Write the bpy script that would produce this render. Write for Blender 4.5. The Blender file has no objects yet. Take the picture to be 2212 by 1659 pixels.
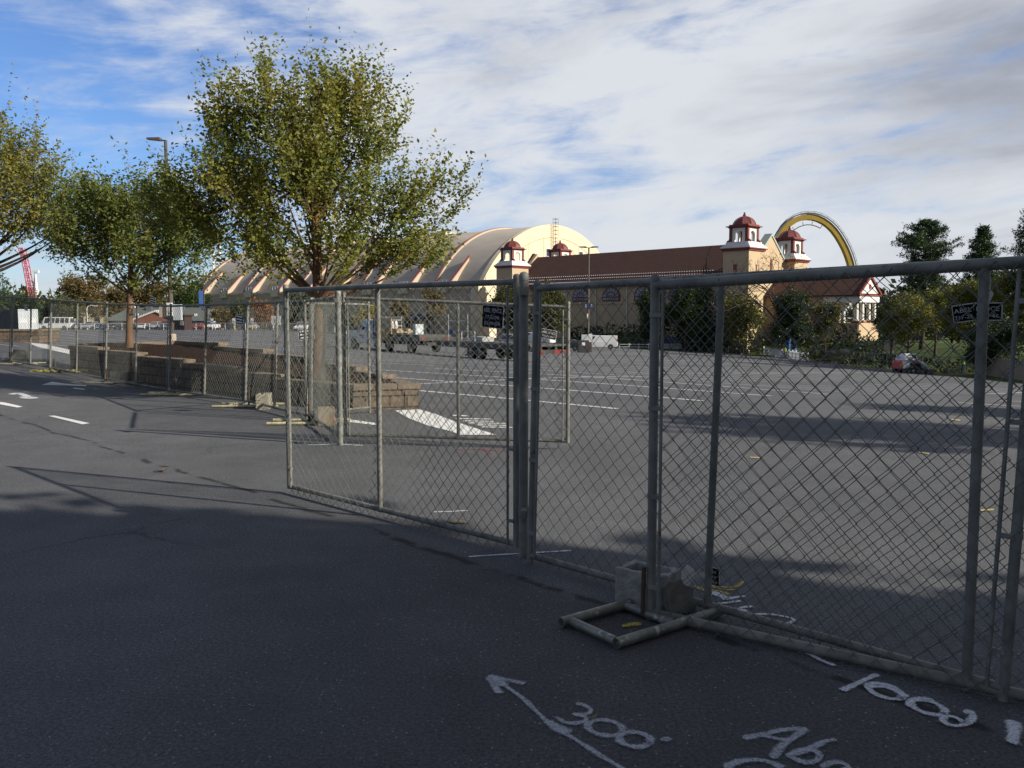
import bpy, bmesh, math, random
import numpy as np
from mathutils import Vector, Matrix
SC = bpy.context.scene
COL = SC.collection
R = math.radians
# ------------------------------------------------------------------ camera
CAM_Z = 1.59
FPX, CX, CY, HOR = 1855.0, 1106.0, 829.5, 680.0      # photo measured on a 2212 px wide copy
PITCH = math.atan((CY - HOR) / FPX)
cd = bpy.data.cameras.new('camera'); cam = bpy.data.objects.new('camera', cd); COL.objects.link(cam)
cam.location = (0, 0, CAM_Z); cam.rotation_euler = (math.pi / 2 - PITCH, 0, 0)
cd.sensor_width = 36; cd.lens = FPX / 2212 * 36; cd.clip_start = 0.05; cd.clip_end = 5000
SC.camera = cam
# ------------------------------------------------------------------ light
SUN_EL, SUN_AZ = 27.3, 112.4          # azimuth clockwise from +Y: sun to the right, a little behind
SUN_STRENGTH, SKY_STRENGTH = 5.0, 0.07
SKYSEED = 5.4
sd = bpy.data.lights.new('sun', 'SUN'); so = bpy.data.objects.new('sun', sd); COL.objects.link(so)
sd.energy = SUN_STRENGTH; sd.angle = R(0.55); sd.color = (1.0, 0.92, 0.79)
sv = Vector((math.sin(R(SUN_AZ)) * math.cos(R(SUN_EL)), math.cos(R(SUN_AZ)) * math.cos(R(SUN_EL)), math.sin(R(SUN_EL))))
so.rotation_euler = sv.to_track_quat('Z', 'Y').to_euler(); so.location = sv * 60
SC.view_settings.view_transform = 'Standard'; SC.view_settings.look = 'None'
SC.view_settings.exposure = 0.45; SC.view_settings.gamma = 1.0
SC.render.engine = 'CYCLES'
SC.cycles.max_bounces = 5; SC.cycles.diffuse_bounces = 3; SC.cycles.transparent_max_bounces = 12

def make_world():
    w = bpy.data.worlds.new('World'); SC.world = w; w.use_nodes = True
    nt = w.node_tree; N = nt.nodes; L = nt.links; N.clear()
    def nd(t, **k):
        n = N.new(t)
        for a, b in k.items(): setattr(n, a, b)
        return n
    def m(op, a, b=None, c=None):
        n = nd('ShaderNodeMath', operation=op)
        for i, q in enumerate((a, b, c)):
            if q is None: continue
            if isinstance(q, (int, float)): n.inputs[i].default_value = q
            else: L.new(q, n.inputs[i])
        return n.outputs[0]
    def mr(v, a, b, c=0., d=1.):
        n = nd('ShaderNodeMapRange', interpolation_type='SMOOTHSTEP'); L.new(v, n.inputs[0])
        for i, q in enumerate((a, b, c, d)): n.inputs[i + 1].default_value = q
        return n.outputs[0]
    out = nd('ShaderNodeOutputWorld'); bg = nd('ShaderNodeBackground')
    sky = nd('ShaderNodeTexSky', sky_type='NISHITA', sun_disc=False)
    sky.sun_elevation = R(SUN_EL); sky.sun_rotation = R(SUN_AZ)
    sky.altitude = 100; sky.air_density = 1.0; sky.dust_density = 0.6; sky.ozone_density = 2.2
    tc = nd('ShaderNodeTexCoord'); sp = nd('ShaderNodeSeparateXYZ'); L.new(tc.outputs['Generated'], sp.inputs[0])
    x, y, z = sp.outputs
    zs = m('SUBTRACT', z, m('MULTIPLY', x, 0.10))                # streaks climb gently to the right
    def noise(sz, scale, detail, rough, off=0., dist=0., shear=True):
        cb = nd('ShaderNodeCombineXYZ'); L.new(x, cb.inputs[0]); L.new(y, cb.inputs[1]); L.new(zs if shear else z, cb.inputs[2])
        mp = nd('ShaderNodeMapping'); L.new(cb.outputs[0], mp.inputs[0])
        mp.inputs['Location'].default_value = (off, off * .7, off * 1.3); mp.inputs['Scale'].default_value = (1, .7, sz)
        n = nd('ShaderNodeTexNoise'); L.new(mp.outputs[0], n.inputs['Vector'])
        n.inputs['Scale'].default_value = scale; n.inputs['Detail'].default_value = detail
        n.inputs['Roughness'].default_value = rough; n.inputs['Distortion'].default_value = dist
        return m('SUBTRACT', n.outputs['Fac'], 0.5)
    az = m('DIVIDE', x, m('MAXIMUM', y, 0.12))               # -0.6 left edge .. +0.6 right edge
    n1 = noise(3.2, 2.6, 7, .55, SKYSEED, .4)                # cloud banks
    n2 = noise(4.6, 5.2, 9, .62, SKYSEED + 4, .5)            # drawn-out wisps
    n3 = noise(3.0, 3.2, 7, .55, SKYSEED + 9, .4)            # grey undersides
    n4 = noise(2.2, 16.0, 6, .6, 2.2, .3)                    # fine texture
    left = mr(m('ADD', az, m('MULTIPLY', n1, .5)), -0.48, -0.14)
    thick = m('MAXIMUM', mr(y, .30, -.15), mr(z, .50, .80))
    left = m('MAXIMUM', left, thick)   # unseen cloud overhead and behind, added to make the ambient light greyer
    tex = m('ADD', m('MULTIPLY', n1, 2.6), m('ADD', m('MULTIPLY', n2, 2.6), m('MULTIPLY', n4, .9)))
    dens = m('ADD', tex, m('ADD', m('MULTIPLY', left, 0.94), m('MULTIPLY', mr(z, .17, .02), .62)))
    dens = m('MULTIPLY', mr(dens, -0.05, 1.25), 0.97)
    gx = m('DIVIDE', m('SUBTRACT', az, .58), .26); gz_ = m('DIVIDE', m('SUBTRACT', z, .235), .075)
    bank = m('EXPONENT', m('MULTIPLY', m('ADD', m('MULTIPLY', gx, gx), m('MULTIPLY', gz_, gz_)), -1.0))
    grey = mr(m('ADD', m('ADD', m('MULTIPLY', n3, 1.9), m('MULTIPLY', n2, .8)), m('ADD', m('MULTIPLY', bank, .62), m('MULTIPLY', az, .12))), -0.16, 0.95)
    mixc = nd('ShaderNodeMix', data_type='RGBA'); L.new(grey, mixc.inputs['Factor'])
    mixc.inputs['A'].default_value = (7.7, 8.0, 8.5, 1); mixc.inputs['B'].default_value = (3.5, 3.75, 4.4, 1)
    mixd = nd('ShaderNodeMix', data_type='RGBA'); L.new(thick, mixd.inputs['Factor']); L.new(mixc.outputs['Result'], mixd.inputs['A']); mixd.inputs['B'].default_value = (2.6, 2.75, 3.1, 1)  # added out-of-view cloud kept dark to lower the ambient light
    hs = nd('ShaderNodeMix', data_type='RGBA', blend_type='MULTIPLY'); hs.inputs['Factor'].default_value = 1.0
    L.new(sky.outputs[0], hs.inputs['A']); hs.inputs['B'].default_value = (0.84, 1.08, 1.50, 1)
    mx = nd('ShaderNodeMix', data_type='RGBA'); L.new(dens, mx.inputs['Factor'])
    L.new(hs.outputs['Result'], mx.inputs['A']); L.new(mixd.outputs['Result'], mx.inputs['B'])
    L.new(mx.outputs['Result'], bg.inputs['Color']); bg.inputs['Strength'].default_value = SKY_STRENGTH
    L.new(bg.outputs[0], out.inputs[0])
make_world()

# ------------------------------------------------------------------ helpers
def ss(t):
    t = np.clip(t, 0, 1); return t * t * (3 - 2 * t)
def lot_e(x, y):                       # distance outside the lot's far right corner
    qx, qy = x - 24.0, y - 133.0
    return np.where((qx > 0) & (qy > 0), np.hypot(np.maximum(qx, 0), np.maximum(qy, 0)), np.maximum(qx, qy)) - 18.0
def g(x, y):                           # height of the ground
    x = np.asarray(x, float); y = np.asarray(y, float)
    t = ss(x / 12)
    z = ss((y - 8 + 4 * t) / (67 - 17 * t)) * (-.0157 * np.minimum(y, 260) - .0491 * np.clip(x, -45, 70) - .92)
    z = z + .06 * np.clip(-x - 8, 0, 6) * (1 - ss((y - 30) / 50))
    z = z + 3.4 * ss((lot_e(x, y) - 1) / 16) * ss(x / 30)
    return z
def G(x, y): return float(g(x, y))
CP, SP = math.cos(PITCH), math.sin(PITCH)
def ray(px, py):
    a, b = (px - CX) / FPX, -(py - CY) / FPX
    return Vector((a, CP + b * SP, -SP + b * CP))
def at(px, py, Y):                     # point seen at a photo position, Y metres ahead
    d = ray(px, py); k = Y / d.y
    return Vector((d.x * k, Y, CAM_Z + d.z * k))
def gp(px, py):                        # ground point seen at a photo position
    d = ray(px, py); lo, hi = 0.5, None
    t = 1.0
    while t < 900:
        if CAM_Z + d.z * t < G(d.x * t, d.y * t): hi = t; break
        lo = t; t *= 1.04
    if hi is None: hi = 900
    for _ in range(40):
        mid = (lo + hi) / 2
        if CAM_Z + d.z * mid < G(d.x * mid, d.y * mid): hi = mid
        else: lo = mid
    return Vector((d.x * lo, d.y * lo, G(d.x * lo, d.y * lo)))

def atz(px, py, z=0.):                 # point at height z seen at a photo position
    d = ray(px, py); k = (z - CAM_Z) / d.z
    return (d.x * k, d.y * k)
class MB:
    def __init__(s): s.v = []; s.f = []; s.m = []
    def add(s, vs, fs, mi=0):
        o = len(s.v); s.v += [tuple(p) for p in vs]; s.f += [tuple(i + o for i in f) for f in fs]; s.m += [mi] * len(fs); return s
    def box(s, x0, x1, y0, y1, z0, z1, mi=0):
        return s.add([(x0,y0,z0),(x1,y0,z0),(x1,y1,z0),(x0,y1,z0),(x0,y0,z1),(x1,y0,z1),(x1,y1,z1),(x0,y1,z1)],
                     [(3,2,1,0),(4,5,6,7),(0,1,5,4),(1,2,6,5),(2,3,7,6),(3,0,4,7)], mi)
    def tube(s, pts, r, n=8, mi=0, cap=True):
        P = [Vector(p) for p in pts]; k = len(P); rr = r if isinstance(r, (list, tuple)) else [r] * k
        vs = []; ref = None
        for i in range(k):
            t = (P[min(i + 1, k - 1)] - P[max(i - 1, 0)])
            if t.length < 1e-9: t = Vector((0, 0, 1))
            t.normalize()
            if ref is None: ref = Vector((0, 0, 1)) if abs(t.z) < .9 else Vector((1, 0, 0))
            a = (ref - t * ref.dot(t))
            if a.length < 1e-6: a = t.orthogonal()
            a.normalize(); b = t.cross(a); ref = a
            for j in range(n):
                q = 2 * math.pi * j / n
                vs.append(P[i] + (a * math.cos(q) + b * math.sin(q)) * rr[i])
        fs = [(i*n+j, i*n+(j+1)%n, (i+1)*n+(j+1)%n, (i+1)*n+j) for i in range(k-1) for j in range(n)]
        if cap: fs += [tuple(range(n-1, -1, -1)), tuple((k-1)*n+j for j in range(n))]
        return s.add(vs, fs, mi)
    def pipe(s, p0, p1, r, n=12, wall=.004, mi=0):       # open-ended pipe
        d = (Vector(p1) - Vector(p0)).normalized(); e = d * .03
        p0 = Vector(p0); p1 = Vector(p1)
        return s.tube([p0 + e, p0, p0, p1, p1, p1 - e], [r - wall, r - wall, r, r, r - wall, r - wall], n, mi, True)
    def prism(s, poly, axis, lo, hi, mi=0):   # poly: (a, b) in the plane across axis
        def pt(a, b, c): return {'x': (c, a, b), 'y': (a, c, b), 'z': (a, b, c)}[axis]
        n = len(poly); vs = [pt(a, b, lo) for a, b in poly] + [pt(a, b, hi) for a, b in poly]
        fs = [tuple(range(n)), tuple(range(2*n-1, n-1, -1))] + [(i, i+n, (i+1) % n + n, (i+1) % n) for i in range(n)]
        return s.add(vs, fs, mi)
    def lathe(s, prof, n=16, c=(0, 0, 0), mi=0, rot=0., axis='z'):
        vs = []
        for r, z in prof:
            for j in range(n):
                q = 2*math.pi*j/n + rot
                p = (r*math.cos(q), r*math.sin(q), z)
                if axis == 'y': p = (p[0], p[2], p[1])
                if axis == 'x': p = (p[2], p[0], p[1])
                vs.append((p[0]+c[0], p[1]+c[1], p[2]+c[2]))
        k = len(prof)
        fs = [(i*n+j, i*n+(j+1)%n, (i+1)*n+(j+1)%n, (i+1)*n+j) for i in range(k-1) for j in range(n)]
        fs += [tuple(range(n-1, -1, -1)), tuple((k-1)*n+j for j in range(n))]
        return s.add(vs, fs, mi)
    def xf(s, M):
        s.v = [tuple(M @ Vector(p)) for p in s.v]; return s
    def build(s, name, mats, parent=None, smooth=False, bevel=0.):
        me = bpy.data.meshes.new(name); me.from_pydata(s.v, [], s.f)
        mats = mats if isinstance(mats, (list, tuple)) else [mats]
        for q in mats: me.materials.append(q)
        if len(mats) > 1: me.polygons.foreach_set('material_index', s.m)
        bm = bmesh.new(); bm.from_mesh(me); bmesh.ops.recalc_face_normals(bm, faces=bm.faces); bm.to_mesh(me); bm.free()
        return finish(name, me, parent, smooth, bevel)
def finish(name, me, parent=None, smooth=False, bevel=0.):
    o = bpy.data.objects.new(name, me); COL.objects.link(o)
    if parent: o.parent = parent
    if smooth:
        me.polygons.foreach_set('use_smooth', [True] * len(me.polygons))
        try: me.set_sharp_from_angle(angle=R(40))
        except Exception: pass
    if bevel:
        b = o.modifiers.new('bevel', 'BEVEL'); b.width = bevel; b.segments = 2; b.limit_method = 'ANGLE'
    return o
def np_obj(name, V, F, mats, parent=None, smooth=False):
    """V (n,3) array, F (m,4) quads"""
    me = bpy.data.meshes.new(name); V = np.asarray(V, np.float32); F = np.asarray(F, np.int32)
    me.vertices.add(len(V)); me.vertices.foreach_set('co', V.ravel())
    k = F.shape[1]; me.loops.add(F.size); me.loops.foreach_set('vertex_index', F.ravel())
    me.polygons.add(len(F)); me.polygons.foreach_set('loop_start', np.arange(len(F), dtype=np.int32) * k)
    try: me.polygons.foreach_set('loop_total', np.full(len(F), k, np.int32))
    except Exception: pass
    for q in (mats if isinstance(mats, (list, tuple)) else [mats]): me.materials.append(q)
    me.update(calc_edges=True); me.validate()
    return finish(name, me, parent, smooth)
def thing(name, label, cat, loc=(0, 0, 0), rz=0., group=None):
    o = bpy.data.objects.new(name, None); COL.objects.link(o); o.empty_display_size = .2
    o.location = loc; o.rotation_euler = (0, 0, rz); o['label'] = label; o['category'] = cat
    if group: o['group'] = group
    return o
def tag(o, label, cat, group=None, kind=None):
    o['label'] = label; o['category'] = cat
    if group: o['group'] = group
    if kind: o['kind'] = kind
    return o
def struct(o): o['kind'] = 'structure'; return o
KIDS = {}
def dup(root, loc, rz, label=None, group=None):
    r = root.copy(); COL.objects.link(r); r.location = loc; r.rotation_euler = (0, 0, rz)
    if label: r['label'] = label
    if group: r['group'] = group
    for ch in list(root.children):
        c = ch.copy(); COL.objects.link(c); c.parent = r
        for q in list(ch.children):
            d = q.copy(); COL.objects.link(d); d.parent = c
    return r
def text_geo(body, size=1., align='CENTER'):
    cu = bpy.data.curves.new('lettering', 'FONT'); cu.body = body; cu.size = size; cu.align_x = align; cu.resolution_u = 2
    o = bpy.data.objects.new('lettering', cu); COL.objects.link(o)
    dg = bpy.context.evaluated_depsgraph_get(); me = bpy.data.meshes.new_from_object(o.evaluated_get(dg))
    vs = [tuple(v.co) for v in me.vertices]; fs = [tuple(p.vertices) for p in me.polygons]
    bpy.data.objects.remove(o); bpy.data.curves.remove(cu); bpy.data.meshes.remove(me)
    return vs, fs
# ------------------------------------------------------------------ materials
def mat(name, c1, c2=None, scale=4., rough=.75, metal=0., bump=0., bscale=None, detail=6, lo=.35, hi=.65, stretch=None, spec=.5, c3=None, s3=30., t3=.6):
    m = bpy.data.materials.new(name); m.use_nodes = True; nt = m.node_tree; N = nt.nodes; L = nt.links
    b = N['Principled BSDF']; b.inputs['Roughness'].default_value = rough; b.inputs['Metallic'].default_value = metal
    b.inputs['Specular IOR Level'].default_value = spec
    b.inputs['Base Color'].default_value = (*c1, 1)
    tc = N.new('ShaderNodeTexCoord'); vec = tc.outputs['Object']
    if stretch:
        mp = N.new('ShaderNodeMapping'); mp.inputs['Scale'].default_value = stretch; L.new(vec, mp.inputs[0]); vec = mp.outputs[0]
    def noise(sc, dt=detail):
        n = N.new('ShaderNodeTexNoise'); L.new(vec, n.inputs['Vector']); n.inputs['Scale'].default_value = sc; n.inputs['Detail'].default_value = dt; n.inputs['Roughness'].default_value = .6
        return n.outputs['Fac']
    def rng(v, a, q):
        r = N.new('ShaderNodeMapRange'); L.new(v, r.inputs[0]); r.inputs[1].default_value = a; r.inputs[2].default_value = q; return r.outputs[0]
    if c2:
        mx = N.new('ShaderNodeMix'); mx.data_type = 'RGBA'; L.new(rng(noise(scale), lo, hi), mx.inputs['Factor'])
        mx.inputs['A'].default_value = (*c1, 1); mx.inputs['B'].default_value = (*c2, 1); col = mx.outputs['Result']
        if c3:
            m3 = N.new('ShaderNodeMix'); m3.data_type = 'RGBA'; L.new(rng(noise(s3, 3), t3, t3 + .06), m3.inputs['Factor'])
            L.new(col, m3.inputs['A']); m3.inputs['B'].default_value = (*c3, 1); col = m3.outputs['Result']
        L.new(col, b.inputs['Base Color'])
    if bump:
        bp = N.new('ShaderNodeBump'); bp.inputs['Strength'].default_value = bump; bp.inputs['Distance'].default_value = .02
        L.new(noise(bscale or scale * 4, 5), bp.inputs['Height']); L.new(bp.outputs[0], b.inputs['Normal'])
    return m
def leaf_mat(name, cols, trans=.35, nscale=.8):
    m = bpy.data.materials.new(name); m.use_nodes = True; nt = m.node_tree; N = nt.nodes; L = nt.links
    b = N['Principled BSDF']; out = N['Material Output']; b.inputs['Roughness'].default_value = .55; b.inputs['Specular IOR Level'].default_value = .3
    ge = N.new('ShaderNodeNewGeometry'); tc = N.new('ShaderNodeTexCoord')
    n = N.new('ShaderNodeTexNoise'); L.new(tc.outputs['Object'], n.inputs['Vector']); n.inputs['Scale'].default_value = nscale; n.inputs['Detail'].default_value = 3
    a = N.new('ShaderNodeMath'); a.operation = 'MULTIPLY_ADD'; L.new(ge.outputs['Random Per Island'], a.inputs[0]); a.inputs[1].default_value = .36
    c = N.new('ShaderNodeMath'); c.operation = 'MULTIPLY_ADD'; L.new(n.outputs['Fac'], c.inputs[0]); c.inputs[1].default_value = 1.3; c.inputs[2].default_value = -.34
    L.new(c.outputs[0], a.inputs[2])
    rp = N.new('ShaderNodeValToRGB'); L.new(a.outputs[0], rp.inputs[0]); e = rp.color_ramp.elements
    while len(e) < len(cols): e.new(.5)
    for i, q in enumerate(cols): e[i].position = i / (len(cols) - 1); e[i].color = (*q, 1)
    L.new(rp.outputs[0], b.inputs['Base Color'])
    t = N.new('ShaderNodeBsdfTranslucent'); L.new(rp.outputs[0], t.inputs[0])
    mx = N.new('ShaderNodeMixShader'); mx.inputs[0].default_value = trans; L.new(b.outputs[0], mx.inputs[1]); L.new(t.outputs[0], mx.inputs[2]); L.new(mx.outputs[0], out.inputs[0])
    return m
def brick_mat(name, c1, c2, mortar, bw, bh, msize=.012, rough=.9, bump=.6):
    m = bpy.data.materials.new(name); m.use_nodes = True; nt = m.node_tree; N = nt.nodes; L = nt.links
    b = N['Principled BSDF']; b.inputs['Roughness'].default_value = rough; b.inputs['Specular IOR Level'].default_value = .2
    tc = N.new('ShaderNodeTexCoord'); sp = N.new('ShaderNodeSeparateXYZ'); L.new(tc.outputs['Object'], sp.inputs[0])
    ad = N.new('ShaderNodeMath'); L.new(sp.outputs[0], ad.inputs[0]); L.new(sp.outputs[1], ad.inputs[1])
    cb = N.new('ShaderNodeCombineXYZ'); L.new(ad.outputs[0], cb.inputs[0]); L.new(sp.outputs[2], cb.inputs[1])
    br = N.new('ShaderNodeTexBrick'); L.new(cb.outputs[0], br.inputs['Vector'])
    br.inputs['Scale'].default_value = 1; br.inputs['Brick Width'].default_value = bw; br.inputs['Row Height'].default_value = bh; br.inputs['Mortar Size'].default_value = msize
    br.inputs['Color1'].default_value = (*c1, 1); br.inputs['Color2'].default_value = (*c2, 1); br.inputs['Mortar'].default_value = (*mortar, 1); br.inputs['Bias'].default_value = 0
    n = N.new('ShaderNodeTexNoise'); L.new(tc.outputs['Object'], n.inputs['Vector']); n.inputs['Scale'].default_value = 9; n.inputs['Detail'].default_value = 7
    mx = N.new('ShaderNodeMix'); mx.data_type = 'RGBA'; mx.blend_type = 'MULTIPLY'; mx.inputs['Factor'].default_value = .7
    r = N.new('ShaderNodeMapRange'); L.new(n.outputs['Fac'], r.inputs[0]); r.inputs[1].default_value = .3; r.inputs[2].default_value = .7; r.inputs[3].default_value = .5; r.inputs[4].default_value = 1.25
    L.new(br.outputs['Color'], mx.inputs['A']); L.new(r.outputs[0], mx.inputs['B']); L.new(mx.outputs['Result'], b.inputs['Base Color'])
    bp = N.new('ShaderNodeBump'); bp.inputs['Strength'].default_value = bump; bp.inputs['Distance'].default_value = .03
    s2 = N.new('ShaderNodeMath'); s2.operation = 'SUBTRACT'; L.new(n.outputs['Fac'], s2.inputs[0]); L.new(br.outputs['Fac'], s2.inputs[1])
    L.new(s2.outputs[0], bp.inputs['Height']); L.new(bp.outputs[0], b.inputs['Normal'])
    return m
def asphalt_mat():
    m = bpy.data.materials.new('asphalt'); m.use_nodes = True; nt = m.node_tree; N = nt.nodes; L = nt.links
    b = N['Principled BSDF']; b.inputs['Roughness'].default_value = .88; b.inputs['Specular IOR Level'].default_value = .25
    tc = N.new('ShaderNodeTexCoord'); P = tc.outputs['Object']
    def nz(sc, dt, ro=.6, dist=0):
        n = N.new('ShaderNodeTexNoise'); L.new(P, n.inputs['Vector']); n.inputs['Scale'].default_value = sc; n.inputs['Detail'].default_value = dt; n.inputs['Roughness'].default_value = ro; n.inputs['Distortion'].default_value = dist; return n.outputs['Fac']
    def mr(v, a, c, lo=0., hi=1.):
        r = N.new('ShaderNodeMapRange'); r.interpolation_type = 'SMOOTHSTEP'; L.new(v, r.inputs[0])
        for i, q in enumerate((a, c, lo, hi)): r.inputs[i+1].default_value = q
        return r.outputs[0]
    def mix(f, A, B, mode='MIX'):
        x = N.new('ShaderNodeMix'); x.data_type = 'RGBA'; x.blend_type = mode
        for q, k in ((f, 'Factor'), (A, 'A'), (B, 'B')):
            if isinstance(q, (int, float)): x.inputs[k].default_value = q
            elif isinstance(q, tuple): x.inputs[k].default_value = (*q, 1)
            else: L.new(q, x.inputs[k])
        return x.outputs['Result']
    def mm(op, a, c):
        x = N.new('ShaderNodeMath'); x.operation = op
        for i, q in enumerate((a, c)):
            if isinstance(q, (int, float)): x.inputs[i].default_value = q
            else: L.new(q, x.inputs[i])
        return x.outputs[0]
    sp = N.new('ShaderNodeSeparateXYZ'); L.new(P, sp.inputs[0])
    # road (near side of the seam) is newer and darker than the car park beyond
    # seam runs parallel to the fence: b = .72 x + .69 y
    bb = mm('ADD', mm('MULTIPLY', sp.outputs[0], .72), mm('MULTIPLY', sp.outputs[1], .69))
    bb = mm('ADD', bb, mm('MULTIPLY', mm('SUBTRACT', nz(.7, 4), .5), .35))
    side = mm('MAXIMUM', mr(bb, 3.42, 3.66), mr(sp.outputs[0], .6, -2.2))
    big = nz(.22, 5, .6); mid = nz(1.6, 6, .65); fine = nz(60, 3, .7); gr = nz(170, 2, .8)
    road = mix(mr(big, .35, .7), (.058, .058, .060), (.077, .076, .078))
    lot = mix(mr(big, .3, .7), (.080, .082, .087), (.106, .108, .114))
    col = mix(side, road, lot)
    dirt = mr(nz(.9, 7, .7, .4), .60, .76, 0, .40)
    col = mix(dirt, col, (.105, .085, .060))
    col = mix(mr(mid, .3, .72, .75, 1.2), (0, 0, 0), col, 'MIX') if False else col
    sc = N.new('ShaderNodeMix'); sc.data_type = 'RGBA'; sc.blend_type = 'MULTIPLY'; sc.inputs['Factor'].default_value = 1
    L.new(col, sc.inputs['A']); v = mm('MULTIPLY', mr(mid, .25, .75, .86, 1.14), mr(fine, .25, .75, .55, 1.45)); v = mm('MULTIPLY', v, mr(gr, .25, .75, .5, 1.5))
    L.new(v, sc.inputs['B']); col = sc.outputs['Result']
    # pale stones showing in the worn surface
    vo = N.new('ShaderNodeTexVoronoi'); L.new(P, vo.inputs['Vector']); vo.inputs['Scale'].default_value = 55
    cs = N.new('ShaderNodeSeparateColor'); L.new(vo.outputs['Color'], cs.inputs[0])
    pick = mm('MULTIPLY', mr(cs.outputs[0], .88, .92), mr(vo.outputs['Distance'], .32, .18))
    stone = mix(cs.outputs[1], (.22, .20, .17), (.36, .36, .35))
    col = mix(mm('MULTIPLY', pick, .75), col, stone)
    # dark rust / crack line along the seam
    seam = mm('MULTIPLY', mr(mm('ABSOLUTE', mm("SUBTRACT", bb, 3.55), 0), .05, .012), mr(nz(2.2, 3), .42, .52))
    col = mix(mm('MULTIPLY', seam, .8), col, (.014, .013, .012))
    # hairline cracks and tar-filled joints
    wv = N.new('ShaderNodeTexVoronoi'); wv.feature = 'DISTANCE_TO_EDGE'; wv.inputs['Scale'].default_value = .23
    wn = N.new('ShaderNodeTexNoise'); L.new(P, wn.inputs['Vector']); wn.inputs['Scale'].default_value = 1.4; wn.inputs['Detail'].default_value = 5
    wa = N.new('ShaderNodeMix'); wa.data_type = 'RGBA'; wa.blend_type = 'ADD'; wa.inputs['Factor'].default_value = .55; L.new(P, wa.inputs['A']); L.new(wn.outputs['Color'], wa.inputs['B']); L.new(wa.outputs['Result'], wv.inputs['Vector'])
    crack = mm('MULTIPLY', mr(wv.outputs['Distance'], .006, .0015), mr(nz(.6, 3), .53, .64)); col = mix(mm('MULTIPLY', crack, .45), col, (.022, .021, .021))
    # long oil-dark stains on the car park
    st = mr(nz(.45, 5, .6, .8), .62, .80, 0, .3); col = mix(st, col, (.04, .04, .042))
    # grass beyond the lot
    at_ = N.new('ShaderNodeAttribute'); at_.attribute_name = 'grass'
    grass = mix(mr(nz(.5, 8, .7), .3, .7), (.030, .062, .012), (.085, .105, .025))
    col = mix(mr(at_.outputs['Fac'], .35, .65), col, grass)
    L.new(col, b.inputs['Base Color'])
    bp = N.new('ShaderNodeBump'); bp.inputs['Strength'].default_value = .55; bp.inputs['Distance'].default_value = .008
    L.new(mm('ADD', fine, mm('MULTIPLY', gr, .6)), bp.inputs['Height']); L.new(bp.outputs[0], b.inputs['Normal'])
    return m
def spray_mat(name, c, dens=1.0):
    m = bpy.data.materials.new(name); m.use_nodes = True; nt = m.node_tree; N = nt.nodes; L = nt.links
    b = N['Principled BSDF']; b.inputs['Base Color'].default_value = (*c, 1); b.inputs['Roughness'].default_value = .8
    a = N.new('ShaderNodeAttribute'); a.attribute_name = 'edge'
    tc = N.new('ShaderNodeTexCoord')
    n = N.new('ShaderNodeTexNoise'); L.new(tc.outputs['Object'], n.inputs['Vector']); n.inputs['Scale'].default_value = 95; n.inputs['Detail'].default_value = 4; n.inputs['Roughness'].default_value = .7
    n2 = N.new('ShaderNodeTexNoise'); L.new(tc.outputs['Object'], n2.inputs['Vector']); n2.inputs['Scale'].default_value = 9; n2.inputs['Detail'].default_value = 3
    r = N.new('ShaderNodeMapRange'); r.interpolation_type = 'SMOOTHSTEP'; L.new(a.outputs['Fac'], r.inputs[0]); r.inputs[1].default_value = .78; r.inputs[2].default_value = .22
    r2 = N.new('ShaderNodeMapRange'); r2.interpolation_type = 'SMOOTHSTEP'; L.new(a.outputs['Fac'], r2.inputs[0]); r2.inputs[1].default_value = 1.0; r2.inputs[2].default_value = .35; r2.inputs[3].default_value = -.12; r2.inputs[4].default_value = .16
    x = N.new('ShaderNodeMath'); x.operation = 'MULTIPLY_ADD'; L.new(r.outputs[0], x.inputs[0]); x.inputs[1].default_value = .66
    y = N.new('ShaderNodeMath'); y.operation = 'MULTIPLY_ADD'; L.new(n.outputs['Fac'], y.inputs[0]); y.inputs[1].default_value = 2.0; y.inputs[2].default_value = -1.42
    z = N.new('ShaderNodeMath'); z.operation = 'MULTIPLY_ADD'; L.new(n2.outputs['Fac'], z.inputs[0]); z.inputs[1].default_value = .5; L.new(y.outputs[0], z.inputs[2])
    z2 = N.new('ShaderNodeMath'); z2.operation = 'ADD'; L.new(z.outputs[0], z2.inputs[0]); L.new(r2.outputs[0], z2.inputs[1]); z = z2
    L.new(z.outputs[0], x.inputs[2])
    cl = N.new('ShaderNodeMath'); cl.operation = 'MULTIPLY'; cl.use_clamp = True; L.new(x.outputs[0], cl.inputs[0]); cl.inputs[1].default_value = 1.3 * dens
    L.new(cl.outputs[0], b.inputs['Alpha'])
    return m
M = {}
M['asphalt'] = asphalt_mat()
M['galv'] = mat('galvanised_steel', (.215, .215, .185), (.11, .112, .098), 9, .6, .05, .1, stretch=(1, 1, .35), c3=(.12, .10, .075), s3=14, t3=.64)
M['galv_dark'] = mat('weathered_steel', (.215, .222, .20), (.115, .12, .108), 7, .6, .05, .12, c3=(.10, .06, .04), s3=12, t3=.66)
M['wire'] = mat('fence_wire', (.19, .20, .18), (.105, .115, .10), 6, .6, .1)
M['rust'] = mat('rusty_steel', (.095, .055, .035), (.055, .04, .03), 25, .85, .1, .3)
M['yellowpipe'] = mat('worn_yellow_paint', (.52, .47, .28), (.33, .31, .22), 8, .6, 0., .1, c3=(.10, .07, .045), s3=18, t3=.62)
M['standpipe'] = mat('scuffed_pipe', (.26, .25, .20), (.15, .145, .125), 12, .5, .45, .15, c3=(.42, .41, .33), s3=16, t3=.60)
M['cblock'] = mat('concrete_block', (.40, .37, .29), (.30, .28, .22), 14, .95, 0, .5, 60, spec=.1)
M['cblock_grey'] = mat('grey_concrete_block', (.34, .34, .32), (.24, .24, .225), 14, .95, 0, .5, 70, spec=.1)
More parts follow.
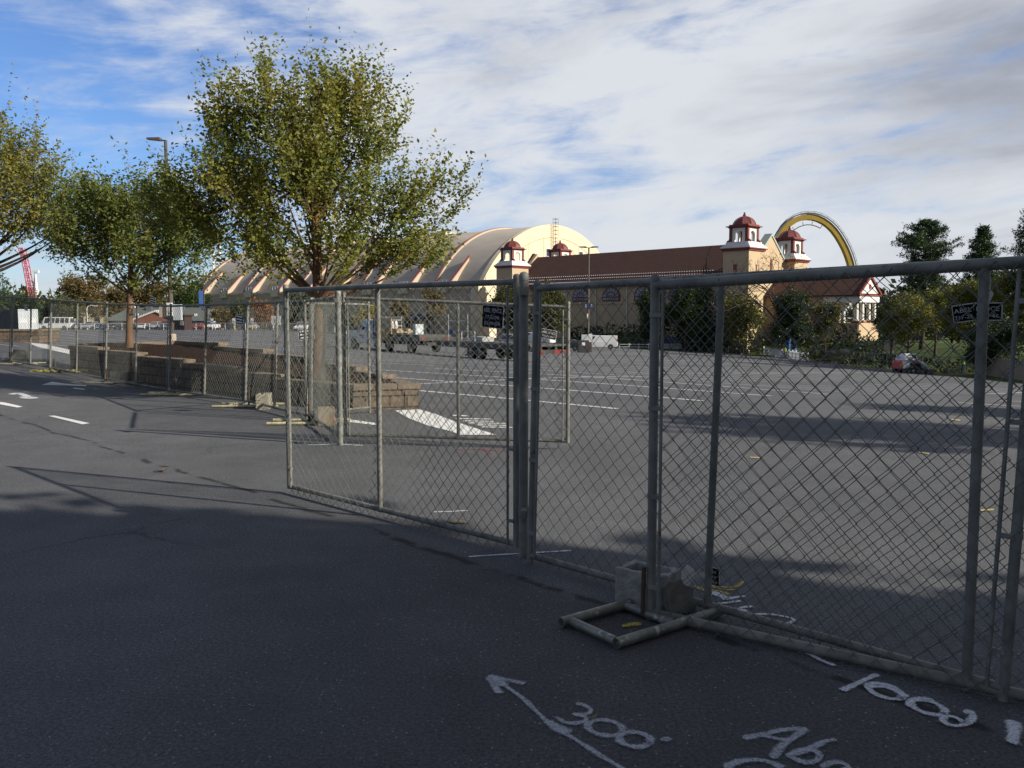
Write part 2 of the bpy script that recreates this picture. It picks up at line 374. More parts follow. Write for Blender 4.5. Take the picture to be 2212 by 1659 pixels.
M['block'] = brick_mat('split_face_block', (.185, .14, .10), (.105, .088, .07), (.042, .036, .03), .42, .2, .012)
M['cap'] = mat('cap_stone', (.24, .19, .14), (.15, .12, .09), 10, .95, 0, .5, 40, spec=.1)
M['mulch'] = mat('mulch', (.018, .011, .008), (.055, .032, .021), 26, 1, 0, 1., 40, spec=.05)
M['bark'] = mat('bark', (.24, .135, .075), (.12, .085, .06), 9, .9, 0, .5, 30, stretch=(1, 1, .4), spec=.1)
M['bark_dark'] = mat('dark_bark', (.085, .065, .05), (.05, .04, .032), 9, .95, 0, .4, stretch=(1, 1, .4), spec=.1)
M['white'] = mat('white_paint', (.74, .73, .70), (.62, .61, .58), 3, .6)
M['cream'] = mat('cream_stucco', (.70, .605, .43), (.64, .55, .385), .35, .85, 0, .1, 3, spec=.2)
M['sidewall'] = mat('beige_block_wall', (.47, .41, .315), (.42, .365, .28), .3, .9, 0, .1, 2, spec=.2)
M['tan'] = mat('tan_stucco', (.52, .40, .26), (.46, .35, .225), .4, .85, 0, .1, 3, spec=.2)
M['archroof'] = mat('grey_roofing', (.50, .44, .37), (.43, .38, .32), .18, .9, 0, .2, 2, spec=.2, stretch=(.5, 2, 2))
M['brownroof'] = brick_mat('brown_shingles', (.105, .056, .043), (.088, .047, .037), (.062, .034, .028), .9, .32, .03, .9, .3)
M['redtrim'] = mat('dark_red_trim', (.20, .032, .026), (.15, .026, .022), 2, .6)
M['redrib'] = mat('red_rib_paint', (.26, .045, .032), (.21, .038, .028), 1, .7)
M['reddome'] = mat('red_dome_metal', (.165, .04, .038), (.12, .032, .031), 2, .5)
M['coping'] = mat('pale_green_coping', (.36, .42, .37), (.30, .36, .32), 2, .7)
M['glass'] = mat('dark_glass', (.02, .024, .03), (.05, .06, .07), 2, .08, 0., spec=.9)
M['skyglass'] = mat('window_glass', (.10, .13, .17), (.22, .27, .33), .8, .1, 0., spec=.9)
M['black'] = mat('black_paint', (.018, .018, .02), (.03, .03, .032), 5, .5)
M['signblack'] = mat('sign_black', (.008, .008, .010), None, rough=.8, spec=.1)
M['signwhite'] = mat('sign_white', (.56, .56, .57), None, rough=.5)
M['rubber'] = mat('tyre_rubber', (.022, .022, .023), (.04, .038, .036), 9, .85)
M['chrome'] = mat('wheel_metal', (.17, .17, .175), None, rough=.45, metal=.4)
M['carwhite'] = mat('white_car_paint', (.68, .69, .70), (.60, .61, .62), 1.2, .3)
M['carsilver'] = mat('silver_car_paint', (.42, .45, .48), None, rough=.28, metal=.4)
M['cardark'] = mat('dark_car_paint', (.045, .055, .065), None, rough=.25, metal=.3)
M['carblue'] = mat('blue_car_paint', (.05, .09, .17), None, rough=.25, metal=.3)
M['carred'] = mat('red_car_paint', (.30, .03, .03), None, rough=.25)
M['redlamp'] = mat('red_lamp_lens', (.24, .025, .02), None, rough=.25)
M['lamp'] = mat('clear_lamp_lens', (.65, .66, .66), None, rough=.15)
M['steeldeck'] = mat('flatbed_steel', (.05, .05, .05), (.085, .075, .06), 3, .7, .2)
M['woodtan'] = mat('plywood', (.38, .30, .19), (.28, .22, .14), 3, .85, stretch=(.4, 3, 3))
M['yellowrope'] = mat('yellow_strap', (.55, .44, .14), (.40, .33, .12), 9, .8)
M['coaster'] = mat('yellow_track_paint', (.38, .255, .03), (.31, .205, .026), .5, .5)
M['pinksteel'] = mat('magenta_track_paint', (.42, .06, .12), (.36, .05, .10), .4, .5)
M['frame'] = mat('aluminium_frame', (.36, .36, .34), None, rough=.5)
M['whitesteel'] = mat('white_steel', (.66, .68, .70), None, rough=.5)
M['greysteel'] = mat('grey_steel', (.17, .18, .19), (.13, .135, .14), 2, .6, .2)
M['orange'] = mat('orange_sign', (.70, .10, .03), None, rough=.5)
M['brownpole'] = mat('bronze_pole', (.105, .085, .065), (.085, .07, .055), 2, .55, .1)
M['blue'] = mat('blue_plastic', (.035, .14, .36), (.03, .12, .31), 2, .45)
M['banner'] = mat('blue_banner', (.05, .12, .38), (.08, .17, .45), 2, .7)
M['navy'] = mat('navy_sign', (.012, .022, .07), None, rough=.6)
M['greyroof'] = mat('grey_green_roof', (.12, .135, .125), (.095, .105, .10), 1, .9)
M['brick'] = brick_mat('red_brick', (.30, .115, .075), (.25, .095, .065), (.30, .25, .21), .3, .1, .012)
M['container'] = mat('container_dark_steel', (.075, .085, .105), (.06, .068, .085), 1, .6)
M['containerend'] = mat('container_pale_steel', (.46, .50, .53), (.40, .44, .47), 1, .6)
M['brownbooth'] = mat('dark_brown_boards', (.055, .032, .03), (.045, .027, .025), 3, .85)
M['wood'] = mat('weathered_boards', (.20, .165, .125), (.13, .11, .085), 2.5, .9, 0, .3, stretch=(6, 6, .5))
M['pole_yellow'] = mat('yellow_bollard_paint', (.65, .46, .05), None, rough=.6)
M['skin'] = mat('skin', (.42, .25, .17), None, rough=.6)
M['hivis'] = mat('lime_shirt', (.38, .75, .05), (.32, .66, .05), 6, .8)
M['jeans'] = mat('jeans', (.045, .07, .13), (.035, .05, .09), 12, .9)
M['shorts'] = mat('tan_shorts', (.16, .13, .10), None, rough=.9)
M['hair'] = mat('brown_hair', (.04, .028, .02), None, rough=.8)
M['paper'] = mat('torn_paper', (.60, .60, .58), (.50, .50, .48), 6, .9)
M['bobred'] = mat('loader_red', (.50, .06, .035), None, rough=.45)
M['stopred'] = mat('stop_red', (.55, .03, .03), None, rough=.5)
M['kerb'] = mat('painted_kerb', (.40, .27, .08), (.25, .21, .15), 1, .9)
M['roadwhite'] = mat('road_paint', (.68, .68, .66), (.55, .55, .54), 14, .85, lo=.5, hi=.75)
M['stallwhite'] = mat('stall_line_paint', (.58, .58, .57), (.34, .34, .34), 5, .85, lo=.45, hi=.75)
M['spraywhite'] = spray_mat('white_spray_paint', (.66, .68, .71), .9)
M['sprayfaint'] = spray_mat('faded_spray_paint', (.46, .475, .51), .72)
M['sprayyellow'] = spray_mat('yellow_spray_paint', (.52, .40, .05), .85)
M['sprayred'] = spray_mat('red_spray_paint', (.33, .04, .05), .40)
M['leaf_main'] = leaf_mat('elm_leaves', [(.058, .10, .02), (.13, .17, .032), (.22, .235, .044), (.31, .28, .052), (.32, .22, .045)], .42, 1.1)
M['leaf_small'] = leaf_mat('young_elm_leaves', [(.052, .092, .022), (.105, .145, .032), (.19, .20, .043), (.28, .25, .05)], .42, 1.2)
M['leaf_gold'] = leaf_mat('golden_elm_leaves', [(.10, .13, .03), (.19, .20, .045), (.28, .25, .05), (.30, .21, .048)], .42, .7)
M['leaf_green'] = leaf_mat('green_foliage', [(.022, .045, .013), (.045, .075, .019), (.085, .108, .027)], .25, .5)
M['leaf_olive'] = leaf_mat('olive_foliage', [(.034, .048, .015), (.075, .082, .024), (.125, .112, .032)], .25, .6)
M['leaf_dark'] = leaf_mat('dark_foliage', [(.015, .028, .010), (.030, .048, .015), (.055, .075, .023)], .2, .6)
M['leaf_brown'] = leaf_mat('browning_foliage', [(.07, .068, .027), (.145, .112, .043), (.22, .13, .046)], .25, .5)
M['leaf_orange'] = leaf_mat('orange_foliage', [(.13, .055, .015), (.24, .09, .018), (.33, .12, .022)], .25, .9)
M['leaf_yellow'] = leaf_mat('yellow_green_foliage', [(.05, .066, .016), (.135, .142, .028), (.28, .235, .04)], .3, .45)
M['leaf_lemon'] = leaf_mat('lemon_foliage', [(.16, .15, .03), (.28, .23, .04), (.36, .28, .05)], .3, .9)
M['leaf_pine'] = leaf_mat('pine_needles', [(.018, .042, .018), (.042, .078, .030), (.078, .118, .042)], .15, .7)
M['leaf_fallen'] = leaf_mat('fallen_leaves', [(.20, .17, .06), (.16, .12, .06), (.10, .07, .045)], .1, 2)
# ------------------------------------------------------------------ ground
E1 = Vector((.694, -.72, 0)); E2 = Vector((.72, .694, 0))       # the car park's own grid
def axis(lo, a, b, hi, k=14):
    core = np.arange(a, b + .5, 1.0)
    left = a - (a - lo) * np.linspace(1, 0, k + 1)[:-1] ** 2; right = b + (hi - b) * np.linspace(0, 1, k + 1)[1:] ** 2
    return np.concatenate([left, core, right])
def make_ground():
    xs = axis(-900, -75, 75, 900); ys = axis(-60, -10, 175, 1500)
    X, Y = np.meshgrid(xs, ys); Z = g(X, Y); n, k = X.shape
    V = np.stack([X, Y, Z], -1).reshape(-1, 3)
    i = np.arange(n - 1)[:, None] * k + np.arange(k - 1)[None]; i = i.ravel()
    F = np.stack([i, i + 1, i + k + 1, i + k], 1)
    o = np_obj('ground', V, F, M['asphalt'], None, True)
    e = lot_e(X, Y); gr = ss((e - .2) / .6) * (X > 4) ; gr = np.maximum(gr, ss((Y - 232) / 3) * (X < 5)); gr = np.maximum(gr, ss((-95 - X) / 30) * (Y > 215))
    a = o.data.attributes.new('grass', 'FLOAT', 'POINT'); a.data.foreach_set('value', gr.astype(np.float32).ravel())
    return struct(o)
ground = make_ground()
# painted lines are thin sheets lying on the ground, children of it
def gpatch(name, polys, m, dz=.006):
    b = MB()
    for i, poly in enumerate(polys):
        P = [gp(*p) for p in poly]; b.add([(p.x, p.y, p.z + dz + .0004 * i) for p in P], [tuple(range(len(P)))])
    return b.build(name, m, ground)
def catmull(P, step):
    P = [Vector(p) for p in P]; out = []
    Q = [P[0] * 2 - P[1]] + P + [P[-1] * 2 - P[-2]]
    for i in range(1, len(Q) - 2):
        k = max(2, int((Q[i+1] - Q[i]).length / step))
        for j in range(k):
            t = j / k; a, b, c, d = Q[i-1], Q[i], Q[i+1], Q[i+2]
            out.append(.5 * ((2*b) + (c-a)*t + (2*a-5*b+4*c-d)*t*t + (3*b-a-3*c+d)*t*t*t))
    out.append(P[-1]); return out
def strokes(name, L, m, w, dz=.005, smooth=True):
    """hand-sprayed strokes: each a list of photo points (optionally with its own width)"""
    V, F, E = [], [], []
    for si, s in enumerate(L):
        ww = w
        if isinstance(s, tuple): s, ww = s
        P = [gp(*p) for p in s]
        P = catmull(P, .03) if smooth else P
        # soft rounded ends
        d0 = (P[0] - P[1]).normalized() * ww * .5; d1 = (P[-1] - P[-2]).normalized() * ww * .5
        P = [P[0] + d0] + P + [P[-1] + d1]; n = len(P); o = len(V); rng = random.Random(si)
        wob = [1 + .18 * math.sin(i * .9 + si) + rng.uniform(-.08, .08) for i in range(n)]
        for i in range(n):
            t = (P[min(i+1, n-1)] - P[max(i-1, 0)]); t.z = 0; t.normalize(); q = Vector((-t.y, t.x, 0))
            for j, e in enumerate((-1, -.5, 0, .5, 1)):
                p = P[i] + q * e * ww * .5 * 1.75 * wob[i]
                V.append((p.x, p.y, G(p.x, p.y) + dz + .0007 * si)); E.append(1.0 if i in (0, n-1) else abs(e))
        for i in range(n - 1):
            for j in range(4):
                a = o + i*5 + j; F.append((a, a+1, a+6, a+5))
    o = np_obj(name, np.array(V), np.array(F), m, ground)
    a = o.data.attributes.new('edge', 'FLOAT', 'POINT'); a.data.foreach_set('value', np.array(E, np.float32))
    return o
def make_paint():
    # parking stalls: rows of lines, one sheet (a pattern of the surface)
    b = MB()
    def strip(p, d, ln, w):
        q = Vector((-d.y, d.x, 0)); n = max(1, int(ln))
        vs = []; fs = []
        for i in range(n + 1):
            c = p + d * (ln * i / n)
            for sgn in (-1, 1):
                a = c + q * (w / 2 * sgn); vs.append((a.x, a.y, G(a.x, a.y) + .007))
        for i in range(n): fs.append((2*i, 2*i+1, 2*i+3, 2*i+2))
        b.add(vs, fs)
    def inside(p): return float(lot_e(p.x, p.y)) < -4 and p.y < 215 and p.x > -110
    for k in range(0, 9):
        a0 = -16.8 - 17.6 * k + (0.0)
        b0, b1 = (11.2 if k else 11.6), 150
        run = []
        t = b0
        while t < b1:
            c = E1 * a0 + E2 * t
            if inside(c): 
                strip(c - E1 * 7.4, E1, 14.8, .14)
                run.append(t)
            t += 2.62
        if run:
            s = E1 * a0 + E2 * run[0]; strip(s, E2, run[-1] - run[0], .15)
    # rows nearer the right-hand gate
    for a0 in (0.8, 18.4):
        run = [t for t in np.arange(17.0, 120, 2.75) if inside(E1 * a0 + E2 * t) and (E1 * a0 + E2 * t).y > 13]
        for t in run: strip(E1 * a0 + E2 * t - E1 * 7.4, E1, 14.8, .14)
    b.build('parking_lines', M['stallwhite'], ground)
    gpatch('stop_line', [[(853.3, 887.2), (905.4, 884.8), (940.7, 894.9), (983.6, 911.7), (1028, 926), (1072.4, 940.2), (995.8, 940), (971.3, 931.6), (922.3, 919.4), (882.4, 904)],
                         [(62, 741), (95, 743), (150, 756), (150, 765), (118, 758), (80, 749)]], M['roadwhite'])
    bars = [[(x0, y - 1.2), (x0 + 10, y - 1.6), (x1, y - .2), (x1 + 1, y + 1.2), (x1 - 10, y + 1.2), (x0 + 2, y + .4)] for x0, x1, y in ((977, 1011, 898.5), (984, 1063, 905.5), (999, 1066, 910.5), (1011, 1094, 915), (1026, 1097, 919.4), (1039, 1107, 923.8))]
    gpatch('painted_letters', bars, M['roadwhite'])
    gpatch('painted_arrow', [[(690, 903), (735, 904), (815, 915), (812, 919), (760, 913), (742, 912), (700, 910)], [(742, 908), (770, 908.5), (785, 911), (752, 910.5)]], M['roadwhite'])
    gpatch('lane_dash', [[(0, 869), (10, 870), (49, 879), (38, 881), (0, 874)], [(104, 899), (118, 898.5), (194, 915), (178, 917.5)]], M['roadwhite'])
    strokes('lane_symbol', [([(26, 852), (34, 850), (46, 851), (60, 858), (48, 857), (74, 859), (62, 861), (50, 859)], .16)], M['spraywhite'], .16)
    gpatch('faded_lane_arrow', [[(90, 832), (112, 825), (140, 829), (186, 832.5), (186, 834.5), (140, 833)], [(160, 838), (185, 841), (182, 842.5), (158, 840)]], M['stallwhite'])
    A = lambda x, y: (948.8 + .3677 * x, 1084.3 + .3677 * y)
    B = lambda x, y: (1534.3 + .30637 * x, 1152.1 + .30637 * y)
    def ell(c, rx, ry, rot, f, n=14, a0=.3):
        q = R(rot); out = []
        for i in range(n + 1):
            t = a0 + 2 * math.pi * i / n; x, y = rx * math.cos(t), ry * math.sin(t)
            out.append(f(c[0] + x * math.cos(q) - y * math.sin(q), c[1] + x * math.sin(q) + y * math.cos(q)))
        return out
    strokes('sprayed_arrow', [([A(318, 1040), A(400, 1095), A(480, 1150), A(560, 1225), A(650, 1310), A(730, 1360), A(830, 1420), A(940, 1492), A(1060, 1563), A(1200, 1660)], .026),
                              ([A(305, 1035), A(325, 1085), A(350, 1125)], .045), ([A(300, 1030), A(390, 1050), A(492, 1073)], .04),
                              ([A(318, 1035), A(350, 1062), A(372, 1085)], .055), ([A(640, 1300), A(690, 1335), A(748, 1362)], .055)], M['sprayfaint'], .03)
    strokes('sprayed_number', [([A(812, 1190), A(850, 1200), A(888, 1222), A(880, 1245), A(835, 1255), A(788, 1252)], .028),
                               ([A(800, 1256), A(850, 1266), A(862, 1290), A(800, 1307), A(735, 1300), A(690, 1272)], .028),
                               (ell((975, 1335), 104, 45, 8, A), .034), (ell((1150, 1405), 94, 43, 6, A), .034),
                               ([A(1318, 1403), A(1344, 1406)], .05)], M['sprayfaint'], .03)
    strokes('sprayed_name', [([B(240, 1450), B(320, 1435), B(400, 1418), B(520, 1392), B(672, 1388)], .036), ([B(668, 1388), B(600, 1440), B(512, 1500), B(440, 1588)], .036),
                             ([B(372, 1432), B(470, 1458), B(560, 1470)], .034), ([B(880, 1466), B(800, 1480), B(700, 1532), B(545, 1580)], .032),
                             ([B(545, 1580), B(640, 1540), B(735, 1545), B(775, 1580), B(742, 1618), B(665, 1627), B(600, 1604), B(558, 1586)], .032),
                             ([B(790, 1662), B(850, 1630), B(930, 1632), B(975, 1665), B(900, 1700)], .03),
                             ([B(110, 1665), B(200, 1624), B(330, 1612), B(430, 1632), B(495, 1665)], .034)], M['sprayfaint'], .03)
    strokes('sprayed_word', [([B(935, 1112), B(1010, 1078), B(1090, 1040), B(1175, 1004)], .034), (ell((1235, 1122), 128, 44, 17, B), .036),
                             ([B(1120, 1090), B(1230, 1092), B(1330, 1130), B(1375, 1160)], .036), (ell((1535, 1238), 125, 44, 16, B), .034),
                             ([B(1400, 1230), B(1420, 1190), B(1520, 1180), B(1560, 1195)], .04),
                             ([B(1842, 1275), B(1848, 1320), B(1790, 1362), B(1720, 1372), B(1645, 1345), B(1655, 1305), B(1730, 1312), B(1780, 1345)], .030),
                             ([B(1800, 1272), B(1850, 1280)], .045), ([B(2135, 1345), B(2142, 1410), B(2128, 1490)], .055),
                             ([B(690, 858), B(770, 905), B(868, 945)], .032)], M['spraywhite'], .03, .006)
    strokes('sprayed_scribble', [([B(-10, 425), B(40, 430), B(92, 452), B(140, 465)], .075), ([B(92, 470), B(160, 460), B(238, 448)], .034), ([B(60, 500), B(120, 496), B(205, 482)], .034),
                                 ([B(60, 520), B(150, 540), B(240, 560)], .07), ([B(200, 535), B(250, 528), B(298, 524)], .032),
                                 ([B(290, 580), B(420, 580), B(530, 597), B(588, 618), B(560, 640), B(520, 652)], .026)], M['spraywhite'], .04)
    strokes('sprayed_yellow_mark', [([A(1505, 498), A(1560, 520), A(1640, 525), A(1700, 545)], .035), ([A(1560, 488), A(1680, 505), A(1745, 500), A(1790, 468)], .028),
                                    ([A(1600, 500), A(1680, 520), A(1740, 518)], .024), ([A(1490, 570), A(1540, 585)], .022), ([A(1085, 735), A(1130, 725), A(1175, 722)], .05)], M['sprayyellow'], .03, .004)
    strokes('sprayed_line', [([(1014, 1203.5), (1120, 1197), (1232, 1190.5)], .03), ([(938, 1107), (975, 1106), (1009, 1104)], .03), ([(668, 962), (730, 961), (782, 963)], .045)], M['spraywhite'], .03)
    strokes('sprayed_red_mark', [([(985, 972), (1040, 972), (1110, 980)], .06), ([(1040, 970), (1060, 982)], .05), ([(370, 843), (430, 846), (480, 846)], .10), ([(800, 892), (850, 900)], .05), ([(2180, 1170), (2212, 1178), (2240, 1180)], .04)], M['sprayred'], .06)
    gpatch('tan_patch', [[(968, 1128), (985, 1124), (1012, 1128), (1006, 1132), (975, 1131)]], M['cap'], .008)
    gpatch('yellow_mark', [[(1984, 977), (2008, 980), (2006, 982), (1986, 979)], [(1620, 988), (1641, 989), (1640, 991), (1621, 990)], [(2118, 1103), (2148, 1101), (2146, 1104), (2120, 1106)], [(2055, 906), (2075, 908), (2073, 910), (2055, 908)]], M['yellowrope'], .008)
make_paint()

# ------------------------------------------------------------------ chain-link fences
def chain_mesh(L, z0, z1, dz=0., w=.0495, r=.0018, seed=1, wob=.006, y0=0.):
    """woven zigzag wires of one panel, in its own plane"""
    rng = np.random.RandomState(seed); n = int(L / w); k = int((z1 - z0) / w)
    I, J = np.meshgrid(np.arange(n), np.arange(k + 1), indexing='ij')
    par = (I + J) % 2
    x = (I + par) * w + (2 * par - 1) * r * 1.3; y = (1 - 2 * par) * r * 1.2; z = z0 + J * w
    ph = rng.rand(6) * 6.28; u, v = x / L, (z - z0) / (z1 - z0)
    y = y0 + y + wob * 2.5 * np.sin(2.2 * np.pi * u + ph[0]) * np.sin(np.pi * v) + wob * np.sin(9 * u + 5 * v + ph[1])
    x = x + wob * np.sin(7 * v + ph[2] + 3 * u) + wob * .6 * np.sin(17 * u + 11 * v + ph[3]); z = z + wob * np.sin(8 * u + ph[4] + 4 * v) + rng.randn(*x.shape) * .0008
    x = x + rng.randn(*x.shape) * .0011; z = z + dz * x / L
    off = np.array([[1.42 * r, 0], [0, r], [-1.42 * r, 0], [0, -r]])
    V = np.stack([np.stack([x + o[0], y + o[1], z], -1) for o in off], 2)       # n,k+1,4,3
    idx = np.arange(n * (k + 1) * 4).reshape(n, k + 1, 4)
    F = [np.stack([idx[:, :-1, a], idx[:, :-1, (a+1) % 4], idx[:, 1:, (a+1) % 4], idx[:, 1:, a]], -1).reshape(-1, 4) for a in range(4)]
    return V.reshape(-1, 3), np.concatenate(F)
def panel(p0, p1, label, H=1.83, z0=.07, lean=(0, 0), posts=(0, .5, 1), pr=.024, rr=.021, group='chain-link fence panels', side=-1, name='chain_link_fence', r=.0022, seed=1,
          foot=True, top_ext=.0, m='galv', bars=(0, 1), cap0=0., bottom=True, wob=.0085, cat='fence panel', tilt=0.):
    p0 = Vector((*p0, G(*p0))); p1 = Vector((*p1, G(*p1))); d = p1 - p0; L = math.hypot(d.x, d.y); dz = d.z
    t = thing(name, label, cat, p0, math.atan2(d.y, d.x), group)
    t.rotation_euler.x = math.atan2(-lean[1], 1.83)
    sh = lean[0]
    def pt(u, z, y=0): return (u * L + sh * z / 1.83, y, z + dz * u + tilt * u * z / H)
    for u in posts:
        end = u in (0, 1)
        b = MB().tube([pt(u, 0.0 if (end and foot) else z0), pt(u, H + (cap0 if end else -.012))], pr if end else pr * .88, 12)
        if end: b.lathe([(pr * 1.08, 0), (pr * 1.08, .02), (pr * .6, .034)], 12, pt(u, H + cap0 - .004))
        b.build('post', M[m], t, True)
    MB().tube([pt(0, H - rr), pt(.5, H - rr + .004), pt(1, H - rr)], rr, 12).build('top_rail', M[m], t, True)
    if bottom: MB().tube([pt(0, z0 + rr), pt(1, z0 + rr)], rr, 12).build('bottom_rail', M['galv'], t, True)
    V, F = chain_mesh(L - .06, z0 - .045, H - .012 + top_ext, dz, seed=seed, r=r, wob=wob, y0=side * (rr + .006)); V[:, 0] += .03 + sh * V[:, 2] / 1.83; V[:, 2] += tilt * V[:, 0] / L * V[:, 2] / H
    np_obj('wire_mesh', V, F, M['wire'], t)
    if bars:
        for u in bars:
            b = MB(); s = .058 if u == 0 else -.058; y = side * (rr + .005)
            q0, q1 = Vector(pt(u, z0 + .02, y)), Vector(pt(u, H - .05, y)); q0.x += s; q1.x += s
            b.tube([q0, q1], .009, 6)
            for f in (.1, .37, .63, .9):
                c = Vector(pt(u, z0 + (H - z0) * f))
                b.lathe([(pr + .004, -.011), (pr + .004, .011)], 12, c); b.box(min(c.x, c.x + s), max(c.x, c.x + s), y - .006, y + .004, c.z - .011, c.z + .011)
            b.build('tension_bar', M['galv_dark'], t, True)
    return t
ties = None
LEANL = (-.01, -.11)
FP = [(-15.75, 24.9), (-13.6, 23.3), (-11.86, 22.0), (-9.43, 19.85), (-7.1, 17.7), (-4.78, 15.3), (-3.06, 12.85)]
FD = ['at the far left edge, below the pale shipping container', 'with the concrete block at its left foot, left of the planter', 'passing the left end of the stone planter',
      'in front of the young tree with the thin trunk', 'in front of the stepped planter walls, right of the young tree', 'nearest the tall tree, with an upright white block at its foot']
for i in range(6):
    panel(FP[i+1], FP[i], 'tall chain-link fence panel ' + FD[i], lean=(0, -.10), seed=10 + i, r=.0026, side=1, H=1.84)
# corner panel up to the far gate's hinge post and the short return behind it
panel((-2.16, 10.72), (-3.0, 12.75), 'narrow chain-link fence panel ending at the hinge post of the far gate', posts=(1,), seed=21, r=.0026, side=1, bars=(), lean=(0, -.03))
panel((-3.15, 13.1), (-2.35, 14.1), 'short chain-link fence panel turned back towards the tall tree', posts=(0, .5, 1), seed=22, r=.0026, bars=(), H=1.8, m='galv')
def hinge_post(p, label, H=1.86, r=.036):
    t = thing('hinge_post', label, 'post', (*p, G(*p)), 0, 'hinge posts of the gate')
    MB().tube([(0, 0, 0), (0, 0, H)], r, 14).build('pole', M['galv_dark'], t, True)
    MB().lathe([(r * 1.08, H - .02), (r * 1.1, H + .01), (r * .7, H + .03), (.004, H + .036)], 14).build('post_cap', M['galv_dark'], t, True)
    for z in (H * .17, H * .95):
        b = MB().lathe([(r + .006, z - .03), (r + .006, z + .03)], 14); b.box(-.02, .02, -.11, -.03, z - .025, z + .025); b.build('hinge_band', M['galv'], t, True)
    return t
hinge_post(atz(735, 961), 'thick steel post with bright hinge bands carrying the gate leaf that stands farther away', 1.86)
hinge_post(atz(1131, 1204), 'thick steel post with bright hinge bands between the open near gate leaf and the fence', 1.83, .030)
panel(atz(747, 938, .11), atz(1226, 951, .11), 'open chain-link gate leaf standing farther away, swung into the car park', tilt=-.12, H=1.82, z0=.09, posts=(0, .52, 1), foot=False, name='gate_leaf', group='chain-link gate leaves', seed=31, r=.0026, cap0=.02, cat='gate leaf')
panel(atz(626, 1050, .066), atz(1116, 1175, .066), 'open chain-link gate leaf nearest the camera with a black sign near its top right', H=1.825, z0=.045, posts=(0, .47, 1), foot=False, name='gate_leaf', group='chain-link gate leaves', seed=32, r=.0024, side=-1, cat='gate leaf', bars=(0, 1), m='galv')
panel(atz(1146, 1200, .05), atz(2168, 1487, .05), 'chain-link fence panel from the hinge post to the right, behind the nearest panel', r=.0018, H=1.775, tilt=.05, z0=.03, lean=(.055, .0), posts=(0, .48, 1), seed=33, top_ext=.045, pr=.022, rr=.021, m='galv_dark')
fa, fb = Vector(atz(1406, 1325, .03)), Vector(atz(2088, 1477, .03))
panel(tuple(fa), tuple(fa + (fb - fa) / .525), 'nearest chain-link fence panel at the right edge, standing on a rusty pipe stand', tilt=.10, r=.0018, H=1.765, z0=.006, posts=(0, .525, 1), seed=34, pr=.024, rr=.026, m='galv_dark', side=-1, foot=True)
# ------------------------------------------------------------------ feet, blocks
def foot_stand(p, rz, label, m, L=.95, W=.34):
    t = thing('pipe_stand', label, 'pipe stand', (*p, G(*p)), rz, 'pipe feet under the fence posts')
    MB().pipe((-L/2, -W/2, .028), (L/2, -W/2, .028), .024).build('long_pipe', m, t, True); MB().pipe((-L/2, W/2, .028), (L/2, W/2, .028), .024).build('long_pipe', m, t, True)
    b = MB(); 
    for x in (-L * .28, L * .16): b.tube([(x, -W/2 + .02, .028), (x, W/2 - .02, .028)], .021, 10)
    b.build('cross_pipe', m, t, True)
    MB().tube([(0, 0, .03), (0, 0, .34)], .017, 10).build('spigot', M['rust'], t, True)
    return t
ra = R(5)
foot_stand((-13.55, 23.15), R(2), 'yellow pipe foot below the fence post at the far left', M['yellowpipe'], 1.7, .5)
foot_stand((-11.6, 21.75), R(0), 'black and yellow pipe stand left of the stone planter', mat('yellow_black_pipe', (.42, .38, .08), (.03, .03, .03), 7, .6, lo=.48, hi=.52), 1.5, .4)
foot_stand((-9.3, 19.65), R(-3), 'silvery pipe foot beside the grey block in front of the young tree', M['galv'], 1.5, .4)
foot_stand((-6.9, 17.5), R(0), 'yellow pipe foot under the double post, right of the young tree', M['yellowpipe'], 1.25, .4)
foot_stand((-4.65, 15.1), R(0), 'yellow pipe foot left of the upright white block', M['yellowpipe'], 1.15, .4)
foot_stand((-3.0, 12.62), R(2), 'pale pipe foot beside the stained block near the far gate', M['yellowpipe'], 1.15, .4)
def big_foot():
    P = [gp(1212, 1357), gp(1337, 1322), gp(1556, 1331), gp(1331, 1403)]
    o = gp(1390, 1342); t = thing('pipe_stand', 'large scuffed pipe foot lying on the dark asphalt under the nearest fence post', 'pipe stand', o, 0, 'pipe feet under the fence posts')
    f = lambda p, z=.03: (p.x - o.x, p.y - o.y, z)
    a0, a1, b1, b0 = P
    d = (b1 - b0).normalized(); a2 = a0 + d * .76
    MB().pipe(f(a0), f(a2), .026, 16).build('long_pipe', M['standpipe'], t, True); MB().pipe(f(b0), f(b1), .026, 16).build('long_pipe', M['standpipe'], t, True)
    q = (b0 - a0); MB().tube([f(a0 + d * .05 + q * .07), f(b0 + d * .02 - q * .06)], .023, 14).build('cross_pipe', M['standpipe'], t, True)
    MB().tube([f(a0 + d * .44 + q * .06), f(b0 + d * .42 - q * .06)], .023, 14).build('cross_pipe', M['standpipe'], t, True)
    c = gp(1388, 1338); MB().pipe((c.x - o.x, c.y - o.y, .03), (c.x - o.x + .004, c.y - o.y, .28), .0125, 12).build('spigot', M['rust'], t, True)
big_foot()
def cinder(p, rz, label, m, S=(.40, .20, .20), stand=False, broken=False, rot=(0, 0)):
    t = thing('concrete_block', label, 'concrete block', (*p, G(*p)), rz, 'concrete blocks on the fence feet')
    L, W, H = S; b = MB(); th = .034
    b.prism([(-L/2, -W/2), (L/2, -W/2), (L/2, W/2), (-L/2, W/2)], 'z', 0, .02)
    for y in (-1, 1): b.box(-L/2, L/2, y*W/2 - (th if y > 0 else 0), y*W/2 + (th if y < 0 else 0), .018, H)
    for x in (-L/2, -th/2, L/2 - th): b.box(x, x + th, -W/2 + th - .002, W/2 - th + .002, .018, H - .002)
    o = b.build('shell', m, t, False, .006)
    t.rotation_euler = (rot[0], rot[1], rz)
    return t
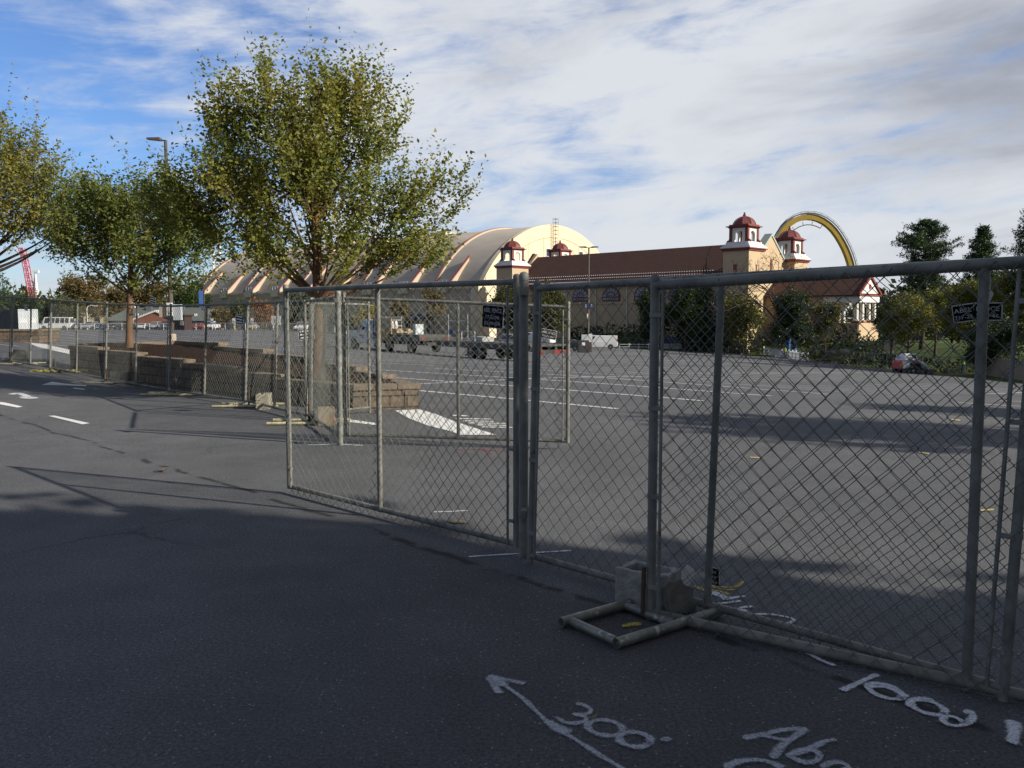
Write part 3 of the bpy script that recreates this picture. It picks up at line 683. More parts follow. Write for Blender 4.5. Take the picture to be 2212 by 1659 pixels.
b0 = gp(31, 777); cinder((b0.x + .1, b0.y + .1), R(20), 'tan concrete block beside the far left fence post', M['cblock'], (.40, .24, .30))
b1 = gp(252, 823); cinder((b1.x, b1.y + .15), R(-35), 'pale hollow concrete block at the fence below the young tree', M['cblock'], (.42, .22, .22))
b2 = gp(567, 884); cinder((b2.x, b2.y + .1), R(8), 'whitish concrete block standing upright at the fence left of the tall tree', M['cblock'], (.22, .42, .26))
b3 = gp(702, 919); cinder((b3.x, b3.y + .1), R(12), 'rust-stained concrete block at the fence just left of the far gate', mat('stained_block', (.40, .36, .28), (.36, .22, .10), 5, .95, 0, .4, 60), (.24, .30, .25))
def near_block():
    c = gp(1398, 1322)
    t = thing('concrete_block', 'grey hollow concrete block with a broken face leaning behind the nearest fence post', 'concrete block', (c.x + .02, c.y + .10, 0.008), R(-38), 'concrete blocks on the fence feet')
    b = MB(); L, W, H, th = .30, .20, .205, .034
    outer = [(-.15, -.10), (.13, -.10), (.155, -.07), (.15, .095), (-.14, .10)]
    def ring(o, i, z0, z1):
        n = len(o); vs = [(*p, z0) for p in o] + [(*p, z1) for p in o] + [(*p, z0) for p in i] + [(*p, z1) for p in i]; fs = []
        for k in range(n):
            j = (k + 1) % n; fs += [(k, j, n+j, n+k), (2*n+j, 2*n+k, 3*n+k, 3*n+j), (n+k, n+j, 3*n+j, 3*n+k), (j, k, 2*n+k, 2*n+j)]
        b.add(vs, fs)
    ring(outer, [(p[0] * .74, p[1] * .62) for p in outer], 0, H)
    o = b.build('shell', M['cblock_grey'], t, False, .007)
    s = o.modifiers.new('sub', 'SUBSURF'); s.subdivision_type = 'SIMPLE'; s.levels = 3; s.render_levels = 3
    tx = bpy.data.textures.new('chips', 'CLOUDS'); tx.noise_scale = .07
    dm = o.modifiers.new('chips', 'DISPLACE'); dm.texture = tx; dm.strength = .022; dm.mid_level = .55
    # flaked-off slab standing against it
    b = MB(); b.prism([(-.085, 0), (.09, 0), (.105, .05), (.085, .085), (.10, .12), (.035, .15), (.02, .185), (-.045, .175), (-.06, .15), (-.095, .155)], 'y', -.018, .018)
    k = b.build('broken_slab', mat('slab_stone', (.18, .165, .135), (.11, .10, .08), 16, .95, 0, .6, 40), t, False, .004); k.location = (.212, -.03, 0); k.rotation_euler = (R(-12), 0, R(68))
    return t
near_block()
def scraps():
    c = gp(1476, 1299)
    o = MB().prism([(-.028, .0), (.012, -.018), (.045, .055), (.030, .10), (-.012, .118), (-.042, .055)], 'y', -.0012, .0012).build('paper_scrap', M['paper'])
    o.location = (c.x + .015, c.y + .045, c.z + .075); o.rotation_euler = (R(-18), R(10), R(-20)); tag(o, 'torn white paper scrap caught behind the grey block near the nearest fence post', 'paper scrap')
scraps()
# ------------------------------------------------------------------ signs on the fences
def sign(loc, rz, w, h, lines, label, tilt=0., lean=0., rows=None, group='black signs wired to the fence', poly=None, body=None):
    t = thing('fence_sign', label, 'sign', loc, rz, group); t.rotation_euler = (lean, tilt, rz)
    c = .035 * w
    def rr(w, h, c): return [(-w/2 + c, -h/2), (w/2 - c, -h/2), (w/2, -h/2 + c), (w/2, h/2 - c), (w/2 - c, h/2), (-w/2 + c, h/2), (-w/2, h/2 - c), (-w/2, -h/2 + c)]
    MB().prism(rr(w, h, c), 'y', -.0015, .0015).build('border', M['signwhite'], t)
    MB().prism(rr(w * .95, h - .05 * w, c), 'y', -.0035, -.0016).build('board', M['signblack'], t)
    b = MB()
    for s, y, sz, ww in lines:
        vs, fs = text_geo(s, sz); 
        x0, x1 = min(v[0] for v in vs), max(v[0] for v in vs); k = ww / (x1 - x0); cy = (min(v[1] for v in vs) + max(v[1] for v in vs)) / 2
        b.add([((v[0] - (x0 + x1) / 2) * k, -.0050, v[1] - cy + y) for v in vs], fs)
    if lines: b.build('lettering', M['signwhite'], t)
    if rows:
        for y in rows: MB().box(-w * .40, w * .40, -.0052, -.0037, y - .012, y + .012).build('lettering', M['signwhite'], t)
    return t
rg = math.atan2(5.64 - 7.62, .02 + 1.985)
sign((at(1065, 684, 5.87).x, 5.80, at(1065, 684, 5.87).z), rg, .205, .155, [('ABEL FENCE', .042, .040, .170), ('717-252-2946', -.004, .034, .135), ('302-999-0099', -.046, .034, .155)],
     'black sign with three lines of white lettering on the near gate leaf', R(4))
q = at(1185, 722, 11.1); sign((q.x, q.y, q.z), R(5), .21, .12, [('ABEL FENCE', .022, .045, .18), ('717-252-2946', -.028, .034, .16)], 'small tilted black sign at the right end of the far gate leaf', R(11))
# the sign at the right edge is bent round the post: two boards in one thing
def bent_sign():
    c = at(2104, 673, 3.64); rz = math.atan2(2.72 - 4.56, 2.95 - .775)
    t = thing('fence_sign', 'bent black sign with white lettering behind the fence post at the right edge', 'sign', (c.x + .03, c.y + .055, c.z), rz, 'black signs wired to the fence')
    for nm, x0, x1, tilt, s1, s2, sx in (('right', .0, .108, 0, 'FENCE', '2-2946', .053), ('left', -.085, .0, R(-9), 'ABEL', '717-25', -.042)):
        k = MB().box(x0, x1, -.001, .001, -.039, .039).build('sign_half', M['signwhite'], t); k.rotation_euler = (0, tilt, 0)
        MB().box(x0 + (.004 if nm == 'left' else 0), x1 - (.005 if nm == 'right' else 0), -.0028, -.0012, -.034, .034).build('board', M['signblack'], k)
        b = MB()
        for s, y, sz in ((s1, .012, .027), (s2, -.018, .023)):
            vs, fs = text_geo(s, sz); xa, xb = min(v[0] for v in vs), max(v[0] for v in vs); kx = (.088 if nm == 'right' else .070) / (xb - xa)
            b.add([((v[0] - (xa + xb) / 2) * kx + sx, -.0044, v[1] - sz * .34 + y) for v in vs], fs)
        b.build('lettering', M['signwhite'], k)
    return t
bent_sign()
c = at(2128, 634, 3.62); o = MB().prism([(-.016, -.03), (.012, -.035), (.026, .0), (.012, .018), (.014, .062), (-.004, .04), (-.026, .028)], 'y', -.001, .001).build('paper_scrap', M['paper'])
o.location = (c.x + .03, c.y + .04, c.z); o.rotation_euler = (0, 0, R(-40)); tag(o, 'torn white paper scrap stuck in the mesh above the bent sign', 'paper scrap')
# small sign hanging upside down on the second panel's middle post
c = at(1534, 1243, 4.55); t = sign((c.x + .018, c.y - .02, c.z), R(-46), .062, .095, [], 'small black sign hanging upside down low on a fence post')
b = MB()
for s, y, sz in (('ABE', -.030, .026), ('PA', .0, .022), ('DE', .026, .022)):
    vs, fs = text_geo(s, sz); b.add([(-v[0], -.0050, -v[1] + sz * .3 + y) for v in vs], fs)
b.build('lettering', M['signwhite'], t)
for i, (px, py, Y, tl, d) in enumerate(((56, 664, 22.75, 6, 'farthest to the left along the fence'), (330, 650, 18.8, 8, 'high on the fence just right of the young tree trunk'), (352, 651, 0, 0, ''), (518, 690, 15.55, 5, 'on the fence left of the tall tree'), (662, 722, 13.55, -6, 'on the short panel turned towards the tall tree'))):
    if not d: continue
    q = at(px, py, Y - .06); sign((q.x, q.y, q.z), R(-44 if i < 4 else 20), .25, .17, [], 'small black sign ' + d, R(tl), 0, (.05, .0, -.05))
# litter
def litter():
    rng = np.random.RandomState(5); V = []; F = []
    for i in range(60):
        if i < 22: px, py = rng.uniform(0, 2200), 900 + 700 * rng.rand() ** 1.1
        else: px, py = rng.uniform(300, 1400), rng.uniform(900, 1200)
        p = gp(px, py); s = .008 + .014 * rng.rand(); a = rng.rand() * 6.28
        u = Vector((math.cos(a), math.sin(a), rng.uniform(-.1, .3))) * s; w = Vector((-math.sin(a), math.cos(a), rng.uniform(-.2, .4))) * s * .45
        b = Vector((p.x, p.y, p.z + .012)); o = len(V); V += [b - u, b - w, b + u, b + w]; F.append((o, o+1, o+2, o+3))
    p = gp(349, 1020)
    for k in range(5):
        a = k * 1.25; u = Vector((math.cos(a), math.sin(a), .25)) * .07; w = Vector((-math.sin(a), math.cos(a), .3)) * .022; b = Vector((p.x, p.y, p.z + .015)); o = len(V); V += [b, b + u * .5 - w, b + u, b + u * .5 + w]; F.append((o, o+1, o+2, o+3))
    o = np_obj('fallen_leaves', np.array([tuple(v) for v in V]), np.array(F), M['leaf_fallen']); tag(o, 'scattered fallen leaves and bits on the asphalt', 'fallen leaves', kind='stuff')
litter()
# ------------------------------------------------------------------ stone planters
def planter():
    ox, oy = -11.95, 23.2; rz = math.atan2(14.5 - 23.2, -2.7 + 11.95); o = Vector((ox, oy, 0)); z0 = G(ox, oy)
    t = thing('stone_planter', 'long stepped planter of split-face stone blocks with mulch and two trees', 'planter', (ox, oy, 0), rz)
    ca, sa = math.cos(-rz), math.sin(-rz)
    def loc(x, y): x -= ox; y -= oy; return (x * ca - y * sa, x * sa + y * ca)
    def wld(x, y): return (ox + x * math.cos(rz) - y * math.sin(rz), oy + x * math.sin(rz) + y * math.cos(rz))
    th = .24
    def wall(p, q, top, bot=None):
        """one straight run of wall with its cap course"""
        p, q = Vector((*p, 0)), Vector((*q, 0)); d = (q - p); L = d.length; d.normalize()
        k = MB().box(0, L, 0, th, -.25, top - .10)
        Mx = Matrix.Translation(p) @ Matrix.Rotation(math.atan2(d.y, d.x), 4, 'Z')
        k.build('retaining_wall', M['block'], t).matrix_local = Mx
        c = MB(); n = max(1, round(L / .44)); rng = random.Random(int(L * 100))
        for i in range(n):
            a, b = L * i / n, L * (i + 1) / n; j = rng.uniform(-.008, .008)
            c.box(a + .003, b - .003, -.035 + j, th + .03 + j, top - .098, top + rng.uniform(-.004, .004))
        c.build('cap_stones', M['cap'], t, False, .012).matrix_local = Mx
    LN = loc(-2.7, 14.5)[0]
    near = [(0, 2.0, .77), (1.85, 4.2, .70), (4.0, 6.6, .62), (6.4, 8.7, .545), (8.5, 10.2, .46), (10.0, LN, .40)]
    for i, (a, b, z) in enumerate(near): wall((a, .0035 * (i % 2)), (b, .0035 * (i % 2)), z)
    tip = loc(-1.62, 14.85); tf = loc(-2.05, 15.9)
    wall((LN, 0), tip, .405); wall(tip, tf, .40)
    far = [(loc(-2.4, 16.1), loc(-3.2, 17.2), .47), (loc(-3.1, 17.2), loc(-4.6, 19.2), .55), (loc(-4.5, 19.25), loc(-6.3, 21.4), .64), (loc(-6.2, 21.5), loc(-8.2, 23.7), .73), (loc(-8.1, 23.8), loc(-10.1, 25.6), .82)]
    for a, b, z in far: wall(b, a, z)
    wall(loc(-10.1, 25.7), (0, .24), .815)
    # mulch bed: a mound falling with the walls
    pl = [(0.15, .2), (LN, .2), tip, tf, loc(-3.1, 17.3), loc(-4.5, 19.3), loc(-6.2, 21.5), loc(-8.1, 23.8), loc(-10.1, 25.5)]
    def inside(x, y):
        r = False; n = len(pl)
        for i in range(n):
            (x1, y1), (x2, y2) = pl[i], pl[(i + 1) % n]
            if (y1 > y) != (y2 > y) and x < (x2 - x1) * (y - y1) / (y2 - y1) + x1: r = not r
        return r
    b = MB(); st = .2; rng = random.Random(3); idx = {}
    xs = [i * st for i in range(0, 75)]; ys = [i * st for i in range(0, 26)]
    for i, x in enumerate(xs):
        for j, y in enumerate(ys):
            if inside(x, y): 
                idx[i, j] = len(b.v); top = .79 - .034 * x
                b.v.append((x, y, top + rng.uniform(-.025, .025) + .05 * math.sin(y * 1.6) - .03))
    for (i, j) in list(idx):
        q = [(i, j), (i+1, j), (i+1, j+1), (i, j+1)]
        if all(k in idx for k in q): b.f.append(tuple(idx[k] for k in q)); b.m.append(0)
    b.build('mulch', M['mulch'], t, True)
    return t
planter()
def planter_two():
    p = gp(85, 741); L = 22.0; rz = R(6)
    t = thing('stone_planter', 'sunlit planter of tan stone blocks at the far left edge of the lot', 'planter', (p.x, p.y, p.z), rz)
    MB().box(-L, 0, 0, .35, -.3, .66).build('retaining_wall', M['block'], t); MB().box(-.35, 0, .35, 2.8, -.3, .659).build('retaining_wall', M['block'], t)
    c = MB(); n = int(L / .45)
    for i in range(n): c.box(-L + i * .45 + .004, -L + (i + 1) * .45 - .004, -.05, .4, .662, .78)
    c.box(-.4, .04, .40, 2.8, .662, .776); c.build('cap_stones', M['cap'], t, False, .012)
    MB().box(-L + .1, -.3, .3, 2.7, .2, .70).build('mulch', M['mulch'], t)
planter_two()
# ------------------------------------------------------------------ trees
def np_tubes(paths):
    """paths: list of (points (k,3), radii, sides) -> V, F"""
    V, F, o = [], [], 0
    for P, rr, n in paths:
        P = np.asarray(P, float); k = len(P); T = np.gradient(P, axis=0); T /= np.linalg.norm(T, axis=1)[:, None] + 1e-9
        a = np.cross(T, [0.31, .2, .93]); a /= np.linalg.norm(a, axis=1)[:, None] + 1e-9; b = np.cross(T, a)
        q = 2 * np.pi * np.arange(n) / n; rr = np.asarray(rr)[:, None, None]
        V.append((P[:, None] + rr * (a[:, None] * np.cos(q)[None, :, None] + b[:, None] * np.sin(q)[None, :, None])).reshape(-1, 3))
        i = np.arange(k - 1)[:, None] * n; j = np.arange(n)[None]; j2 = (j + 1) % n
        F.append(np.stack([i + j, i + j2, i + n + j2, i + n + j], -1).reshape(-1, 4) + o); o += k * n
    return np.concatenate(V), np.concatenate(F)
def leaves_geo(P, D, s, rng, wid=.45):
    n = len(P); D = D / (np.linalg.norm(D, axis=1)[:, None] + 1e-9)
    S = np.cross(D, rng.randn(n, 3)); S /= np.linalg.norm(S, axis=1)[:, None] + 1e-9
    Nn = np.cross(D, S); s = s[:, None]
    V = np.stack([P, P + D * s * .5 + S * s * wid * .5, P + D * s + Nn * s * .12, P + D * s * .5 - S * s * wid * .5], 1).reshape(-1, 3)
    return V, np.arange(n * 4).reshape(n, 4)
def sample_crown(ell, n, rng, shell=.45, holes=0.):
    ell = np.array(ell, float); w = (ell[:, 3] * ell[:, 4] * ell[:, 5]) ** .85; k = rng.choice(len(ell), n, p=w / w.sum())
    d = rng.randn(n, 3); d /= np.linalg.norm(d, axis=1)[:, None]; r = rng.rand(n)[:, None] ** shell
    return ell[k, :3] + d * r * ell[k, 3:6], d, k
def tree(name, label, cat, base, crown, ntw=300, lpt=14, twl=.6, ls=.07, th=2.5, tr=.12, leaf='leaf_green', bark='bark_dark', limbs=14, up=.6, seed=1, group=None, fork=.45, lean=(0, 0), branchlets=True,
         droop=0., wid=.52, shell=.5, limb_r=None, out=.8, clump=0., spray=0., fan=1, trunk_top=None, zoff=0.):
    rng = np.random.RandomState(seed); z0 = G(*base) + zoff
    t = thing(name, label, cat, (base[0], base[1], z0), 0, group)
    ell = np.array(crown, float); cz = (ell[:, 2] * ell[:, 3]).sum() / ell[:, 3].sum(); cx = (ell[:, 0] * ell[:, 3]).sum() / ell[:, 3].sum() * .5; cy = (ell[:, 1] * ell[:, 3]).sum() / ell[:, 3].sum() * .5
    ztop = trunk_top or (ell[:, 2] + ell[:, 5] * .5).max()
    # trunk
    k = 12; u = np.linspace(0, 1, k)[:, None]
    TP = np.concatenate([lean[0] * u + cx * u ** 2 + .05 * tr * 20 * .1 * np.sin(5 * u + seed), lean[1] * u + cy * u ** 2 + .04 * np.cos(4 * u + seed) - .04, ztop * u - .1 * (1 - u)], 1)
    TR = tr * (1 - .80 * u[:, 0]); TR[0] *= 1.35; TR[1] *= 1.06
    paths = [(TP, TR, 10)]
    E, dd, kk = sample_crown(crown, limbs, rng, .3)
    E = ell[kk, :3] + (E - ell[kk, :3]) * .72
    att = [TP[k // 2:]]
    for e in E:
        hd = math.hypot(e[0], e[1]); zs = np.clip(e[2] - hd * rng.uniform(.7, 1.2) - .1 * ztop, th * fork * 2 if fork else .3, ztop * .92); zs = max(zs, th * .92)
        i = np.clip(zs / ztop, 0, 1); p0 = np.array([np.interp(i, u[:, 0], TP[:, c]) for c in range(3)]); r0 = np.interp(i, u[:, 0], TR) * .62
        mid = p0 + (e - p0) * .5 + np.array([0, 0, -.12 * np.linalg.norm(e - p0) * (1 if e[2] > p0[2] else -1)]) + rng.randn(3) * .05 * np.linalg.norm(e - p0)
        tt = np.linspace(0, 1, 9)[:, None]; C = (1 - tt) ** 2 * p0 + 2 * tt * (1 - tt) * mid + tt ** 2 * e
        paths.append((C, np.linspace(min(r0, limb_r or 9), max(.006, tr * .05), 9), 6)); att.append(C[3:])
    A = np.concatenate(att)
    if fan > 1:                                   # twigs grouped into flat sprays along a common branchlet
        nb = max(1, ntw // fan); ntw = nb * fan
        Pb, d, kk = sample_crown(crown, nb, rng, shell)
        ob = Pb - np.array([0, 0, cz * .72]); ob /= np.linalg.norm(ob, axis=1)[:, None] + 1e-9
        Db = ob * out + np.array([0, 0, up]) + rng.randn(nb, 3) * .30; Db /= np.linalg.norm(Db, axis=1)[:, None]
        Sb = np.cross(Db, rng.randn(nb, 3)); Sb /= np.linalg.norm(Sb, axis=1)[:, None] + 1e-9
        q = np.repeat(np.arange(nb), fan); u = np.tile(np.linspace(-.3, 1., fan), nb); sg0 = np.tile(np.where(np.arange(fan) % 2 == 0, 1, -1), nb); sg0 = np.where(u > .95, 0, sg0)
        P = Pb[q] + Db[q] * (u * twl * 1.1)[:, None] + rng.randn(ntw, 3) * .03
        D = Db[q] * .8 + Sb[q] * (sg0 * .55)[:, None] + rng.randn(ntw, 3) * .14 + np.array([0, 0, .12]); D /= np.linalg.norm(D, axis=1)[:, None]
    else:
        P, d, kk = sample_crown(crown, ntw, rng, shell)
    od = P - np.array([0, 0, cz * .75]); od /= np.linalg.norm(od, axis=1)[:, None] + 1e-9
    if fan <= 1: D = od * out + np.array([0, 0, up]) + rng.randn(ntw, 3) * .32
    D /= np.linalg.norm(D, axis=1)[:, None]
    V, F = np_tubes(paths); np_obj('trunk', V, F, M[bark], t, True); paths = []
    if branchlets:
        if fan > 1:
            for i in range(nb):
                j = np.argmin(((A - Pb[i]) ** 2).sum(1)); a = A[j]; L = np.linalg.norm(Pb[i] - a)
                m = (a + Pb[i]) / 2 + rng.randn(3) * .06 * L - Db[i] * .2 * L; tt = np.linspace(0, 1, 4)[:, None]
                C = (1 - tt) ** 2 * a + 2 * tt * (1 - tt) * m + tt ** 2 * Pb[i]
                paths.append((np.vstack([C, Pb[i] + Db[i] * twl * 1.1]), np.array([.008, .007, .0055, .004, .002]) * max(1, tr / .12), 3))
            for i in range(0, ntw, 2): paths.append((np.array([P[i] - D[i] * twl * .15, P[i] + D[i] * twl * .9]), np.array([.0022, .0012]) * max(1, tr / .12), 3))
        else:
            for i in range(0, ntw):
                j = np.argmin(((A - P[i]) ** 2).sum(1)); a = A[j]; L = np.linalg.norm(P[i] - a)
                m = (a + P[i]) / 2 + rng.randn(3) * .06 * L - D[i] * .15 * L; tt = np.linspace(0, 1, 4)[:, None]
                C = (1 - tt) ** 2 * a + 2 * tt * (1 - tt) * m + tt ** 2 * P[i]; e = P[i] + D[i] * twl * .9
                paths.append((np.vstack([C, e]), np.array([.009, .008, .006, .004, .002]) * max(1, tr / .12), 3))
        V, F = np_tubes(paths); np_obj('twigs', V, F, M['bark_dark'], t, True)
    # leaves along each twig, alternately left and right
    n = ntw * lpt; q = np.repeat(np.arange(ntw), lpt); s = np.tile(np.linspace(-.15, 1, lpt), ntw); L = (twl * rng.uniform(.55, 1.35, ntw) * np.where(rng.rand(ntw) < spray, 2.1, 1.0))[q]
    B = P[q] + D[q] * (s * L)[:, None]; B[:, 2] -= droop * (s * L) ** 2
    side = np.cross(D[q], np.array([0, 0, 1.0]) + rng.randn(n, 3) * .4); side /= np.linalg.norm(side, axis=1)[:, None] + 1e-9
    sg = np.where(np.arange(n) % 2 == 0, 1, -1)[:, None]
    LD = D[q] * .5 + side * sg * .75 + rng.randn(n, 3) * .35 - np.array([0, 0, .15])
    B = B + rng.randn(n, 3) * (clump if clump else twl * .06)
    V, F = leaves_geo(B, LD, ls * rng.uniform(.65, 1.3, n), rng, wid); np_obj('crown', V, F, M[leaf], t)
    return t
def bush(name, label, cat, base, crown, n=1500, ls=.3, leaf='leaf_dark', seed=1, group=None, zoff=0.):
    """low shrub or hedge: short stems and leaves in lumpy clumps"""
    rng = np.random.RandomState(seed); z0 = G(*base) + zoff
    t = thing(name, label, cat, (base[0], base[1], z0), 0, group); ell = np.array(crown, float)
    P, d, k = sample_crown(crown, n, rng, .35); c = .12 * ell[k, 3:6].min(1)[:, None]
    lump = np.sin(P * (3.0 / ell[k, 3:6].max(1)[:, None]) * 2.2 + seed).sum(1)[:, None] * .06 * ell[k, 3:6].max(1)[:, None]
    P = P + d * lump; P[:, 2] = np.maximum(P[:, 2], .02)
    V, F = leaves_geo(P, d + rng.randn(n, 3) * .7 + np.array([0, 0, .3]), ls * rng.uniform(.6, 1.4, n), rng, .6); np_obj('foliage', V, F, M[leaf], t)
    return t
# the three planter trees of the planters
tree('planter_tree', 'tall vase-shaped tree with yellowing leaves standing in the stepped planter', 'tree', (-3.62, 15.9),
     [(-.1, 0, 4.1, 1.05, 1.2, 1.0), (-.85, 0, 4.9, .55, .8, .72), (-.15, .1, 5.0, .42, .7, .55), (.42, .1, 4.95, .48, .8, .62), (1.05, 0, 4.7, .42, .7, .5), (-1.5, .0, 4.65, .40, .7, .45), (1.15, 0, 4.15, .5, .8, .42), (-1.3, 0, 4.2, .48, .8, .45), (1.5, 0, 4.6, .25, .4, .35),
      (-.1, 0, 3.35, 1.5, 1.4, .75), (1.45, 0, 3.05, .85, 1.0, .55), (2.1, 0, 3.2, .6, .7, .38), (2.6, 0, 3.3, .34, .4, .26), (-1.55, 0, 3.35, .8, 1.0, .6), (.8, -.3, 2.6, .95, .9, .40), (1.7, 0, 2.45, .6, .7, .3), (-.9, 0, 2.6, .6, .8, .32), (-2.2, 0, 3.15, .5, .6, .5), (-2.0, 0, 2.75, .6, .7, .4), (-2.6, 0, 2.95, .42, .5, .4), (-1.05, -.2, 2.2, .5, .7, .32), (-.35, -.5, 2.25, .7, .6, .38), (.5, -.4, 2.2, .8, .7, .36), (1.35, 0, 2.15, .8, .8, .36), (2.0, 0, 2.3, .5, .6, .3)],
     spray=.15, fan=7, ntw=3000, lpt=16, twl=.42, ls=.082, th=1.75, tr=.125, leaf='leaf_main', bark='bark', limbs=30, up=.95, seed=7, limb_r=.042, out=.75, trunk_top=5.4, lean=(.12, 0), zoff=.38, shell=.55)
tree('planter_tree', 'young tree with a thin trunk at the left end of the stepped planter', 'tree', (-9.98, 22.45),
     [(0, 0, 3.05, 1.7, 1.6, .75), (-.5, 0, 3.6, .9, 1.1, .6), (.7, 0, 3.55, .9, 1.0, .55), (1.6, 0, 2.85, .75, .8, .6), (1.3, 0, 3.3, .6, .7, .4), (-1.2, 0, 2.75, .8, .9, .5), (.2, 0, 1.85, .9, .8, .25), (1.2, 0, 1.7, .6, .6, .25), (.2, -.2, 2.45, 1.6, 1.2, .42), (1.7, 0, 2.2, .6, .7, .32)],
     spray=.12, fan=7, ntw=2000, lpt=15, twl=.42, ls=.095, th=1.75, tr=.105, leaf='leaf_small', bark='bark', limbs=18, up=.6, seed=11, limb_r=.032, trunk_top=3.5, zoff=.55)
tree('planter_tree', 'large golden tree reaching in from the left edge above the sunlit planter', 'tree', (-24.2, 36.5),
     [(0, 0, 6.4, 4.3, 4, 2.4), (1.8, 0, 7.2, 2.9, 2.6, 1.5), (3.6, 0, 5.6, 2.4, 2.2, 1.4), (-1.5, 0, 8, 2.6, 2.6, 1.5), (2.5, -.5, 4.3, 2.6, 2.2, .8), (4.3, 0, 4.6, 1.6, 1.6, .8), (4.9, 0, 5.6, 1.2, 1.2, .9), (5.2, 0, 4.0, 1.1, 1.1, .7)],
     spray=.12, fan=7, ntw=2500, lpt=15, twl=.8, ls=.15, th=2.6, tr=.26, leaf='leaf_gold', bark='bark_dark', limbs=24, up=.7, seed=4, limb_r=.11, trunk_top=7.5, zoff=.4)
# trees outside the picture to the right that shade the foreground
for i, (x, y, h, r, lb) in enumerate(((15.2, -5.2, 8.2, 4.6, 'large shade tree standing right of the camera, nearest the road'), (22.2, -7.9, 9.0, 5.2, 'large shade tree right of the camera, behind the first one'), (9.4, -6.0, 8.4, 4.6, 'large shade tree right of and behind the camera'), (29.5, -11.4, 10.5, 5.4, 'tallest shade tree farthest to the right of the camera'), (11.4, -1.6, 7.6, 2.3, 'smaller shade tree close at the right of the camera'))):
    tree('shade_tree', lb, 'tree', (x, y), [(0, 0, h, r, r, 3.6), (r * .5, .5, h - 1.5, r * .7, r * .7, 2.4), (-r * .5, -.5, h - 1.2, r * .7, r * .7, 2.4)], ntw=700, lpt=12, twl=1.0, ls=.52, th=3, tr=.3, leaf='leaf_green', limbs=12, seed=50 + i, group='shade trees beside the camera', branchlets=False)
for i, (x, y, h, r, hz) in enumerate(((19.2, 6.1, 7.4, 1.7, 1.5), (26.5, 4.4, 7.8, 1.9, 1.7), (17.6, -1.5, 6.6, .8, .8), (23.0, 9.6, 7.4, 1.1, 1.0))):
    tree('shade_tree', ('slender tree right of the camera shading the lot', 'second slender tree right of the camera, farther off', 'small slender tree right of the camera near the road', 'thin tree right of the camera, deepest in the lot')[i], 'tree', (x, y), [(0, 0, h, r, r, hz)], ntw=170, lpt=12, twl=.7, ls=.34, th=3, tr=.16, leaf='leaf_green', limbs=8, seed=60 + i, group='shade trees beside the camera', branchlets=False)

# helper: a background tree from its place in the photograph (centre x, foot y, top y, crown width) at distance Y
def bg(name, label, px, foot, top, wid, Y, leaf, seed, group='trees around the arena', trunk=.25, n=1.0, lobes=9, cat='tree', flat=1.0, ls=None, bark='bark_dark'):
    k = Y / FPX; x = (px - CX) * k; z = G(x, Y); zt = CAM_Z + (HOR - top) * k; h = zt - z; w = wid * k / 2; rng = random.Random(seed)
    cb = h * trunk; ch = (h - cb) / 2; cr = [(0, 0, cb + ch, w * .66, w * .7, ch * .85)]
    for i in range(lobes):
        a = 2 * math.pi * i / lobes + rng.random(); q = rng.uniform(.30, .72)
        cr.append((w * q * math.cos(a), w * q * math.sin(a), cb + ch * rng.uniform(.40, 1.6), w * rng.uniform(.28, .46), w * .42, ch * rng.uniform(.26, .42)))
    A = w * ch * 4; s = ls or max(.13, .0019 * Y); nt = int(np.clip(A / (s * s) * .95 * n, 250, 2000))
    return tree(name, label, cat, (x, Y), cr, ntw=nt, lpt=9, twl=s * 3.0, ls=s * 1.25, th=cb, tr=max(.1, h * .02), leaf=leaf, limbs=10, seed=seed, group=group, branchlets=False, clump=s * .5, wid=.6, bark=bark)
GB = 'trees in front of the church-like hall'
bg('leafy_tree', 'round olive-brown tree in front of the belfry tower beside the big arch', 1094, 742, 607, 92, 160, 'leaf_olive', 101, GB, .08, 1.5)
bg('leafy_tree', 'taller olive-brown tree right of the belfry tower beside the big arch', 1184, 748, 601, 98, 156, 'leaf_olive', 102, GB, .06, 1.5)
bg('leafy_tree', 'green tree covering the wall right of the two arched windows', 1408, 745, 617, 84, 154, 'leaf_green', 103, GB, .12, 1.2)
bg('leafy_tree', 'broad green tree left of the pointed conifer', 1482, 745, 607, 104, 151, 'leaf_green', 104, GB, .14, 1.3)
bg('leafy_tree', 'yellowish bushy tree at the foot of the right belfry tower', 1596, 750, 634, 106, 144.5, 'leaf_yellow', 105, GB, .12, 1.2)
bg('leafy_tree', 'dark green tree in front of the brown-roofed portico wing', 1712, 738, 616, 112, 135, 'leaf_dark', 106, GB, .1, 1.5)
bg('leafy_tree', 'small olive tree beside the white portico columns', 1782, 746, 652, 66, 124, 'leaf_olive', 107, GB, .25, .9)
def conifer(label, px, foot, top, wid, Y, seed, leaf='leaf_pine', group='conifers', low=.06, power=1., name='conifer'):
    k = Y / FPX; x = (px - CX) * k; z = G(x, Y); h = CAM_Z + (HOR - top) * k - z; w = wid * k / 2; cr = []; rng = random.Random(seed); nl = 9
    for i in range(nl):
        u = i / (nl - 1); r = w * (1 - u) ** power * rng.uniform(.85, 1.1) + w * .07
        cr.append((rng.uniform(-.12, .12) * r, 0, h * (low + (1 - low) * u) - .02 * h, r, r, h * .085))
    s = max(.12, .0017 * Y); return tree(name, label, 'tree', (x, Y), cr, ntw=int(np.clip(w * h / (s * s) * .8, 250, 1500)), lpt=9, twl=s * 3, ls=s * 1.2, th=.3, tr=h * .016, leaf=leaf, limbs=6, seed=seed, group=group, branchlets=False, up=.1, clump=s * .4, wid=.5, trunk_top=h * .97)
conifer('pointed dark conifer rising against the brown roof', 1522, 745, 553, 74, 152, 201)
conifer('dark conifer half hidden behind the other trees left of the right belfry tower', 1556, 745, 612, 60, 149, 202)
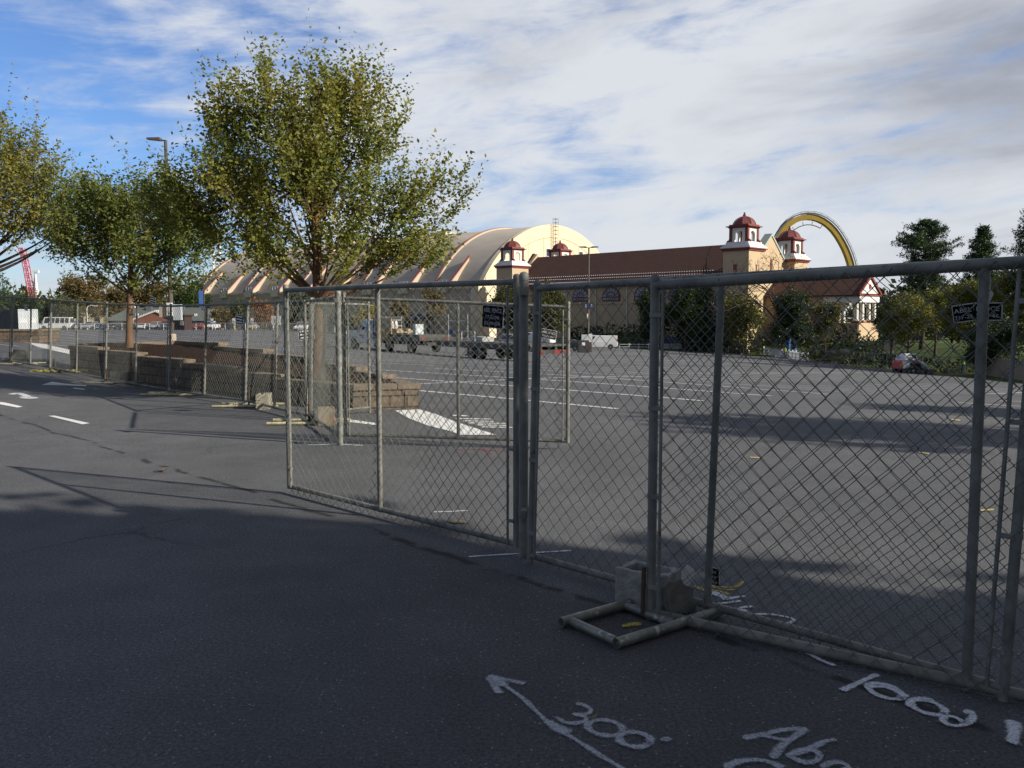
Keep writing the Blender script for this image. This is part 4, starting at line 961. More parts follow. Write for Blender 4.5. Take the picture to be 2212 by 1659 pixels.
def pine(label, px, Y, prof, seed, tr=.3, group='pines at the right'):
    """white pine: whorls of near-level branches carrying flat needle sprays; prof lists (photo y, branch reach in photo px)"""
    k = Y / FPX; x = (px - CX) * k; z0 = G(x, Y); rng = np.random.RandomState(seed); t = thing('pine_tree', label, 'tree', (x, Y, z0), 0, group)
    ys = [p[0] for p in prof]; ls = [p[1] for p in prof]; zt = CAM_Z + (HOR - ys[0]) * k - z0; zb = CAM_Z + (HOR - ys[-1]) * k - z0
    paths = [(np.array([[.15 * math.sin(u * 4), 0, -.2 + (zt + .2) * u] for u in np.linspace(0, 1, 12)]), tr * (1 - .9 * np.linspace(0, 1, 12)), 8)]; P = []; D = []
    z = zt
    while z > zb:
        py = HOR - (z + z0 - CAM_Z) / k; R_ = np.interp(py, ys, ls) * k
        for j in range(rng.randint(3, 6)):
            a = rng.rand() * 6.28; L = R_ * rng.uniform(.45, 1.12); n = 6; u = np.linspace(0, 1, n)[:, None]; dirv = np.array([math.cos(a), math.sin(a), 0])
            B = np.array([0, 0, z]) + dirv * L * u + np.array([0, 0, 1.]) * (L * (.10 * u + .16 * u ** 3 - .14 * u * (z < zt * .7))); paths.append((B, np.linspace(.055, .015, n) * (tr / .3), 4))
            m = int(16 + 24 * L / max(1e-3, 50 * k)); q = rng.uniform(.30 if L > 1 else .0, 1.04, m) ** .8
            C = np.stack([np.interp(q, u[:, 0], B[:, c]) for c in range(3)], 1); sd = np.array([-dirv[1], dirv[0], 0]); C += sd * (rng.randn(m) * .20 * L * (1.15 - q) + rng.randn(m) * .22)[:, None]; C[:, 2] += rng.randn(m) * .10 + .05
            for c in range(3): P.append(C + rng.randn(m, 3) * np.array([.16, .16, .09])); D.append(dirv * .6 + rng.randn(m, 3) * .7 + np.array([0, 0, .45]))
        z -= rng.uniform(.22, .42) * (zt - zb) / 16
    V, F = np_tubes(paths); np_obj('trunk', V, F, M['bark_dark'], t, True)
    P = np.concatenate(P); D = np.concatenate(D); V, F = leaves_geo(P, D, .34 * rng.uniform(.7, 1.3, len(P)) * (Y / 108), rng, .30); np_obj('crown', V, F, M['leaf_pine'], t)
pine('big open pine with spreading flat branches right of the yellow track', 1990, 112, [(484, 3), (492, 26), (505, 40), (520, 48), (538, 62), (550, 66), (562, 48), (575, 34), (600, 46), (622, 52), (640, 30)], 301, .36)
pine('narrower pine just left of the post at the right edge', 2113, 106, [(497, 3), (508, 12), (530, 22), (548, 26), (575, 34), (600, 46), (640, 56), (665, 40)], 302, .28)
pine('tall dark pine cut by the right edge', 2236, 84, [(440, 8), (460, 26), (490, 44), (520, 50), (545, 64), (570, 50), (610, 60), (650, 60)], 303, .30)
GR = 'yellow-green trees at the right'
for i, (px, top, w, Y, lb) in enumerate(((1972, 640, 120, 132, 'dark backing tree behind the yellow-green trees, nearest the portico'), (2070, 610, 150, 130, 'dark backing tree behind the bent sign'), (2180, 575, 160, 122, 'dark tall backing tree at the right edge'))):
    bg('leafy_tree', lb, px, 750, top, w, Y, 'leaf_dark', 170 + i, GR, .04, 1.3)
bg('leafy_tree', 'low olive tree just right of the white portico', 1926, 760, 628, 74, 108, 'leaf_olive', 111, GR, .22)
bg('leafy_tree', 'yellow-green tree right of the portico behind the white and red loader', 1962, 775, 622, 118, 98, 'leaf_yellow', 112, GR, .28)
bg('leafy_tree', 'brightest yellow tree left of the bent sign', 2020, 770, 618, 108, 102, 'leaf_yellow', 113, GR, .3)
bg('leafy_tree', 'broad yellow-green tree behind the bent sign', 2098, 785, 605, 140, 92, 'leaf_yellow', 114, GR, .25, 1.3)
bg('leafy_tree', 'tall yellow-green tree at the right edge behind the fence', 2186, 800, 572, 150, 86, 'leaf_yellow', 115, GR, .2, 1.4)
bg('leafy_tree', 'dense dark tree low behind the wooden boards at the right edge', 2150, 800, 668, 160, 82, 'leaf_dark', 116, GR, .05, 1.2)
bg('leafy_tree', 'dark olive tree filling the gap behind the bright yellow tree', 2055, 760, 640, 150, 124, 'leaf_dark', 117, GR, .05, 1.3)
bg('leafy_tree', 'dark olive tree far back right of the portico', 1948, 742, 640, 110, 128, 'leaf_olive', 118, GR, .05, 1.2)
# bare tree in front of the gable
def bare_tree():
    Y = 140; k = Y / FPX; x = (1690 - CX) * k; z = G(x, Y); rng = np.random.RandomState(9); t = thing('bare_tree', 'nearly leafless tree with dark twigs against the cream gable', 'tree', (x, Y, z), 0, GB)
    paths = []; tips = []
    def grow(p, d, L, r, lev):
        n = 5; P = [p]; dd = d.copy()
        for i in range(n): dd = dd + rng.randn(3) * .16 + np.array([0, 0, .03]); dd /= np.linalg.norm(dd); P.append(P[-1] + dd * L / n)
        paths.append((np.array(P), np.linspace(r, r * .6, n + 1), 6 if lev < 2 else 3))
        if lev >= 5: tips.append(P[-1]); return
        for j in range(3 if lev < 4 else 2):
            a = rng.randn(3); a -= dd * a.dot(dd); a /= np.linalg.norm(a); q = dd * .75 + a * rng.uniform(.45, .85); q[2] += .1; q /= np.linalg.norm(q); grow(P[-1 - (j % 2)], q, L * rng.uniform(.62, .82), r * .6, lev + 1)
    h = CAM_Z + (HOR - 540) * k - z
    grow(np.array([0, 0, -.2]), np.array([0, 0, 1.]), h * .40, .30, 0); V, F = np_tubes(paths); V = V * np.array([1.05, 1.05, 1]); np_obj('trunk', V, F, M['bark_dark'], t, True)
    T = np.array(tips); T = T[rng.rand(len(T)) < .35]; q = np.repeat(np.arange(len(T)), 3); V, F = leaves_geo(T[q] + rng.randn(len(q), 3) * .25, rng.randn(len(q), 3), .30 * np.ones(len(q)), rng, .6); np_obj('crown', V, F, M['leaf_dark'], t)
bare_tree()
# shrubs and hedges
def shrub(label, px0, px1, top, Y, leaf, seed, name='shrub', group='shrubs along the hall', n=1.0, depth=1.6, Y1=None):
    k = Y / FPX; xc = ((px0 + px1) / 2 - CX) * k; z = G(xc, Y); w = (px1 - px0) * k / 2; h = CAM_Z + (HOR - top) * k - z; rng = random.Random(seed); m = max(2, int(w / (h * .6)))
    Y1 = Y1 or Y; xa, xb = (px0 - CX) / FPX * Y, (px1 - CX) / FPX * Y1; Y0, Y = Y, (Y + Y1) / 2; xc = (xa + xb) / 2; w = (xb - xa) / 2; z = G(xc, Y)
    dd = (Y1 - Y0) / 2; m = max(m, int(math.hypot(w, dd) / (h * .6)))
    cr = []
    for i in range(m):
        u = -1 + 2 * (i + .5) / m; zz = G(xc + u * w, Y + u * dd) - z
        cr.append((u * w, u * dd + rng.uniform(-.15, .15), zz + h * .48, math.hypot(w, dd) / m * 1.25, depth, h * rng.uniform(.46, .52)))
    s = max(.14, .0026 * Y); return bush(name, label, 'shrub' if name == 'shrub' else 'hedge', (xc, Y), cr, int(np.clip(math.hypot(w, dd) * h * 4 / (s * s) * 1.1 * n, 400, 6000)), s * 1.35, M and leaf, seed, group)
shrub('low dark shrubs left of the lamp post in front of the hall wall', 1232, 1300, 706, 160, 'leaf_dark', 401)
shrub('dark shrubs behind the white van', 1290, 1392, 700, 157, 'leaf_dark', 402)
shrub('dark shrubs below the green tree by the arched windows', 1385, 1470, 702, 155, 'leaf_dark', 403)
shrub('dark shrubs under the pointed conifer', 1460, 1560, 705, 153, 'leaf_dark', 404)
shrub('dark shrubs at the foot of the right belfry tower', 1550, 1668, 712, 146.5, 'leaf_dark', 405)
shrub('round dark shrubs below the portico wing', 1740, 1850, 706, 131, 'leaf_dark', 406)
shrub('low dark shrubs right of the portico columns', 1845, 1960, 715, 118, 'leaf_dark', 407)
shrub('dark undergrowth at the right edge behind the boards', 2090, 2240, 745, 88, 'leaf_dark', 409)
GH = 'clipped hedges behind the lot fence'
shrub('clipped hedge behind the lot fence left of the white picket gate', 1478, 1640, 737, 152, 'leaf_olive', 421, 'hedge', GH, 1.2, 1.0, 145)
shrub('clipped hedge between the white picket gate and the loader', 1738, 1862, 757, 121, 'leaf_olive', 422, 'hedge', GH, 1.2, 1.0, 100)
shrub('dark reddish hedge directly behind the white and red loader', 1855, 1990, 764, 101, 'leaf_dark', 423, 'hedge', GH, 1.2, 1.0, 88.5)
shrub('clipped hedge between the loader and the worker in jeans', 1985, 2112, 770, 89, 'leaf_olive', 424, 'hedge', GH, 1.2, 1.0, 86)
# left background vegetation
GL = 'trees beyond the far left of the lot'
conifer('broad dark pine at the far left edge', 12, 712, 583, 74, 190, 211, 'leaf_pine', GL, .05, .8)
conifer('narrow blue-green spruce beside the white spire', 78, 712, 606, 34, 214, 212, 'leaf_pine', GL)
for i, (px, foot, top, w, Y, lf, lb) in enumerate((
    (152, 712, 640, 74, 226, 'leaf_olive', 'brown-green tree behind the white bus'), (112, 712, 652, 60, 230, 'leaf_dark', 'dark low tree left of the white bus'),
    (190, 706, 590, 100, 236, 'leaf_brown', 'tall browning tree above the white bus'), (255, 706, 612, 96, 262, 'leaf_brown', 'browning tree behind the grey-roofed house, left of the thin trunk'),
    (330, 704, 606, 100, 268, 'leaf_brown', 'rusty-brown tree behind the grey-roofed house'), (402, 706, 612, 76, 240, 'leaf_green', 'green tree beside the brown booth'), (428, 706, 604, 56, 262, 'leaf_dark', 'dark green tree left of the grey arched roof'),
    (355, 708, 655, 46, 236, 'leaf_olive', 'olive tree at the right end of the grey-roofed house'), (52, 708, 636, 54, 250, 'leaf_dark', 'dark tree behind the shipping container'))):
    bg('leafy_tree', lb, px, foot, top, w, Y, lf, 130 + i, GL, .12, 1.1)
GA = 'small trees along the arena side wall'
for i, (px, foot, top, w, Y, lf, lb) in enumerate((
    (478, 712, 664, 52, 205, 'leaf_brown', 'brownish round tree in front of the left end of the arena wall'), (520, 706, 652, 44, 222, 'leaf_olive', 'green tree behind the orange tree'),
    (570, 712, 650, 52, 200, 'leaf_orange', 'bright orange autumn tree by the arena wall'), (672, 712, 632, 100, 176, 'leaf_dark', 'dark green tree behind the tall tree trunk'), (636, 712, 668, 40, 182, 'leaf_dark', 'dark low tree right of the orange tree'),
    (792, 722, 660, 58, 150, 'leaf_lemon', 'lemon yellow bush left of the flatbed truck'), (740, 722, 676, 56, 160, 'leaf_dark', 'dark bush left of the lemon yellow bush'))):
    bg('leafy_tree', lb, px, foot, top, w, Y, lf, 150 + i, GA, .08, 1.2)
for i, (px, top) in enumerate(((866, 650), (938, 624))):
    bg('leafy_tree', ('thin purplish street tree above the flatbed truck cab', 'taller thin purplish street tree right of the truck cab')[i], px, 730, top, 46, 165, 'leaf_brown', 160 + i, GA, .35, .35)
for i, (x, Y, h, w) in enumerate(((-150, 330, 15, 60), (95, 260, 12, 60), (140, 190, 13, 60), (-235, 300, 14, 70))):
    o = bush('woodland', '', '', (x, Y), [(-w + 2 * w * (j + .5) / 7, 0, h * .45, w / 5.5, 8, h * random.Random(j + i).uniform(.45, .6)) for j in range(7)], 5200, 1.7, 'leaf_olive', 500 + i)
    k = [c for c in o.children][0]; k.parent = None; k.matrix_world = o.matrix_basis; bpy.data.objects.remove(o); k.name = 'woodland'
    tag(k, ('belt of far woodland behind the houses at the left', 'belt of far woodland behind the portico', 'belt of far woodland at the right edge', 'belt of far woodland beyond the left edge')[i], 'woodland', None, 'stuff')
# ------------------------------------------------------------------ the arena with the big barrel roof
BD = math.atan2(-.717, .697)          # long axis of the buildings: +x towards the viewer's right
def arena():
    t = thing('arena', 'big arena with a grey barrel roof, red ribs and a sunlit cream arched end', 'building', (-8.5, 210, 0), math.atan2(-.65, .76))
    L, W, zb, zw, za = 134., 62., -8., 8.3, 25.4
    MB().box(-L, 0, 0, W, zb, zw - .02).build('wall', M['sidewall'], t)
    c = 30.; rise = za - zw; Rr = (c*c + rise*rise) / (2*rise); zc = za - Rr; am = math.asin(c / Rr)
    def arc(r, n=40, a0=-am, a1=am): return [(W/2 + r * math.sin(a0 + (a1 - a0) * i / n), zc + r * math.cos(a0 + (a1 - a0) * i / n)) for i in range(n + 1)]
    a = arc(Rr)
    rf = MB(); vs = [(-L + .8, y, z) for y, z in a] + [(-.8, y, z) for y, z in a]; n = len(a)
    rf.add(vs, [(i, i+1, n+i+1, n+i) for i in range(n-1)]); roof = rf.build('roof', M['archroof'], t, True)
    # end walls a little proud of the roof
    for x0, x1, nm in ((-.9, .5, 'gable_wall'), (-L - .2, -L + .9, 'gable_wall')):
        k = MB().prism(arc(Rr + .25) , 'x', x0, x1).build(nm, M['cream'], t)
        if x1 > 0:
            MB().box(x1 - .02, x1 + .15, .3, W - .3, zb, zw + .3).build('lower_wall', M['cream'], t)
            g_ = MB()
            for r, a0, a1 in ((Rr - 3.2, -.45, -.06), (Rr - 3.2, .06, .80), (Rr - 6.0, .12, .8)):
                p = arc(r, 24, a0, a1); g_.tube([(x1 + .01, y, z) for y, z in p], .09, 4)
            for y in (19.2, 25.2, 30.5, 41, 44.5): g_.tube([(x1 + .01, y, zw + 1), (x1 + .01, y, zc + math.sqrt(max(1, (Rr - 3.2)**2 - (y - W/2)**2)))], .07, 4)
            g_.build('wall_groove', M['tan'], k)
            for y in (26.4, 41.0):
                f = MB().box(x1, x1 + .1, y, y + 1.9, 17.0, 19.2).build('window', M['whitesteel'], t); MB().box(x1 + .101, x1 + .14, y + .15, y + 1.75, 17.15, 19.05).build('pane', M['glass'], f)
    # red ribs with a cream face, and the fins between them
    def ribs(r0, x0, w, m, nm):
        p0, p1 = arc(Rr - .1), arc(r0); b = MB(); k = len(p0)
        b.add([(x0, *q) for q in p0] + [(x0, *q) for q in p1] + [(x0 + w, *q) for q in p0] + [(x0 + w, *q) for q in p1],
              [q for i in range(k-1) for q in ((i, i+1, k+i+1, k+i), (2*k+i+1, 2*k+i, 3*k+i, 3*k+i+1), (k+i, k+i+1, 3*k+i+1, 3*k+i))]); return b.build(nm, m, t)
    for x in (-L + 2.2, -103., -74., -45., -16.0):
        ribs(Rr + .42, x, .42, M['sidewall'], 'rib'); ribs(Rr + .55, x - .30, .29, M['redrib'], 'rib_edge')
    for i in range(10):
        x = -9.0 - 14.5 * i
        if x < -L + 5: break
        p = [(0.0, zw - .1), (0.0, zw + .9)] + [(6.4, zw + 7.6), (6.6, zw + 6.2)]
        q = [(-.5, zw - .05), (-.5, zw + 1.0), (6.6, zw + 8.0), (6.2, zw + 3)]
        MB().prism(q, 'x', x - .25, x + .25).build('fin', M['sidewall'], t)
        MB().prism([(-.6, zw + 1.0), (-.6, zw + 1.35), (6.7, zw + 8.4), (6.7, zw + 8.0)], 'x', x - .1, x + .3).build('fin_edge', M['redrib'], t)
        k = MB()
        for dy in (-.2, .9):
            for dx in (-2.6, -1.2, .2): k.tube([(x + dx - 1.4, dy, zw + .5), (x + dx - 1.4, dy, zw + 2.0)], .05, 4)
            k.tube([(x - 4, dy, zw + 2.0), (x - 1.2, dy, zw + 2.0)], .05, 4)
        k.build('roof_railing', M['whitesteel'], t)
        MB().box(x - 4.4, x - .8, -.7, 1.1, zw - 1.2, zw + .55).build('parapet_block', M['cream'], t)
    k = MB(); 
    for i in range(134): k.box(-L + i * 1.0, -L + i * 1.0 + .55, -.18, .02, zw - .35, zw + .05)
    k.box(-L, 0, -.26, .02, zw + .04, zw + .3); k.build('eaves_band', M['cream'], t)
    # courses of the block wall, door canopy, side doors and lamps
    k = MB()
    for z in np.arange(-4, 7.6, 1.15): k.box(-L, -.3, -.035, .01, z, z + .09)
    k.build('wall_courses', M['sidewall'], t)
    for x0, x1, zt in ((-27, -15, .6), (-78, -70, .2), (-112, -105, .4)):
        cz = zt; k = MB().box(x0, x1, -3.2, .0, cz, cz + 1.0).build('canopy', M['brownroof'], t); MB().box(x0 + .4, x1 - .4, -3.26, -3.2, cz + .2, cz + .7).build('canopy_sign', M['banner'], k)
        d = MB().box(x0 + 1, x1 - 1, -.12, -.02, -6.6, cz - .1).build('door', M['glass'], t)
        q = MB()
        for i in range(5): q.box(x0 + 1 + i * (x1 - x0 - 2.2) / 4, x0 + 1.2 + i * (x1 - x0 - 2.2) / 4, -.2, -.121, -6.6, cz - .1)
        q.build('door_frame', M['whitesteel'], d)
        
        for xp in (x0, x1 - .5): MB().box(xp, xp + .5, -3.1, -2.6, -6.8, cz - .01).build('canopy_post', M['tan'], t)
    for x, m in ((-9.5, 'banner'),): MB().box(x, x + 1.1, -.1, -.03, -3.3, -1.2).build('poster', M[m], t)
    for x in (-6.2, -11.5): MB().lathe([(.05, -.2), (.34, -.1), (.38, .1), (.2, .28)], 10, (x, -.35, 1.2)).build('wall_lamp', M['lamp'], t)
    # corner pier, ladder cage and roof boxes
    MB().box(-1.2, 1.4, -1.0, 1.6, zb, zw + 1.0).build('corner_pier', M['cream'], t)
    MB().prism([(1.6, zw), (8.5, zw), (8.5, zw + 6.2), (5.0, zw + 4.6), (2.6, zw + 2.6)], 'x', .15, .7).build('shoulder_wall', M['cream'], t)
    k = MB(); 
    for y in (28.8, 29.8): 
        for x in (.9, 1.9): k.tube([(x, y, 15.4), (x, y, 27.2)], .05, 4)
    for i in range(12): z = 16.0 + i * 1.0; k.tube([(.9, 28.8, z), (.9, 29.8, z), (1.9, 29.8, z), (1.9, 28.8, z), (.9, 28.8, z)], .045, 4)
    k.build('ladder_cage', M['greysteel'], t)
    MB().box(-38, -34, 8, 11, 15, 19).build('roof_box', M['redtrim'], t); MB().box(-41, -36, 24, 30, 23, 25.6).build('roof_vent', M['cream'], t); MB().box(-60, -52, 16, 22, 20, 24.4).build('roof_vent', M['cream'], t)
    MB().box(-74, -70, 9, 13, 16, 20).build('roof_box', M['redtrim'], t)
arena()
# ------------------------------------------------------------------ hall with belfry towers
def hall():
    t = thing('church_like_hall', 'tan hall with a long brown roof, four red-domed belfry towers and a white columned portico', 'building', (40.1, 150, 0), BD)
    S, W, zb, ze, zr = 57.4, 15.5, -8., 8.65, 14.6
    MB().box(-S, -.3, .4, W - .4, zb, ze).build('wall', M['tan'], t)
    # main roof
    ov = .9; b = MB(); yc = W / 2; sl = (zr - ze) / (yc + .2)
    def slab(y0, z0, y1, z1, x0, x1, th=.22): b.add([(x0,y0,z0),(x1,y0,z0),(x1,y1,z1),(x0,y1,z1),(x0,y0,z0-th),(x1,y0,z0-th),(x1,y1,z1-th),(x0,y1,z1-th)], [(0,1,2,3),(7,6,5,4),(0,4,5,1),(1,5,6,2),(2,6,7,3),(3,7,4,0)])
    slab(-ov, ze - sl * ov + .25, yc, zr, -S - .4, -.2); slab(W + ov, ze - sl * ov + .25, yc, zr, -S - .4, -.2)
    rf = b.build('roof', M['brownroof'], t)
    k = MB()
    for z_, n in ((.9, 90), (1.7, 90)):
        for i in range(n): x = -S + 4 + i * (S - 8) / n; y = -ov + z_; k.box(x, x + .12, y - .06, y + .06, ze - sl * ov + .25 + sl * z_ , ze - sl * ov + .37 + sl * z_)
    k.build('snow_guards', M['whitesteel'], rf)
    k = MB(); k.tube([(-S + 2, -ov - .1, ze - sl * ov + .12), (-3, -ov - .1, ze - sl * ov + .12)], .17, 8); k.build('gutter', M['whitesteel'], rf, True)
    MB().box(-S + 2, -3, -.35, .41, ze - 1.5, ze - .75).build('eaves_band', M['redtrim'], t)
    # gable ends
    MB().prism([(1.2, zb), (W - 1.2, zb), (W - 1.2, 9.8), (yc, 15.6), (1.2, 9.8)], 'x', -.3, .9).build('gable_wall', M['tan'], t)
    MB().prism([(1.2, 9.8), (1.2, 10.25), (yc, 16.05), (W - 1.2, 10.25), (W - 1.2, 9.8), (yc, 15.6)], 'x', -.45, 1.05).build('gable_coping', M['coping'], t)
    MB().prism([(1.2, ze), (W - 1.2, ze), (yc, 15.3)], 'x', -S - .6, -S + .2).build('gable_wall', M['tan'], t)
    MB().prism([(yc - 3.6, 11.2), (yc - 3.2, 11.2), (yc, 14.6), (yc + 3.2, 11.2), (yc + 3.6, 11.2), (yc, 15.5)], 'x', -S - 1.4, -S - .6).build('rear_dormer', M['reddome'], t)
    for z in (9.6,): MB().box(.9, 1.0, yc - .25, yc + .25, z, z + 1.9).build('slit_window', M['redtrim'], t)
    # arched windows along the side
    for s in (45.5, 37.6, 29.6, 21.6, 13.6):
        x = -s; w, z0, zt = 2.25, 4.3, 5.1
        pts = [(x - w, z0), (x + w, z0), (x + w, zt)] + [(x + w * math.cos(a), zt + w * .92 * math.sin(a)) for a in np.linspace(0, math.pi, 17)[1:]]
        f = MB().prism(pts, 'y', .22, .41).build('window', M['redtrim'], t)
        p2 = [(x + (q - x) * .88, z0 + .2 + (r_ - z0 - .2) * .90 if r_ > z0 else z0 + .2) for q, r_ in pts]
        MB().prism(p2, 'y', .17, .219).build('pane', M['skyglass'], f)
        k = MB()
        for a in np.linspace(0, math.pi, 8)[1:-1]: k.tube([(x + .9 * math.cos(a), .15, zt + .85 * math.sin(a)), (x + w * .9 * math.cos(a), .15, zt + w * .82 * math.sin(a))], .06, 4)
        k.tube([(x + 1.0 * math.cos(a), .15, zt + .95 * math.sin(a)) for a in np.linspace(0, math.pi, 11)], .08, 4)
        k.tube([(x + .45 * math.cos(a), .15, zt + .42 * math.sin(a)) for a in np.linspace(0, math.pi, 9)], .05, 4)
        for q in (-1.0, -.5, 0, .5, 1.0): k.tube([(x + q, .15, z0 + .2), (x + q, .15, zt + .1)], .06, 4)
        k.tube([(x - w * .9, .15, zt), (x + w * .9, .15, zt)], .09, 4); k.build('glazing_bars', M['redtrim'], f)
        MB().tube([(x + 4.0, .25, zb), (x + 4.0, .25, ze - .7)], .1, 6).build('downpipe', M['whitesteel'], t)
        MB().lathe([(.05, -.16), (.3, -.05), (.22, .22)], 8, (x + .3, .0, z0 - .35)).build('wall_lamp', M['lamp'], t)
    MB().box(-S + 2, -2.5, .26, .41, 3.7, 4.0).build('string_course', M['tan'], t)
    # towers
    def tower(cx, cy, zc, sc=1., label=None):
        r = MB().box(cx - 2.5, cx + 2.5, cy - 2.5, cy + 2.5, zb, zc).build('tower', M['tan'], t)
        k = MB(); k.box(cx - 2.72, cx + 2.72, cy - 2.72, cy + 2.72, zc - .5, zc - .12); k.box(cx - 2.95, cx + 2.95, cy - 2.95, cy + 2.95, zc - .12, zc + .12); k.build('red_cornice', M['redtrim'], r)
        k = MB()
        for i, (h0, h1, w) in enumerate(((.12, .42, 2.9), (.42, .72, 2.65), (.72, 1.0, 2.45), (1.0, 1.45, 2.2))): k.box(cx - w, cx + w, cy - w, cy + w, zc + h0 + .001, zc + h1)
        k.build('white_plinth', M['white'], r)
        z0 = zc + 1.45; h = 3.0; w = 1.55
        for sx in (-1, 1):
            for sy in (-1, 1):
                k = MB(); k.box(cx + sx * w - .27, cx + sx * w + .27, cy + sy * w - .27, cy + sy * w + .27, z0 + .001, z0 + h)
                k.prism([(cx + sx * (w + .27), z0 + .001), (cx + sx * (w + .8), z0 + .001), (cx + sx * (w + .72), z0 + .35), (cx + sx * (w + .42), z0 + .45), (cx + sx * (w + .27), z0 + .9)], 'y', cy + sy * w - .2, cy + sy * w + .2)
                k.build('red_pier', M['redtrim'], r)
        k = MB()
        def archwall(fn):
            a = w - .27; op = .78; zs = z0 + h * .52
            L_ = [(-a, z0), (-op, z0), (-op, zs)] + [(-op * math.cos(q), zs + op * 1.05 * math.sin(q)) for q in np.linspace(0, math.pi, 13)] + [(op, zs), (op, z0), (a, z0), (a, z0 + h - .02), (-a, z0 + h - .02)]
            n = len(L_)
            for d in (0,):
                vs = [fn(u, z, -.14) for u, z in L_] + [fn(u, z, .14) for u, z in L_]
                # split into quads: left jamb, right jamb, head
                k.add(vs, [(i, i+1, n+i+1, n+i) for i in range(n-1)] + [(n-1, 0, n, 2*n-1)])
                hd = [i for i in range(2, n-4)]; top = z0 + h - .02
                for off in (0, n):
                    v2 = [vs[i] for i in range(off, off + n)]; o = len(k.v); k.v += v2; fs = [(o+0, o+1, o+2), (o+0, o+2, o+n-1), (o+n-5+1, o+n-5+2, o+n-2), (o+n-5, o+n-5+1, o+n-2)]
                    m = (len(hd)) ; 
                    for i in range(2, n-5): fs.append((o+i, o+i+1, o+n-1 if i < n//2 else o+n-2))
                    fs.append((o+n//2, o+n-2, o+n-1)); k.f += fs; k.m += [0] * len(fs)
        archwall(lambda u, z, d: (cx + u, cy - w + d, z)); archwall(lambda u, z, d: (cx + u, cy + w + d, z)); archwall(lambda u, z, d: (cx + w + d, cy + u, z)); archwall(lambda u, z, d: (cx - w + d, cy + u, z))
        k.build('belfry_arches', M['white'], r)
        zd = z0 + h; k = MB(); k.box(cx - 1.95, cx + 1.95, cy - 1.95, cy + 1.95, zd, zd + .22); k.box(cx - 2.25, cx + 2.25, cy - 2.25, cy + 2.25, zd + .22, zd + .42); k.box(cx - 1.85, cx + 1.85, cy - 1.85, cy + 1.85, zd + .421, zd + .75)
        k.build('dome_eaves', M['redtrim'], r)
        D = [(1.95, zd + .75), (1.88, zd + 1.1), (1.68, zd + 1.55), (1.35, zd + 1.98), (.95, zd + 2.3), (.5, zd + 2.52), (.28, zd + 2.58), (.24, zd + 2.75), (.33, zd + 2.85), (.2, zd + 2.95), (.12, zd + 3.2), (.2, zd + 3.3), (.06, zd + 3.45)]
        dm = MB().lathe(D, 8, (cx, cy, 0), rot=math.pi / 8).build('dome', M['reddome'], r)
        q = MB()
        for j in range(8): a = math.pi / 8 + j * math.pi / 4; q.tube([(cx + rr * 1.01 * math.cos(a), cy + rr * 1.01 * math.sin(a), zz) for rr, zz in D[:6]], .06, 4)
        q.build('dome_rib', M['redtrim'], dm)
        for c in r.children: c.scale = (1, 1, .80); c.location = (0, 0, zc * .20)
        if cy < 3:
            MB().box(cx - .45, cx + .25, cy - 2.53, cy - 2.44, zc - 4.6, zc - 2.7).build('slit_window', M['redtrim'], r); MB().box(cx + 2.44, cx + 2.53, cy - .2, cy + .2, zc - 4.6, zc - 2.7).build('slit_window', M['redtrim'], r)
            if cx < -20: MB().tube([(cx + 2.7, cy - 2.6, zc - .5), (cx + 2.7, cy - 2.6, zc - 1.8), (cx + 4.6, cy - 2.6, zc - 3.0)], .1, 6).build('downpipe', M['whitesteel'], r)
    tower(0, 0, 12.9); tower(-S, 0, 12.2); tower(0.2, W, 11.6); tower(-S, W, 12.6)
    # portico wing
    py, hw, x0, x1, pe, pr = 9.6, 3.75, .9, 18.2, 5.2, 8.0
    MB().box(x0, 12.0, py - hw + .3, py + hw - .3, zb, pe).build('wing_wall', M['tan'], t)
    b = MB(); s2 = (pr - pe) / hw
    for sg in (-1, 1):
        y0, y1 = py + sg * (hw + .5), py; z0_, z1_ = pe - s2 * .5, pr; th = .25
        b.add([(x0,y0,z0_+.05),(x1,y0,z0_+.05),(x1,y1,z1_+.05),(x0,y1,z1_+.05),(x0,y0,z0_-.2),(x1,y0,z0_-.2),(x1,y1,z1_-.2),(x0,y1,z1_-.2)], [(0,1,2,3),(7,6,5,4),(0,4,5,1),(1,5,6,2),(2,6,7,3),(3,7,4,0)])
    b.build('wing_roof', M['brownroof'], t)
    MB().prism([(py - hw, pe - .1), (py + hw, pe - .1), (py, pr - .12)], 'x', x1 - .6, x1 - .15).build('pediment', M['white'], t)
    MB().prism([(py - hw - .6, pe - .5), (py - hw - .6, pe - .1), (py, pr + .25), (py + hw + .6, pe - .1), (py + hw + .6, pe - .5), (py, pr - .2)], 'x', x1 - .14, x1 + .14).build('pediment_trim', M['redtrim'], t)
    k = MB(); k.lathe([(.28, 0), (.42, .0), (.42, .08), (.28, .08)], 14, (x1 - .14, py, 6.25), axis='x'); k.build('pediment_ring', M['redrib'], t)
    MB().box(11.6, x1, py - hw - .25, py - hw + .3, pe - .5, pe - .2).build('red_band', M['redtrim'], t); MB().box(x1 - .3, x1 + .06, py - hw - .25, py + hw + .25, pe - .52, pe - .22).build('red_band', M['redtrim'], t)
    MB().box(11.9, x1 - .1, py - hw - .1, py + hw + .1, pe - 1.55, pe - .52).build('entablature', M['white'], t)
